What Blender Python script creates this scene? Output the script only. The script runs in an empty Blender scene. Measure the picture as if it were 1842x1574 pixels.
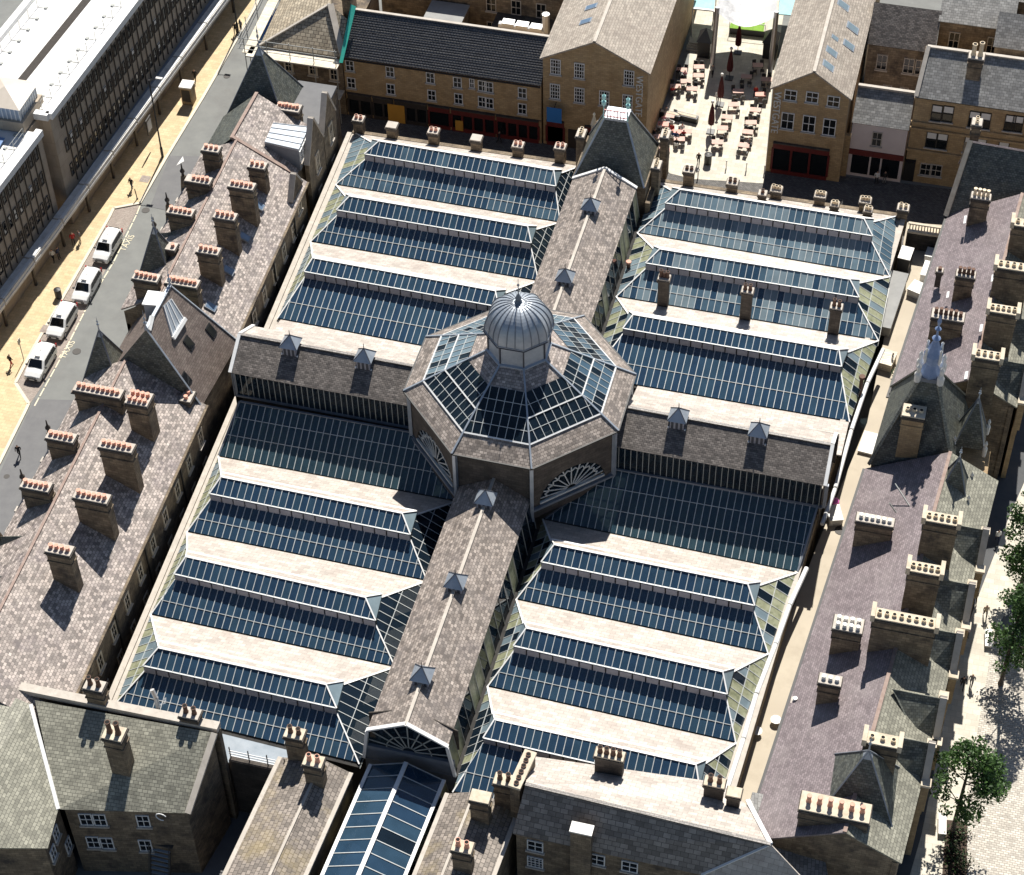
import bpy, math, random
from mathutils import Vector, Matrix
random.seed(7)
rnd = random.random
scene = bpy.context.scene
# ------------------------------------------------------------------ camera
CAM = Vector((33.98, -124.56, 145.585)); YAW, PIT, ROL, FPX = -0.272825, 0.816116, -0.024166, 3669.49
PW, PH = 1842.0, 1574.0
fwd = Vector((math.sin(YAW)*math.cos(PIT), math.cos(YAW)*math.cos(PIT), -math.sin(PIT)))
rgt = Vector((math.cos(YAW), -math.sin(YAW), 0.0)); upv = rgt.cross(fwd)
CR = rgt*math.cos(ROL)+upv*math.sin(ROL); CU = upv*math.cos(ROL)-rgt*math.sin(ROL)
cd = bpy.data.cameras.new('camera'); cam = bpy.data.objects.new('camera', cd)
scene.collection.objects.link(cam); scene.camera = cam
cam.matrix_world = Matrix(((CR.x, CU.x, -fwd.x, CAM.x), (CR.y, CU.y, -fwd.y, CAM.y), (CR.z, CU.z, -fwd.z, CAM.z), (0, 0, 0, 1)))
cd.sensor_fit = 'HORIZONTAL'; cd.sensor_width = 36.0; cd.lens = 36.0*FPX/PW; cd.clip_end = 3000.0; cd.clip_start = 1.0
# ------------------------------------------------------------------ sky and sun
SUN_EL, SUN_AZ = math.radians(52), math.radians(-3.5)      # azimuth from +Y towards +X
w = bpy.data.worlds.new('World'); scene.world = w; w.use_nodes = True
nt = w.node_tree; nt.nodes.clear()
sky = nt.nodes.new('ShaderNodeTexSky'); sky.sky_type = 'NISHITA'; sky.sun_disc = False
sky.sun_elevation = SUN_EL; sky.sun_rotation = SUN_AZ; sky.altitude = 200; sky.air_density = 1.0; sky.dust_density = 0.7; sky.ozone_density = 1.5
bg = nt.nodes.new('ShaderNodeBackground'); bg.inputs[1].default_value = 0.05
out = nt.nodes.new('ShaderNodeOutputWorld'); nt.links.new(sky.outputs[0], bg.inputs[0]); nt.links.new(bg.outputs[0], out.inputs[0])
sl = bpy.data.lights.new('sun', 'SUN'); sl.energy = 5.0; sl.angle = math.radians(0.5); sl.color = (1.0, 0.955, 0.88)
so = bpy.data.objects.new('sun', sl); scene.collection.objects.link(so)
sd = Vector((math.sin(SUN_AZ)*math.cos(SUN_EL), math.cos(SUN_AZ)*math.cos(SUN_EL), math.sin(SUN_EL)))
so.rotation_euler = sd.to_track_quat('Z', 'Y').to_euler(); so.location = (0, 60, 120)
vs = scene.view_settings; vs.view_transform = 'Standard'; vs.look = 'None'; vs.exposure = 0.6; vs.gamma = 1.0; vs.use_curve_mapping = False
scene.render.engine = 'CYCLES'; scene.cycles.max_bounces = 6; scene.cycles.transparent_max_bounces = 8
scene.cycles.use_denoising = True

# ------------------------------------------------------------------ survey helpers
def ray(u, v):
    return CR*((u-PW/2)/FPX) - CU*((v-PH/2)/FPX) + fwd
def at(u, v, z):
    d = ray(u, v); return CAM + d*((z-CAM.z)/d.z)
def atx(u, v, x):
    d = ray(u, v); return CAM + d*((x-CAM.x)/d.x)
def aty(u, v, y):
    d = ray(u, v); return CAM + d*((y-CAM.y)/d.y)
def onplane(u, v, P, n):
    d = ray(u, v); return CAM + d*((P-CAM).dot(n)/d.dot(n))
def zof(v, x, y):
    lo, hi = -5.0, 60.0
    for _ in range(40):
        m = (lo+hi)/2; q = Vector((x, y, m))-CAM; vv = PH/2-FPX*q.dot(CU)/q.dot(fwd)
        if vv > v: lo = m
        else: hi = m
    return lo
V = Vector
Z = V((0, 0, 1))

# ------------------------------------------------------------------ materials
MATS = {}
def lin(c):
    return tuple(((x/12.92) if x <= 0.04045 else ((x+0.055)/1.055)**2.4) for x in c)
def M(name, col, col2=None, rough=0.7, nscale=1.5, tile=None, mortar=None, bump=0.0, metal=0.0, spec=0.5, patch=None, pscale=0.25, fine=0.0, emit=0, space='pos', wave=None):
    """col/col2: linear base colours mixed by noise; tile=(width,height,gap) of a brick/slate bond in metres on the face's own axes;
    patch=(colour, amount): larger blotches; fine: strength of fine grain relief."""
    m = bpy.data.materials.new(name); m.use_nodes = True; n = m.node_tree; N = n.nodes; L = n.links
    b = N['Principled BSDF']; b.inputs['Roughness'].default_value = rough; b.inputs['Metallic'].default_value = metal
    b.inputs['Specular IOR Level'].default_value = spec
    if col2 is None and tile is None and patch is None:
        b.inputs['Base Color'].default_value = (*col, 1)
        cur = None
    else:
        geo = N.new('ShaderNodeNewGeometry')
        nz = N.new('ShaderNodeTexNoise'); nz.inputs['Scale'].default_value = nscale; nz.inputs['Detail'].default_value = 5; nz.inputs['Roughness'].default_value = 0.65
        L.new(geo.outputs['Position'], nz.inputs['Vector'])
        cr = N.new('ShaderNodeMapRange'); cr.inputs[1].default_value = 0.32; cr.inputs[2].default_value = 0.68; L.new(nz.outputs['Fac'], cr.inputs[0])
        mx = N.new('ShaderNodeMix'); mx.data_type = 'RGBA'; mx.inputs[6].default_value = (*col, 1); mx.inputs[7].default_value = (*(col2 or col), 1)
        L.new(cr.outputs[0], mx.inputs[0]); cur = mx.outputs[2]
        hgt = None
        if tile:
            uv = N.new('ShaderNodeUVMap')
            mp = N.new('ShaderNodeMapping'); L.new(uv.outputs[0], mp.inputs[0])
            # wobble so courses are not ruler straight
            n2 = N.new('ShaderNodeTexNoise'); n2.inputs['Scale'].default_value = 0.8; L.new(geo.outputs['Position'], n2.inputs['Vector'])
            vm = N.new('ShaderNodeVectorMath'); vm.operation = 'MULTIPLY_ADD'; vm.inputs[1].default_value = (0.10, 0.10, 0); L.new(n2.outputs['Color'], vm.inputs[0]); L.new(mp.outputs[0], vm.inputs[2])
            br = N.new('ShaderNodeTexBrick'); L.new(vm.outputs[0], br.inputs['Vector'])
            br.inputs['Scale'].default_value = 1.0; br.inputs['Brick Width'].default_value = tile[0]; br.inputs['Row Height'].default_value = tile[1]
            br.inputs['Mortar Size'].default_value = tile[2]; br.inputs['Mortar Smooth'].default_value = 0.3; br.inputs['Bias'].default_value = 0.0
            br.inputs['Color1'].default_value = (0, 0, 0, 1); br.inputs['Color2'].default_value = (1, 1, 1, 1); br.inputs['Mortar'].default_value = (0.5, 0.5, 0.5, 1)
            # each slate has its own lightness
            hs = N.new('ShaderNodeMapRange'); hs.inputs[3].default_value = tile[3] if len(tile) > 3 else 0.72; hs.inputs[4].default_value = tile[4] if len(tile) > 4 else 1.3
            L.new(br.outputs['Color'], hs.inputs[0])
            ml = N.new('ShaderNodeVectorMath'); ml.operation = 'SCALE'; L.new(cur, ml.inputs[0]); L.new(hs.outputs[0], ml.inputs['Scale'])
            mo = N.new('ShaderNodeMix'); mo.data_type = 'RGBA'; mo.inputs[7].default_value = (*(mortar or tuple(c*0.45 for c in col)), 1)
            L.new(br.outputs['Fac'], mo.inputs[0]); L.new(ml.outputs[0], mo.inputs[6]); cur = mo.outputs[2]
            hgt = br.outputs['Fac']
        if patch:
            n3 = N.new('ShaderNodeTexNoise'); n3.inputs['Scale'].default_value = pscale; n3.inputs['Detail'].default_value = 6; n3.inputs['Roughness'].default_value = 0.7
            L.new(geo.outputs['Position'], n3.inputs['Vector'])
            r3 = N.new('ShaderNodeMapRange'); r3.inputs[1].default_value = 0.5; r3.inputs[2].default_value = 0.68; r3.inputs[4].default_value = patch[1]; L.new(n3.outputs['Fac'], r3.inputs[0])
            m3 = N.new('ShaderNodeMix'); m3.data_type = 'RGBA'; m3.inputs[7].default_value = (*patch[0], 1); L.new(r3.outputs[0], m3.inputs[0]); L.new(cur, m3.inputs[6]); cur = m3.outputs[2]
        L.new(cur, b.inputs['Base Color'])
        if bump:
            bp = N.new('ShaderNodeBump'); bp.inputs['Strength'].default_value = bump; bp.inputs['Distance'].default_value = 0.04
            if hgt is not None:
                iv = N.new('ShaderNodeMath'); iv.operation = 'SUBTRACT'; iv.inputs[0].default_value = 1.0; L.new(hgt, iv.inputs[1])
                ad = N.new('ShaderNodeMath'); ad.operation = 'MULTIPLY_ADD'; ad.inputs[1].default_value = 0.5; L.new(nz.outputs['Fac'], ad.inputs[0]); L.new(iv.outputs[0], ad.inputs[2])
                L.new(ad.outputs[0], bp.inputs['Height'])
            else:
                L.new(nz.outputs['Fac'], bp.inputs['Height'])
            L.new(bp.outputs[0], b.inputs['Normal'])
    if emit:
        b.inputs['Emission Color'].default_value = (*col, 1); b.inputs['Emission Strength'].default_value = emit
    MATS[name] = m
    return m
def glass(name, tint, clear=0.35, rough=0.03, ior=1.55, body=(0.02, 0.035, 0.05)):
    """window glass: sky reflection by Fresnel, more of it put into blue body colours, over a part-clear, part-dirty sheet"""
    m = bpy.data.materials.new(name); m.use_nodes = True; n = m.node_tree; N = n.nodes; L = n.links
    b = N['Principled BSDF']; b.inputs['Base Color'].default_value = (*body, 1); b.inputs['Roughness'].default_value = rough; b.inputs['IOR'].default_value = ior
    geo = N.new('ShaderNodeNewGeometry'); nz = N.new('ShaderNodeTexNoise'); nz.inputs['Scale'].default_value = 0.9; nz.inputs['Detail'].default_value = 6
    L.new(geo.outputs['Position'], nz.inputs['Vector'])
    mx = N.new('ShaderNodeMix'); mx.data_type = 'RGBA'; mx.inputs[6].default_value = (*[c*0.75 for c in body], 1); mx.inputs[7].default_value = (*[c*1.5 for c in body], 1)
    L.new(nz.outputs['Fac'], mx.inputs[0]); L.new(mx.outputs[2], b.inputs['Base Color'])
    bp = N.new('ShaderNodeBump'); bp.inputs['Strength'].default_value = 0.03; L.new(nz.outputs['Fac'], bp.inputs['Height']); L.new(bp.outputs[0], b.inputs['Normal'])
    if clear > 0:
        tr = N.new('ShaderNodeBsdfTransparent'); tr.inputs[0].default_value = (*tint, 1)
        ms = N.new('ShaderNodeMixShader'); ms.inputs[0].default_value = clear
        L.new(b.outputs[0], ms.inputs[1]); L.new(tr.outputs[0], ms.inputs[2]); L.new(ms.outputs[0], N['Material Output'].inputs[0])
    MATS[name] = m
    return m

# slates and stone
M('slate_brown', (0.21, 0.175, 0.15), (0.33, 0.285, 0.25), 0.5, 1.2, (0.36, 0.27, 0.022, 0.55, 1.55), None, 0.35, patch=((0.15, 0.13, 0.125), 0.45), pscale=0.35)
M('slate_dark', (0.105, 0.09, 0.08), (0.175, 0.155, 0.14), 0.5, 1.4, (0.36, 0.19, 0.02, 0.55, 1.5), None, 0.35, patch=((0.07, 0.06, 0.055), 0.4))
M('slate_pale', (0.42, 0.375, 0.33), (0.54, 0.49, 0.44), 0.45, 1.1, (0.75, 0.45, 0.018, 0.82, 1.12), (0.26, 0.23, 0.2), 0.25, patch=((0.28, 0.22, 0.19), 0.5), pscale=0.5)  # lightened base: sun on the far slopes is put into the colour
M('slate_terrace', (0.27, 0.225, 0.20), (0.42, 0.365, 0.325), 0.5, 1.3, (0.34, 0.26, 0.02, 0.5, 1.6), None, 0.35, patch=((0.17, 0.14, 0.15), 0.5), pscale=0.4)
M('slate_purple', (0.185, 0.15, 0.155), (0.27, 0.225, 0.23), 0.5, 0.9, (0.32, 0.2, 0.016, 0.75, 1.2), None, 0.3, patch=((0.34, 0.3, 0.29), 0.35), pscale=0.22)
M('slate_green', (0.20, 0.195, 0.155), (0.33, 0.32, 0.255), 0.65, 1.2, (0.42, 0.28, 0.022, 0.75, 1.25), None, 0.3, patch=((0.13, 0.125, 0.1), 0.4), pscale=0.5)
M('slate_grey', (0.20, 0.195, 0.185), (0.31, 0.305, 0.29), 0.6, 1.2, (0.5, 0.3, 0.02, 0.75, 1.3), None, 0.35, patch=((0.14, 0.14, 0.14), 0.45), pscale=0.5)
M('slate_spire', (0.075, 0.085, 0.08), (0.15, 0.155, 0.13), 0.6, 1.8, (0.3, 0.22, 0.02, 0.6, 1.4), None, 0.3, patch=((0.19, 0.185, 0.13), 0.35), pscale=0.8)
M('tile_dark', (0.10, 0.098, 0.1), (0.14, 0.138, 0.14), 0.5, 2.0, (0.34, 0.34, 0.03, 0.9, 1.1), (0.02, 0.02, 0.02), 0.6)
M('slab_gable', (0.31, 0.265, 0.22), (0.42, 0.37, 0.31), 0.7, 1.2, (0.5, 0.32, 0.02, 0.8, 1.2), None, 0.35, patch=((0.22, 0.18, 0.15), 0.4))
M('stone', (0.14, 0.105, 0.07), (0.27, 0.21, 0.14), 0.85, 0.9, (0.62, 0.3, 0.014, 0.75, 1.2), (0.08, 0.06, 0.045), 0.3, patch=((0.04, 0.033, 0.03), 0.9), pscale=0.5)
M('stone_clean', (0.36, 0.245, 0.125), (0.46, 0.335, 0.19), 0.85, 0.8, (0.5, 0.25, 0.012, 0.85, 1.12), (0.22, 0.16, 0.1), 0.3, patch=((0.2, 0.14, 0.08), 0.35), pscale=0.5)
M('stone_pale', (0.50, 0.42, 0.31), (0.62, 0.55, 0.44), 0.85, 1.5, patch=((0.3, 0.25, 0.18), 0.4), pscale=1.2)
M('stone_dark', (0.045, 0.038, 0.034), (0.10, 0.085, 0.07), 0.9, 0.8, (0.7, 0.32, 0.014, 0.8, 1.2), (0.03, 0.026, 0.022), 0.3)
M('coping', (0.40, 0.36, 0.31), (0.55, 0.50, 0.44), 0.8, 2.0, patch=((0.25, 0.22, 0.18), 0.4), pscale=1.0)
M('lead', (0.30, 0.345, 0.40), (0.42, 0.46, 0.51), 0.38, 0.8, metal=0.35, patch=((0.52, 0.55, 0.58), 0.5), pscale=0.7)
M('lead_dark', (0.16, 0.18, 0.215), (0.22, 0.245, 0.28), 0.5, 1.0, metal=0.2)
M('lead_seam', (0.05, 0.055, 0.07), rough=0.6)
M('white_paint', (0.70, 0.70, 0.69), (0.80, 0.80, 0.79), 0.5, 2.0, patch=((0.5, 0.5, 0.48), 0.3), pscale=1.5)
M('bar_paint', (0.44, 0.46, 0.455), (0.56, 0.58, 0.57), 0.5, 3.0)
M('vent_panel', (0.27, 0.275, 0.32), (0.33, 0.335, 0.38), 0.5, 2.0)
M('black', (0.012, 0.012, 0.013), rough=0.6)
M('dark_void', (0.02, 0.019, 0.018), (0.04, 0.037, 0.034), 0.9, 1.0)
M('moss_glass', (0.22, 0.23, 0.14), (0.34, 0.35, 0.24), 0.45, 1.5, patch=((0.10, 0.115, 0.06), 0.8), pscale=2.2)
M('terracotta', (0.60, 0.27, 0.18), (0.72, 0.40, 0.30), 0.7, 6.0)
M('pot_cream', (0.70, 0.55, 0.36), (0.78, 0.66, 0.48), 0.7, 6.0)
M('pot_dark', (0.10, 0.05, 0.035), (0.16, 0.09, 0.06), 0.8, 6.0)
M('pot_white', (0.72, 0.70, 0.66), rough=0.6)
M('soot', (0.01, 0.009, 0.008), rough=0.95)
M('ridge_tile', (0.24, 0.16, 0.13), (0.34, 0.26, 0.22), 0.8, 2.0)
M('floor_inside', (0.09, 0.085, 0.075), (0.16, 0.15, 0.13), 0.8, 0.4)
M('iron_frame', (0.35, 0.36, 0.34), rough=0.5)
GL = [glass('glass_a', (0.5, 0.65, 0.75), 0.22, 0.04, 1.62, (0.026, 0.058, 0.10)), glass('glass_b', (0.5, 0.65, 0.75), 0.24, 0.07, 1.62, (0.032, 0.068, 0.108)), glass('glass_c', (0.5, 0.65, 0.75), 0.2, 0.03, 1.62, (0.022, 0.05, 0.092))]  # blue body colours hold sky reflection beyond the Fresnel part
GLD = [glass('glass_dusty', (0.6, 0.7, 0.72), 0.12, 0.15, 1.6, (0.13, 0.19, 0.23)), glass('glass_dusty_b', (0.6, 0.7, 0.72), 0.12, 0.18, 1.6, (0.17, 0.225, 0.255)), glass('glass_dusty_c', (0.5, 0.65, 0.75), 0.2, 0.08, 1.6, (0.065, 0.115, 0.16))]
GLC = [glass('glass_clear', (0.55, 0.66, 0.7), 0.45, 0.03, 1.5, (0.012, 0.022, 0.035))]
GLW = glass('window_glass', (0.3, 0.35, 0.4), 0.0, 0.05, 1.5, (0.008, 0.01, 0.012))

# ------------------------------------------------------------------ mesh helpers
COL = scene.collection
ORG = {}
class MB:
    def __init__(s): s.v = []; s.f = []; s.m = []
    def poly(s, pts, mi=0):
        i = len(s.v); s.v += [V(p) for p in pts]; s.f.append(list(range(i, i+len(pts)))); s.m.append(mi); return s
    def hexa(s, b, t, mi=0):
        """b: 4 bottom points counter-clockwise, t: 4 top points"""
        n = len(b); i = len(s.v); s.v += [V(p) for p in b]+[V(p) for p in t]
        s.f.append(list(range(i+n-1, i-1, -1))); s.f.append(list(range(i+n, i+2*n))); s.m += [mi, mi]
        for k in range(n):
            j = (k+1) % n; s.f.append([i+k, i+j, i+n+j, i+n+k]); s.m.append(mi)
        return s
    def box(s, a, b, mi=0):
        (x0, y0, z0), (x1, y1, z1) = a, b
        return s.hexa([(x0, y0, z0), (x1, y0, z0), (x1, y1, z0), (x0, y1, z0)], [(x0, y0, z1), (x1, y0, z1), (x1, y1, z1), (x0, y1, z1)], mi)
    def cbox(s, c, sx, sy, z0, z1, ang=0.0, mi=0, taper=1.0):
        ca, sa = math.cos(ang), math.sin(ang); q = []
        for k in (1.0, taper):
            q.append([(c[0]+(dx*ca-dy*sa)*k, c[1]+(dx*sa+dy*ca)*k) for dx, dy in ((-sx/2, -sy/2), (sx/2, -sy/2), (sx/2, sy/2), (-sx/2, sy/2))])
        return s.hexa([(x, y, z0) for x, y in q[0]], [(x, y, z1) for x, y in q[1]], mi)
    def prism(s, pts, z0, z1, mi=0):
        return s.hexa([(p[0], p[1], z0) for p in pts], [(p[0], p[1], z1) for p in pts], mi)
    def bar(s, A, B, wd, ht, up=Z, mi=0, off=0.0):
        A, B = V(A), V(B); d = (B-A).normalized(); sd_ = d.cross(up)
        if sd_.length < 1e-4: sd_ = d.cross(V((1, 0, 0)))
        sd_.normalize(); u = sd_.cross(d).normalized()
        o = u*off; a = sd_*(wd/2); h = u*ht
        return s.hexa([A+o-a, A+o+a, B+o+a, B+o-a], [A+o-a+h, A+o+a+h, B+o+a+h, B+o-a+h], mi)
    def sheet(s, pts, th, mi=0):
        """a slab: polygon thickened downwards along its normal"""
        pts = [V(p) for p in pts]; n = (pts[1]-pts[0]).cross(pts[2]-pts[0]).normalized()
        if n.z < 0: pts = pts[::-1]; n = -n
        return s.hexa([p-n*th for p in pts], pts, mi)
    def ring(s, c, prof, n=12, mi=0, ang=0.0, smooth=False):
        """lathe: prof list of (radius, z) about centre c"""
        i = len(s.v)
        for r, z in prof:
            for k in range(n):
                a = ang+2*math.pi*k/n; s.v.append(V((c[0]+r*math.cos(a), c[1]+r*math.sin(a), z)))
        for j in range(len(prof)-1):
            for k in range(n):
                k2 = (k+1) % n; s.f.append([i+j*n+k, i+j*n+k2, i+(j+1)*n+k2, i+(j+1)*n+k]); s.m.append(mi)
        if prof[0][0] > 1e-4: s.f.append([i+k for k in range(n-1, -1, -1)]); s.m.append(mi)
        if prof[-1][0] > 1e-4: s.f.append([i+(len(prof)-1)*n+k for k in range(n)]); s.m.append(mi)
        return s
    def tube(s, pts, r, n=6, mi=0):
        pts = [V(p) for p in pts]
        for A, B in zip(pts[:-1], pts[1:]):
            d = (B-A).normalized(); a = d.cross(Z)
            if a.length < 1e-3: a = d.cross(V((1, 0, 0)))
            a.normalize(); b = d.cross(a); i = len(s.v)
            for P in (A, B):
                for k in range(n):
                    t = 2*math.pi*k/n; s.v.append(P+(a*math.cos(t)+b*math.sin(t))*r)
            for k in range(n):
                k2 = (k+1) % n; s.f.append([i+k, i+k2, i+n+k2, i+n+k]); s.m.append(mi)
            s.f.append([i+k for k in range(n-1, -1, -1)]); s.f.append([i+n+k for k in range(n)]); s.m += [mi, mi]
        return s
    def mesh(s, name, mats, org=V((0, 0, 0)), smooth=False):
        me = bpy.data.meshes.new(name)
        vs_ = [p-org for p in s.v]
        me.from_pydata([tuple(p) for p in vs_], [], s.f)
        if not isinstance(mats, (list, tuple)): mats = [mats]
        for x in mats: me.materials.append(MATS[x] if isinstance(x, str) else x)
        me.polygons.foreach_set('material_index', s.m)
        if smooth: me.polygons.foreach_set('use_smooth', [True]*len(s.f))
        ul = me.uv_layers.new(name='UVMap'); data = []
        me.update()
        for p, fc in zip(me.polygons, s.f):
            n = p.normal
            if abs(n.z) > 0.995: a, b = V((1, 0, 0)), V((0, 1, 0))
            else:
                a = Z.cross(n).normalized(); b = n.cross(a)
            for i in fc: data += [s.v[i].dot(a), s.v[i].dot(b)]
        ul.data.foreach_set('uv', data)
        return me
    def build(s, name, mats, parent=None, smooth=False, **tags):
        o_ = ORG.get(parent.name, V((0, 0, 0))) if parent else V((0, 0, 0))
        o = bpy.data.objects.new(name, s.mesh(name, mats, o_, smooth)); COL.objects.link(o)
        if parent: o.parent = parent; ORG[o.name] = o_
        return tag(o, **tags)
def tag(o, label=None, cat=None, group=None, kind=None):
    if label: o['label'] = label
    if cat: o['category'] = cat
    if group: o['group'] = group
    if kind: o['kind'] = kind
    return o
def thing(name, loc, label, cat, group=None):
    o = bpy.data.objects.new(name, None); COL.objects.link(o); o.location = loc; o.empty_display_size = 0.5
    ORG[o.name] = V(loc); return tag(o, label, cat, group)
def copy_tree(o, parent=None):
    c = o.copy(); COL.objects.link(c)
    if parent: c.parent = parent
    for ch in list(o.children): copy_tree(ch, c)
    return c
def place(me, name, loc, parent, kind=None):
    o = bpy.data.objects.new(name, me); COL.objects.link(o); o.parent = parent; o.location = V(loc)-ORG[parent.name]
    ORG[o.name] = V(loc)
    if kind: o['kind'] = kind
    return o
def clip(poly, axis, val, keep_less):
    r = []
    for i in range(len(poly)):
        A, B = poly[i-1], poly[i]
        ia = (A[axis] <= val) if keep_less else (A[axis] >= val); ib = (B[axis] <= val) if keep_less else (B[axis] >= val)
        if ia != ib:
            t = (val-A[axis])/(B[axis]-A[axis]); r.append((A[0]+(B[0]-A[0])*t, A[1]+(B[1]-A[1])*t))
        if ib: r.append(B)
    return r
def area2(p):
    return abs(sum(p[i-1][0]*p[i][1]-p[i][0]*p[i-1][1] for i in range(len(p))))/2
def glaze(parent, pts, udir, rows, colw, gm, barm='bar_paint', barw=0.06, barh=0.05, purlin=True, name='pane', tilt=0.0, cross=0.05, upaxis=None, frame=True):
    """fill a planar polygon with separate panes (children of parent) plus one mesh of glazing bars.
    rows: break lines as fractions of the height up the slope (0 = lowest)."""
    pts = [V(p) for p in pts]; n = (pts[1]-pts[0]).cross(pts[2]-pts[0]).normalized()
    if n.dot(CAM-pts[0]) < 0: n = -n
    u = V(udir); u = (u-n*u.dot(n)).normalized(); t = n.cross(u)
    if t.z < -1e-6: t = -t
    P0 = pts[0]; q = [((p-P0).dot(u), (p-P0).dot(t)) for p in pts]
    s0, s1 = min(a for a, b in q), max(a for a, b in q); t0, t1 = min(b for a, b in q), max(b for a, b in q)
    nc = max(1, round((s1-s0)/colw)); cw = (s1-s0)/nc; rb = [t0+(t1-t0)*r for r in rows]
    W3 = lambda a, b, h=0.0: P0+u*a+t*b+n*h
    cache = {}
    for j in range(len(rb)-1):
        for i in range(nc):
            c = clip(q, 0, s0+i*cw+0.012, False)
            for ax, val, kl in ((0, s0+(i+1)*cw-0.012, True), (1, rb[j]+0.008, False), (1, rb[j+1]-0.008, True)):
                if c: c = clip(c, ax, val, kl)
            if not c or len(c) < 3 or area2(c) < 0.02: continue
            cx, cy = s0+(i+0.5)*cw, (rb[j]+rb[j+1])/2; ctr = W3(cx, cy)
            full = abs(area2(c)-(cw-0.024)*(rb[j+1]-rb[j]-0.016)) < 1e-3
            g = gm[int(rnd()*len(gm))]
            key = (j, g.name if hasattr(g, 'name') else g)
            me = cache.get(key) if full else None
            if me is None:
                mb = MB(); top = [W3(a, b, 0.0) for a, b in c]
                if (top[1]-top[0]).cross(top[2]-top[0]).dot(n) < 0: top.reverse()
                mb.hexa([p-n*0.02 for p in top], top); me = mb.mesh(name, [g], ctr)
                if full: cache[key] = me
            o = place(me, name, ctr, parent)
            if tilt: o.rotation_euler = ((rnd()-0.5)*tilt, (rnd()-0.5)*tilt, 0)
    mb = MB()
    for i in range(nc+1):
        a = min(max(s0+i*cw, s0+0.02), s1-0.02); c = sorted(b for b in (x[1] for x in (clip(clip(q, 0, a-0.015, False), 0, a+0.015, True) or [])))
        if len(c) >= 2 and c[-1]-c[0] > 0.08: mb.bar(W3(a, c[0], 0.004), W3(a, c[-1], 0.004), barw, barh, n)
    if purlin:
        for b in rb[1:-1]:
            c = sorted(x[0] for x in (clip(clip(q, 1, b-0.015, False), 1, b+0.015, True) or []))
            if len(c) >= 2 and c[-1]-c[0] > 0.1: mb.bar(W3(c[0], b, 0.006), W3(c[-1], b, 0.006), cross, 0.045, n)
    if mb.f: mb.build('glazing_bars', barm, parent)
def pitched(mb, A, B, C, D, th=0.12, mi=0):
    mb.sheet([A, B, C, D], th, mi)
# ================================================================== MARKET HALL
mk = thing('market_hall', (0, 0, 0), 'large Victorian market hall with rows of blue glass roofs round a domed octagon', 'market hall')
def along(P, Q, x):
    t = (x-P.x)/(Q.x-P.x); r = P+(Q-P)*t; return r
ZG, ZR = 7.0, 10.0
# gutter lines (left end, another point on the line), surveyed at gutter height
gl = [((640, 240), (1011, 294)), ((603.8, 332.5), (1001, 399.6)), ((558.8, 435.2), (966.5, 505.6)), ((499, 573.7), (761.6, 623.3)),
      ((393, 821.3), (800.6, 898.6)), ((336.5, 957.2), (751.8, 1042.3)), ((271.3, 1106), (698.2, 1197.8)), ((208, 1266), (655, 1377))]
GLf = []
for a, b in gl:
    A, B = at(*a, ZG), at(*b, ZG); GLf.append((A, along(A, B, -4.0)))
gr = [((1189.7, 327.8), (1613.4, 389.2)), ((1155.4, 421), (1600.7, 498.5)), ((1108.6, 534), (1580, 613.4)), ((1147, 694), (1528, 759.5)),
      ((975, 934), (1434.4, 1030.3)), ((921.6, 1077.2), (1381.7, 1176.5)), ((875, 1235), (1323.6, 1337)), ((812, 1425), (1272, 1516))]
GRf = []
for i, (a, b) in enumerate(gr):
    A, B = at(*a, ZG), at(*b, ZG); GRf.append((along(A, B, 4.1), B))
rl = {'LN1': ((682, 253.7), (996, 305.8)), 'LN2': ((629.2, 352.8), (949, 406.5)), 'LN3': ((562.6, 463.8), (891, 523)),
      'LS1': ((398, 857.5), (723.2, 923)), 'LS2': ((334.6, 1001), (657, 1074)), 'LS3': ((285.3, 1165), (586.4, 1230.9)),
      'RN1': ((1223.4, 340.5), (1553.7, 393)), 'RN2': ((1187.2, 447.9), (1528.3, 502.3)), 'RN3': ((1139, 565.7), (1509, 629.3)),
      'RS1': ((997.2, 979.4), (1344.8, 1050)), 'RS2': ((947, 1129.3), (1300, 1208)), 'RS3': ((889.7, 1294), (1251.8, 1375))}
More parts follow.
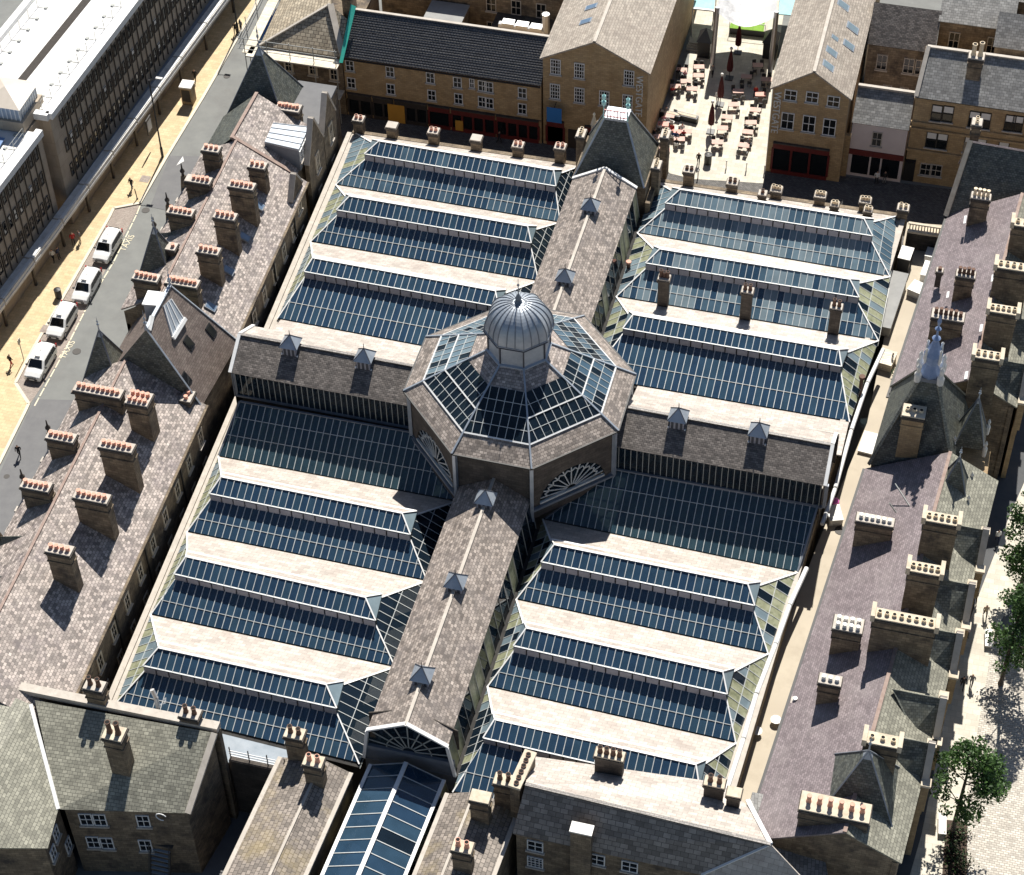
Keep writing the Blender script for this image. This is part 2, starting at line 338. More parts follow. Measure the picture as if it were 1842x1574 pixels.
def bay(key, far, near, glassm, hipm, chop=None):
    F0, F1 = far; N0, N1 = near
    a, b = rl[key]; R0 = at(*a, ZR); R1 = at(*b, ZR)
    o = bpy.data.objects.new('roof_bay', None); COL.objects.link(o); o.parent = mk; ORG[o.name] = V((0, 0, 0))
    dz = 0.85; r0 = R0-Z*dz; r1 = R1-Z*dz
    # slate slope facing the sun, with the raised strip behind the lantern
    ud = (r1-r0).normalized()
    mb = MB(); mb.sheet([F0, F1, r1, r0], 0.12)
    mb.build('slate_slope', ['slate_pale'], o)
    def down(P, G, run):          # point on the slope below ridge end P towards gutter line G at horizontal run
        t = run/max(0.1, abs((along(*G, P.x) if abs(G[1].x-G[0].x) > 0.1 else G[0]).y-P.y)); return t
    gnm0, gnm1 = along(N0, N1, r0.x), along(N0, N1, r1.x)
    run = 1.55; t0 = run/(r0.y-gnm0.y); t1 = run/(r1.y-gnm1.y)
    hx0 = (N0.x-r0.x)*t0; hx1 = (N1.x-r1.x)*t1
    U0 = r0+(gnm0-r0)*t0+ud*hx0; U1 = r1+(gnm1-r1)*t1+ud*hx1
    E0 = U0+Z*0.78; E1 = U1+Z*0.78
    gf0, gf1 = along(F0, F1, r0.x), along(F0, F1, r1.x)
    k0 = 1.3/(gf0.y-r0.y); fx0 = (F0.x-r0.x)*k0; fx1 = (F1.x-r1.x)*k0
    B0 = r0+(gf0-r0)*k0+ud*fx0+Z*0.45; B1 = r1+(gf1-r1)*k0+ud*fx1+Z*0.45
    # main glazing
    glaze(o, [N0+V((0, 0.12, 0.05)), N1+V((0, 0.12, 0.05)), U1, U0], ud, (0, 0.4, 1.0), 0.66, glassm, tilt=0.006)
    glaze(o, [E0, E1, R1, R0], ud, (0, 1.0), 0.66, glassm, tilt=0.006)
    # louvre boxes of the lantern
    n = max(6, round((U1-U0).length/1.12)); pm = None
    for i in range(n):
        P = U0+(U1-U0)*((i+0.5)/n); ln = (U1-U0).length/n-0.13
        if pm is None:
            mb = MB(); d = ud*(ln/2); bk = V((0, 0.06, 0))
            mb.hexa([-d-Z*0.02-bk, d-Z*0.02-bk, d-Z*0.02+bk, -d-Z*0.02+bk], [-d+Z*0.68-bk, d+Z*0.68-bk, d+Z*0.68+bk, -d+Z*0.68+bk]); pm = mb.mesh('louvre', ['vent_panel'])
        place(pm, 'louvre', P, o)
    mb = MB(); mb.hexa([U0+V((0, .14, -.1)), U1+V((0, .14, -.1)), U1+V((0, .3, -.1)), U0+V((0, .3, -.1))], [E0+V((0, .14, 0)), E1+V((0, .14, 0)), E1+V((0, .3, 0)), E0+V((0, .3, 0))]); mb.build('louvre_back', 'black', o)
    # slate back of the lantern with a pale lead edge
    mb = MB(); mb.sheet([B0, B1, R1+Z*0.01, R0+Z*0.01], 0.1); mb.build('lantern_back', ['slate_pale'], o)
    # hips
    for (r, F, N, U, E, B, R, sgn) in ((r0, F0, N0, U0, E0, B0, R0, -1), (r1, F1, N1, U1, E1, B1, R1, 1)):
        glaze(o, [F, N, r], (0, 1, 0), (0, 0.4, 1.0), 0.9, hipm[0 if sgn < 0 else 1], barw=0.05, barh=0.04, name='hip_pane')
        mb = MB()
        mb.bar(N, r, 0.11, 0.07); mb.bar(F, r, 0.15, 0.08); mb.bar(E, R, 0.12, 0.07); mb.bar(B, R, 0.1, 0.06)
        mb.build('hip_flashing', ['white_paint'], o)
        mb = MB(); c = [E+Z*-0.04, B+Z*-0.04, R+Z*-0.04]; mb.hexa([p-Z*0.8 for p in (c if sgn > 0 else c[::-1])], c if sgn > 0 else c[::-1]); mb.build('lantern_end', [GLD[1]], o)
    mb = MB(); mb.bar(R0, R1, 0.2, 0.07); mb.bar(B0, B1, 0.16, 0.05); mb.build('ridge_flashing', 'white_paint', o)
    mb = MB(); mb.bar(E0, E1, 0.12, 0.05); mb.build('lantern_eave', 'bar_paint', o)
    # lead gutter below the glass
    mb = MB(); mb.bar(N0-Z*0.15, N1-Z*0.15, 0.5, 0.06); mb.build('gutter', 'dark_void', o)
    # purlins seen through the glass
    mb = MB()
    for f in (0.2, 0.5, 0.8):
        mb.bar(N0+(r0-N0)*f-Z*0.35, N1+(r1-N1)*f-Z*0.35, 0.12, 0.14)
    k = 6
    for i in range(k+1):
        P = N0+(N1-N0)*(i/k); Q = r0+(r1-r0)*(i/k); mb.bar(P-Z*0.5, Q-Z*0.5, 0.1, 0.12); mb.bar(P-Z*0.7, P+V((0, 8.5, -0.7)), 0.08, 0.1)
    mb.build('roof_truss', 'iron_frame', o)
    return o
LT = [glass('glass_teal', (0.5, 0.65, 0.7), 0.28, 0.05, 1.55, (0.03, 0.062, 0.085)), glass('glass_teal_b', (0.5, 0.65, 0.7), 0.3, 0.05, 1.55, (0.04, 0.075, 0.095))]
mossy = ['moss_glass', GLD[1], 'moss_glass']
hipL = {'LN1': ([GLD[0], GLD[1], 'moss_glass'], GLC), 'RN1': (GLD+GLC, GLD)}
for side, G in (('L', GLf), ('R', GRf)):
    for k in range(3):
        for part, off in (('N', 0), ('S', 4)):
            key = side+part+str(k+1)
            hp = hipL.get(key, (mossy, GLC) if side == 'L' else (mossy+GLC, mossy+GLC))
            gm = GL
            if key == 'RN1': gm = GLD
            if key == 'RN2': gm = GLD+GL[:1]
            if key == 'LN1': gm = GLD[2:]+GL[:1]
            bay(key, G[off+k], G[off+k+1], gm, hp)
# lean-to glass slopes south of the transept, slate slopes north of it
TW = 3.2; TRZ, TEZ, TBZ = 14.8, 12.9, 9.9
for G, x0, x1, s in ((GLf, -27.0, -7.6, -1), (GRf, 7.6, 27.6, 1)):
    N0, N1 = G[4]; o = bpy.data.objects.new('lean_to_roof', None); COL.objects.link(o); o.parent = mk; ORG[o.name] = V((0, 0, 0))
    ya = -TW-0.05
    if s < 0:
        T0, T1 = V((-26.2, ya, TBZ)), V((-9.6, ya, TBZ)); poly = [N0+V((0, .1, .05)), V((-4.6, along(N0, N1, -4.6).y+.1, ZG+.05)), V((-9.55, ya-0.3, TBZ-0.1)), T1, T0]
        poly = [N0+V((0, .1, .05)), along(N0, N1, -4.3)+V((0, .1, .05)), T1, T0]
    else:
        T0, T1 = V((9.6, ya, TBZ)), V((27.9, ya, TBZ)); poly = [along(N0, N1, 4.3)+V((0, .1, .05)), N1+V((0, .1, .05)), T1, T0]
    glaze(o, poly, (1, 0, 0), (0, 0.4, 0.72, 1.0), 0.66, LT, tilt=0.006)
    mb = MB(); mb.bar(poly[0], poly[3], 0.16, 0.08); mb.bar(poly[1], poly[2], 0.16, 0.08); mb.bar(T0, T1, 0.2, 0.08); mb.build('flashing', 'lead_dark', o)
    mb = MB(); mb.bar(N0-Z*0.15, N1-Z*0.15, 0.5, 0.06); mb.build('gutter', 'dark_void', o)
    mb = MB()
    for f in (0.25, 0.5, 0.75): mb.bar(poly[0]+(poly[3]-poly[0])*f-Z*.4, poly[1]+(poly[2]-poly[1])*f-Z*.4, .12, .14)
    for i in range(7): mb.bar(poly[0]+(poly[1]-poly[0])*(i/6)-Z*.5, poly[3]+(poly[2]-poly[3])*(i/6)-Z*.5, .1, .12)
    mb.build('roof_truss', 'iron_frame', o)
    # slate valley slope on the north side of the transept
    P0, P1 = G[3]
    mb = MB(); xa = -27.4 if s < 0 else 8.8; xb = -8.8 if s < 0 else 29.0
    A, B = along(P0, P1, xa), along(P0, P1, xb)
    mb.sheet([A, B, V((xb, TW+0.6, 9.3)), V((xa, TW+0.6, 9.3))][::-1], 0.12); mb.build('slate_slope', 'slate_pale', o)
    mb = MB(); mb.box((xa+0.4, TW-0.4, 9.2), (xb-0.4, TW-0.1, TEZ-0.2)); mb.build('clerestory_wall', 'stone_dark', o)
    # wedge walls closing the ends of the lean-to
    mb = MB(); xe = xa if s < 0 else xb-1.2
    mb.build('x', 'stone') if False else None

# ---- transept (cross roof, left and right)
def ventilator(P, parent, yaw=0.0, drop=0.0):
    """small square lead turret on a ridge, with a pyramid cap"""
    o = bpy.data.objects.new('roof_ventilator', None); COL.objects.link(o); o.parent = parent; o.location = P; ORG[o.name] = V(P); o.location = V(P)-ORG[parent.name]
    mb = MB(); mb.cbox(P, 1.25, 1.25, P.z-1.1, P.z+0.75, yaw); mb.build('box', 'vent_panel', o)
    mb = MB()
    for i in (-0.4, 0.0, 0.4):
        for dx, dy in ((i, -0.645), ):
            mb.cbox((P.x+dx, P.y+dy), 0.22, 0.04, P.z-0.35, P.z+0.6, yaw)
    mb.build('louvre', 'lead_seam', o)
    mb = MB(); h = 0.86; b = [V((P.x+sx*h, P.y+sy*h, P.z+0.72)) for sx, sy in ((-1, -1), (1, -1), (1, 1), (-1, 1))]; T = V((P.x, P.y, P.z+1.75))
    mb.poly(b[::-1])
    for i in range(4): mb.poly([b[i], b[(i+1) % 4], T])
    mb.build('cap', 'lead', o)
    mb = MB()
    for i in range(4): mb.bar(b[i], T, 0.07, 0.04)
    mb.ring(P, [(0.05, P.z+1.7), (0.03, P.z+2.3), (0.0, P.z+2.4)], 6); mb.build('finial', 'lead_seam', o)
    mb = MB(); mb.cbox((P.x-0.75, P.y), 0.14, 1.3, P.z-0.75, P.z-0.25, yaw); mb.cbox((P.x+0.75, P.y), 0.14, 1.3, P.z-0.75, P.z-0.25, yaw); mb.build('flashing', 'white_paint', o)
for s in (-1, 1):
    o = bpy.data.objects.new('transept', None); COL.objects.link(o); o.parent = mk; ORG[o.name] = V((0, 0, 0))
    xi, xo = (-9.3, -27.0) if s < 0 else (9.3, 28.3)
    y0 = 0.25 if s < 0 else 0.0
    x0, x1 = min(xi, xo), max(xi, xo)
    def tp(x, dy, z): return V((x, y0+dy-0.012*x, z))
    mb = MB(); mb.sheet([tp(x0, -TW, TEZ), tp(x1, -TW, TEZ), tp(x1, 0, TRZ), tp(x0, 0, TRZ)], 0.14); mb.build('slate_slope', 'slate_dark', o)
    mb = MB(); mb.sheet([tp(x0, 0, TRZ), tp(x1, 0, TRZ), tp(x1, TW, TEZ), tp(x0, TW, TEZ)], 0.14); mb.build('slate_slope', 'slate_pale', o)  # sun-facing side: its brightness is painted with the paler slate
    mb = MB(); mb.bar(tp(x0, 0, TRZ-.02), tp(x1, 0, TRZ-.02), 0.3, 0.12); mb.build('ridge_tiles', 'slate_dark', o)
    mb = MB(); xe = xo; e = 0.12*s
    for a, b in (((-TW, TEZ), (0, TRZ)), ((0, TRZ), (TW, TEZ))): mb.bar(tp(xe, a[0], a[1]), tp(xe, b[0], b[1]), 0.32, 0.16)
    mb.build('barge_board', 'white_paint', o)
    # clerestory: glazed front wall, showing the dim hall inside
    xa, xb = (x0+0.3, x1) if s < 0 else (x0, x1-0.3)
    glaze(o, [tp(xa, -TW+0.25, TBZ), tp(xb, -TW+0.25, TBZ), tp(xb, -TW+0.25, TEZ-0.1), tp(xa, -TW+0.25, TEZ-0.1)], (1, 0, 0), (0, 1), 0.55, GLC, 'iron_frame', 0.05, 0.04, name='clerestory_pane')
    mb = MB(); mb.hexa([tp(xa, -TW+1.0, TBZ-2), tp(xb, -TW+1.0, TBZ-2), tp(xb, -TW+1.2, TBZ-2), tp(xa, -TW+1.2, TBZ-2)], [tp(xa, -TW+1.0, TEZ), tp(xb, -TW+1.0, TEZ), tp(xb, -TW+1.2, TEZ), tp(xa, -TW+1.2, TEZ)]); mb.build('inner_wall', 'stone_dark', o)
    mb = MB(); mb.hexa([tp(x0, -TW+.1, TBZ-.2), tp(x1, -TW+.1, TBZ-.2), tp(x1, -TW+.45, TBZ-.2), tp(x0, -TW+.45, TBZ-.2)], [tp(x0, -TW+.1, TBZ), tp(x1, -TW+.1, TBZ), tp(x1, -TW+.45, TBZ), tp(x0, -TW+.45, TBZ)])
    mb.bar(tp(xo, -TW+.25, TBZ), tp(xo, -TW+.25, TEZ-.1), .3, .3); mb.build('clerestory_frame', 'lead_dark', o)
    mb = MB(); mb.poly([tp(xo-.15*s, -TW, TBZ-3), tp(xo-.15*s, TW, TBZ-3), tp(xo-.15*s, TW, TEZ-.1), tp(xo-.15*s, 0, TRZ-.15), tp(xo-.15*s, -TW, TEZ-.1)]); mb.build('gable_wall', 'stone_dark', o)
    for uv in (((523, 614), (657, 640)) if s < 0 else ((1222, 748), (1366, 776))):
        P = aty(*uv, y0); ventilator(V((P.x, y0-0.012*P.x-0.35, TRZ-0.25)), o)

# ---- nave (main avenue), north and south of the octagon
NH, NHB, NRZ, NEZ, NBZ = 3.35, 3.75, 12.65, 10.7, 6.9
YN, YS = 34.5, -36.3
for (ya, yb, s) in ((9.3, YN, 1), (YS, -9.3, -1)):
    o = bpy.data.objects.new('nave', None); COL.objects.link(o); o.parent = mk; ORG[o.name] = V((0, 0, 0))
    for sx in (-1, 1):
        mb = MB(); mb.sheet([V((sx*NH, ya, NEZ)), V((sx*NH, yb, NEZ)), V((0, yb, NRZ)), V((0, ya, NRZ))], 0.14); mb.build('slate_slope', 'slate_brown', o)
        glaze(o, [V((sx*NHB, ya, NBZ)), V((sx*NHB, yb, NBZ)), V((sx*(NH-.1), yb, NEZ-.15)), V((sx*(NH-.1), ya, NEZ-.15))], (0, 1, 0), (0, 1), 1.6, GLC+['moss_glass'], 'iron_frame', 0.06, 0.05, name='clerestory_pane')
        mb = MB(); mb.box((min(sx*NHB, sx*(NHB+.55)), ya, NBZ-.3), (max(sx*NHB, sx*(NHB+.55)), yb, NBZ-.05)); mb.build('gutter', 'dark_void', o)
    mb = MB(); mb.bar((0, ya, NRZ-.03), (0, yb, NRZ-.03), 0.28, 0.12); mb.build('ridge_tiles', 'coping', o)
    ye = yb if s > 0 else ya
    mb = MB()
    for sx in (-1, 1):
        mb.bar(V((sx*NH, ye, NEZ)), V((0, ye, NRZ)), 0.34, 0.16)
        if s < 0: mb.bar(V((sx*(NHB+.1), ye, NBZ)), V((sx*NH, ye, NEZ)), 0.25, 0.2, V((0, -1, 0)))
    mb.build('barge_board', 'white_paint', o)
    for uv in (((1065, 370), (1015, 497)) if s > 0 else ((861, 893), (812, 1044), (757, 1212))):
        P = atx(*uv, 0.0); y = P.y
        # height on ridge: intersect with ridge height plane
        Q = at(uv[0], uv[1]+6, NRZ); ventilator(V((0, Q.y, NRZ-0.3)), o)
# south gable with fanlight over the arcade
o = bpy.data.objects.new('south_gable', None); COL.objects.link(o); o.parent = mk; ORG[o.name] = V((0, 0, 0))
yg = YS+0.25
mb = MB(); mb.sheet([V((-NHB, yg+1.4, NBZ+1.2)), V((NHB, yg+1.4, NBZ+1.2)), V((NHB, yg+1.4, NEZ)), V((0, yg+1.4, NRZ-.2)), V((-NHB, yg+1.4, NEZ))], .1); mb.build('inner_wall', 'stone_dark', o)
fan = [V((-NHB+.2, yg, NBZ+1.7)), V((NHB-.2, yg, NBZ+1.7)), V((NH-.1, yg, NEZ-.1)), V((0, yg, NRZ-.15)), V((-NH+.1, yg, NEZ-.1))]
mb = MB(); mb.hexa([p+V((0, .03, 0)) for p in fan], fan); mb.build('fanlight_glass', [GLC[0]], o)
mb = MB(); C0 = V((0, yg-.05, NBZ+1.75))
for k in range(9):
    a = math.pi*(k+0.5)/9; d = V((math.cos(a), 0, math.sin(a))); r = 3.4 if abs(math.cos(a)) > .55 else 3.8
    r = min(r, 3.35/max(.01, abs(d.x)), (NRZ-.3-C0.z)/max(.01, d.z+abs(d.x)*.58)); mb.bar(C0+d*.5, C0+d*r, 0.1, 0.06, V((0, -1, 0)))
for k in range(12):
    a0, a1 = math.pi*k/12, math.pi*(k+1)/12
    mb.bar(C0+V((math.cos(a0), 0, math.sin(a0)))*.55, C0+V((math.cos(a1), 0, math.sin(a1)))*.55, .1, .06, V((0, -1, 0)))
    mb.bar(C0+V((math.cos(a0), 0, math.sin(a0)))*1.9, C0+V((math.cos(a1), 0, math.sin(a1)))*1.9, .08, .06, V((0, -1, 0)))
mb.build('fanlight_tracery', 'iron_frame', o)
mb = MB(); mb.box((-NHB-.1, yg-.1, NBZ-2.5), (NHB+.1, yg+.3, NBZ-.4)); mb.box((-NHB, yg-.25, NBZ+1.2), (NHB, yg+.1, NBZ+1.65)); mb.box((-NHB, yg-.05, NBZ-.4), (NHB, yg+.2, NBZ+1.2)); mb.build('lintel', 'lead_dark', o)

# ---- octagon with banded roof and domed lantern
oc = bpy.data.objects.new('octagon', None); COL.objects.link(oc); oc.parent = mk; ORG[oc.name] = V((0, 0, 0))
OA, OB, OZ, OB0 = 9.61, 3.5, 15.6, 8.2
k8 = [(OB, -OA), (OA, -OB), (OA, OB), (OB, OA), (-OB, OA), (-OA, OB), (-OA, -OB), (-OB, -OA)]
IZ, IA, IB = 20.0, 2.5, 1.03
k8i = [(IB, -IA), (IA, -IB), (IA, IB), (IB, IA), (-IB, IA), (-IA, IB), (-IA, -IB), (-IB, -IA)]
sk = lambda x, y, z: V((x, y-0.012*x, z))
for i in range(8):
    j = (i+1) % 8
    A, B = sk(*k8[i], OZ), sk(*k8[j], OZ); C, D = sk(*k8i[j], IZ), sk(*k8i[i], IZ)
    n = (B-A).cross(D-A).normalized()
    L_ = lambda t: (A+(D-A)*t, B+(C-B)*t)
    a0, b0 = L_(-0.035); a1, b1 = L_(0.21); a2, b2 = L_(0.745); a3, b3 = L_(1.0)
    mb = MB(); mb.sheet([a0, b0, b1, a1], 0.14); mb.build('slate_band', 'slate_brown', oc)
    mb = MB(); mb.sheet([a2, b2, b3, a3], 0.14); mb.build('slate_band', 'slate_terrace', oc)
    gm = GLC if i in (7, 0, 6) else ([GLD[1], GLC[0], GLD[0]] if i in (5, 4, 3) else [GLC[0], GLD[2]])
    glaze(oc, [a1+n*.05, b1+n*.05, b2+n*.05, a2+n*.05], B-A, (0, 0.25, 0.5, 0.75, 1.0), 0.78, gm, 'bar_paint', 0.05, 0.05)
    mb = MB(); mb.bar(a1+n*.05, b1+n*.05, 0.14, 0.07, n)
    if i in (0, 1, 6, 5): mb.bar((a1+a2)/2+n*.08, (b1+b2)/2+n*.08, 0.12, 0.07, n)
    mb.build('flashing', 'white_paint', oc)
    mb = MB(); mb.bar(a0, a3, 0.15, 0.13); mb.build('hip_roll', 'lead', oc)
    # wall below
    wi = 0.25; A2, B2 = A*1.0, B*1.0; A2.z = B2.z = OZ-.1
    cx = V((0, 0, 0)); A2 = V((A.x*(1-wi/OA), A.y*(1-wi/OA), OZ-.12)); B2 = V((B.x*(1-wi/OA), B.y*(1-wi/OA), OZ-.12))
    A3, B3 = V((A2.x, A2.y, OB0)), V((B2.x, B2.y, OB0)); nn = (B2-A2).cross(Z).normalized()
    diag = i % 2 == 0
    ud = (B2-A2).normalized(); mid = (A3+B3)/2; wl = (B2-A2).length
    if diag:
        # wall with an arched fanlight opening
        rc = wl*0.40; zb = 9.9; cz = V((mid.x, mid.y, zb)); N_ = 18
        arc = [cz+ud*(rc*math.cos(math.pi*k/N_))+Z*(rc*0.86*math.sin(math.pi*k/N_)) for k in range(N_+1)]
        mb = MB()
        for k in range(N_):
            p, q = arc[k], arc[k+1]; mb.poly([V((p.x, p.y, OZ-.12)), V((q.x, q.y, OZ-.12)), q, p])
            mb.poly([p, q, q-nn*.35, p-nn*.35])
        mb.poly([A3, V((arc[-1].x, arc[-1].y, OB0)), V((arc[-1].x, arc[-1].y, OZ-.12)), A2]); mb.poly([V((arc[0].x, arc[0].y, OB0)), B3, B2, V((arc[0].x, arc[0].y, OZ-.12))])
        mb.poly([V((arc[-1].x, arc[-1].y, OB0)), V((arc[0].x, arc[0].y, OB0)), V((arc[0].x, arc[0].y, zb)), V((arc[-1].x, arc[-1].y, zb))])
        mb.build('wall', 'stone_dark', oc)
        mb = MB(); mb.hexa([p-nn*.3 for p in arc], [p-nn*.28 for p in arc]); mb.build('fanlight_glass', [GLC[0]], oc)
        mb = MB()
        for k in range(11):
            a = math.pi*(k+.5)/11; d = ud*math.cos(a)+Z*(.86*math.sin(a)); mb.bar(cz-nn*.2+d*.5, cz-nn*.2+d*rc, 0.1, 0.08, nn)
            a2_ = math.pi*(k+1.5)/11
            if k < 10:
                d2 = ud*math.cos(a2_)+Z*(.86*math.sin(a2_)); e_ = (d+d2)/2
                mb.bar(cz-nn*.2+d*rc*.74, cz-nn*.2+e_*rc*.86, .1, .08, nn); mb.bar(cz-nn*.2+e_*rc*.86, cz-nn*.2+d2*rc*.74, .1, .08, nn)
        mb.bar(cz-nn*.1-ud*rc, cz-nn*.1+ud*rc, .22, .2, nn); mb.build('fanlight_tracery', 'bar_paint', oc)
        mb = MB(); mb.bar(A3+Z*1.2+nn*.15, B3+Z*1.2+nn*.15, .35, .25); mb.build('string_course', 'lead_dark', oc)
    else:
        mb = MB(); mb.poly([A3, B3, B2, A2]); mb.build('wall', 'stone_dark', oc)
    mb = MB(); mb.bar(V((A2.x, A2.y, OB0))+nn*.02, V((A2.x, A2.y, OZ-.2))+nn*.02, .32, .32, V((A2.x, A2.y, 0)).normalized()); mb.build('corner_pilaster', 'lead', oc)
    mb = MB(); mb.bar(a0-Z*.12, b0-Z*.12, .2, .14); mb.build('eaves_gutter', 'black', oc)
# sunlit floor of the hall and inner ring so that light seen through the glass has something to fall on
mb = MB(); mb.ring((0, 0), [(8.8, 8.0), (8.8, OZ-.3)], 8, ang=math.radians(22.5)); mb.build('inner_wall', 'stone_pale', oc)
# drum
dm = bpy.data.objects.new('dome', None); COL.objects.link(dm); dm.parent = mk; ORG[dm.name] = V((0, 0, 0))
A8 = math.radians(22.5)
mb = MB(); mb.ring((0, 0), [(2.95, 19.55), (2.95, 20.0), (2.75, 20.1), (2.7, 22.35), (2.85, 22.4)], 8, ang=A8); mb.build('drum', 'lead', dm)
mb = MB()
for k in range(8):
    a = A8+k*math.pi/4; mb.bar(V((math.cos(a)*2.72, math.sin(a)*2.72, 20.1)), V((math.cos(a)*2.72, math.sin(a)*2.72, 22.4)), .12, .12, V((math.cos(a), math.sin(a), 0)))
for k in range(16):
    a = A8+(k+.5)*math.pi/8; r = 2.7*math.cos(math.pi/8)+.03
    if k % 2: continue
mb.build('drum_seams', 'lead_seam', dm)
mb = MB(); prof = []
for k in range(15):
    a = math.pi/2*k/14; r = 3.05*math.cos(a)**0.82; z = 22.4+2.95*math.sin(a)**0.95; prof.append((max(r, 0.12), z))
mb.ring((0, 0), [(2.7, 22.3), (3.12, 22.3), (3.12, 22.42)]+prof, 8, ang=A8); mb.build('dome_shell', 'lead', dm)
mb = MB()
for k in range(24):
    a = A8+2*math.pi*k/24; ph = ((a-A8) % (math.pi/4))-math.pi/8; f = math.cos(math.pi/8)/math.cos(ph)
    for (r0_, z0_), (r1_, z1_) in zip(prof[:-1], prof[1:]):
        if r1_ < .3: break
        mb.bar(V((math.cos(a)*r0_*f, math.sin(a)*r0_*f, z0_)), V((math.cos(a)*r1_*f, math.sin(a)*r1_*f, z1_)), .075, .06, V((math.cos(a), math.sin(a), .6)))
mb.build('dome_seams', 'lead_dark', dm)
mb = MB(); mb.ring((0, 0), [(.5, 25.2), (.34, 25.45), (.2, 25.6), (.3, 25.8), (.17, 26.1), (.06, 26.3), (.05, 27.2), (.14, 27.32), (.03, 27.45), (.02, 28.0), (0, 28.05)], 8); mb.build('finial', 'lead_dark', dm)
mb = MB()
mb.ring((0, 0), [(3.12, 22.2), (3.2, 22.3), (3.12, 22.36)], 8, ang=A8); mb.build('eaves', 'lead_seam', dm)

# ---- walls round the wings and the hall floor
for a, b in ((GLf[0][0], GLf[7][0]), (GRf[0][1], GRf[7][1])):
    mb = MB()
    A, B = V((a.x, a.y, 0)), V((b.x, b.y, 0)); s = -1 if a.x < 0 else 1
    A += V((s*.5, 0, 0)); B += V((s*.5, 0, 0))
    mb.hexa([A, B, B+V((s*.4, 0, 0)), A+V((s*.4, 0, 0))], [V((p.x, p.y, 6.9)) for p in (A, B, B+V((s*.4, 0, 0)), A+V((s*.4, 0, 0)))])
    mb.build('side_wall', 'stone', mk)
for a, b in ((GLf[0][0], GLf[7][0]), (GRf[0][1], GRf[7][1])):
    mb = MB()
    s = -1 if a.x < 0 else 1
    mb.bar(a+V((s*.7, 0, -.1)), b+V((s*.7, 0, -.1)), .5, .16); mb.bar(a+V((s*.2, 0, -.2)), b+V((s*.2, 0, -.2)), .6, .08)
    mb.build('wall_coping', 'coping', mk)
mb = MB(); A, B = GLf[0][0], GRf[0][1]
mb.hexa([V((A.x-.5, A.y+.2, 0)), V((-4, GLf[0][1].y+.2, 0)), V((-4, GLf[0][1].y+.7, 0)), V((A.x-.5, A.y+.7, 0))], [V((A.x-.5, A.y+.2, 6.9)), V((-4, GLf[0][1].y+.2, 6.9)), V((-4, GLf[0][1].y+.7, 6.9)), V((A.x-.5, A.y+.7, 6.9))])
C_ = GRf[0][0]
mb.hexa([V((4, C_.y+.2, 0)), V((B.x+.5, B.y+.2, 0)), V((B.x+.5, B.y+.7, 0)), V((4, C_.y+.7, 0))], [V((4, C_.y+.2, 6.9)), V((B.x+.5, B.y+.2, 6.9)), V((B.x+.5, B.y+.7, 6.9)), V((4, C_.y+.7, 6.9))])
mb.build('front_wall', 'stone', mk)
mb = MB(); mb.poly([(-28, -38, 0.05), (28, -38, 0.05), (30, 41, 0.05), (-29, 41, 0.05)]); mb.build('hall_floor', 'floor_inside', mk)
# ================================================================== GROUND, STREETS
M('asphalt', (0.17, 0.175, 0.17), (0.21, 0.215, 0.205), 0.9, 0.5, patch=((0.13, 0.125, 0.12), 0.5), pscale=0.12)
M('asphalt_new', (0.14, 0.14, 0.145), (0.17, 0.17, 0.172), 0.9, 0.8)
M('paving_yellow', (0.52, 0.40, 0.23), (0.62, 0.50, 0.31), 0.85, 0.7, (0.6, 0.4, 0.012, 0.88, 1.1), (0.36, 0.28, 0.18), 0.1, patch=((0.44, 0.33, 0.2), 0.4), pscale=0.5)
M('paving_pale', (0.50, 0.46, 0.38), (0.62, 0.58, 0.49), 0.85, 0.7, (0.9, 0.6, 0.012, 0.88, 1.1), (0.36, 0.33, 0.27), 0.1, patch=((0.42, 0.39, 0.33), 0.4), pscale=0.4)
M('kerb_stone', (0.58, 0.53, 0.43), (0.66, 0.60, 0.50), 0.85, 2.0)
M('bay_paving', (0.30, 0.25, 0.22), (0.36, 0.31, 0.27), 0.9, 1.0, (0.2, 0.1, 0.008, 0.85, 1.15), None, 0.1)
M('setts', (0.10, 0.095, 0.09), (0.16, 0.15, 0.14), 0.8, 1.0, (0.28, 0.16, 0.02, 0.7, 1.3), None, 0.3)
M('cobble_pale', (0.46, 0.42, 0.36), (0.60, 0.56, 0.49), 0.85, 1.2, (0.4, 0.22, 0.03, 0.75, 1.2), (0.30, 0.27, 0.23), 0.4)
M('yard_concrete', (0.42, 0.365, 0.285), (0.52, 0.46, 0.365), 0.9, 0.5, patch=((0.34, 0.29, 0.23), 0.5), pscale=0.25)
M('road_paint', (0.75, 0.68, 0.5), (0.6, 0.55, 0.42), 0.8, 3.0)
M('white_line', (0.75, 0.75, 0.72), (0.6, 0.6, 0.58), 0.8, 3.0)
M('iron_cover', (0.06, 0.055, 0.05), rough=0.7)
mb = MB(); mb.poly([(-700, -500, -.02), (700, -500, -.02), (700, 900, -.02), (-700, 900, -.02)]); mb.build('ground', 'asphalt', None, kind='structure')
def flat(name, pts, z, mat, kind='structure', parent=None, **k):
    mb = MB(); mb.poly([(p[0], p[1], z) for p in pts])
    if mb.f and (V(mb.v[1])-V(mb.v[0])).cross(V(mb.v[2])-V(mb.v[0])).z < 0: mb.f[0].reverse()
    return mb.build(name, mat, parent, kind=kind, **k)
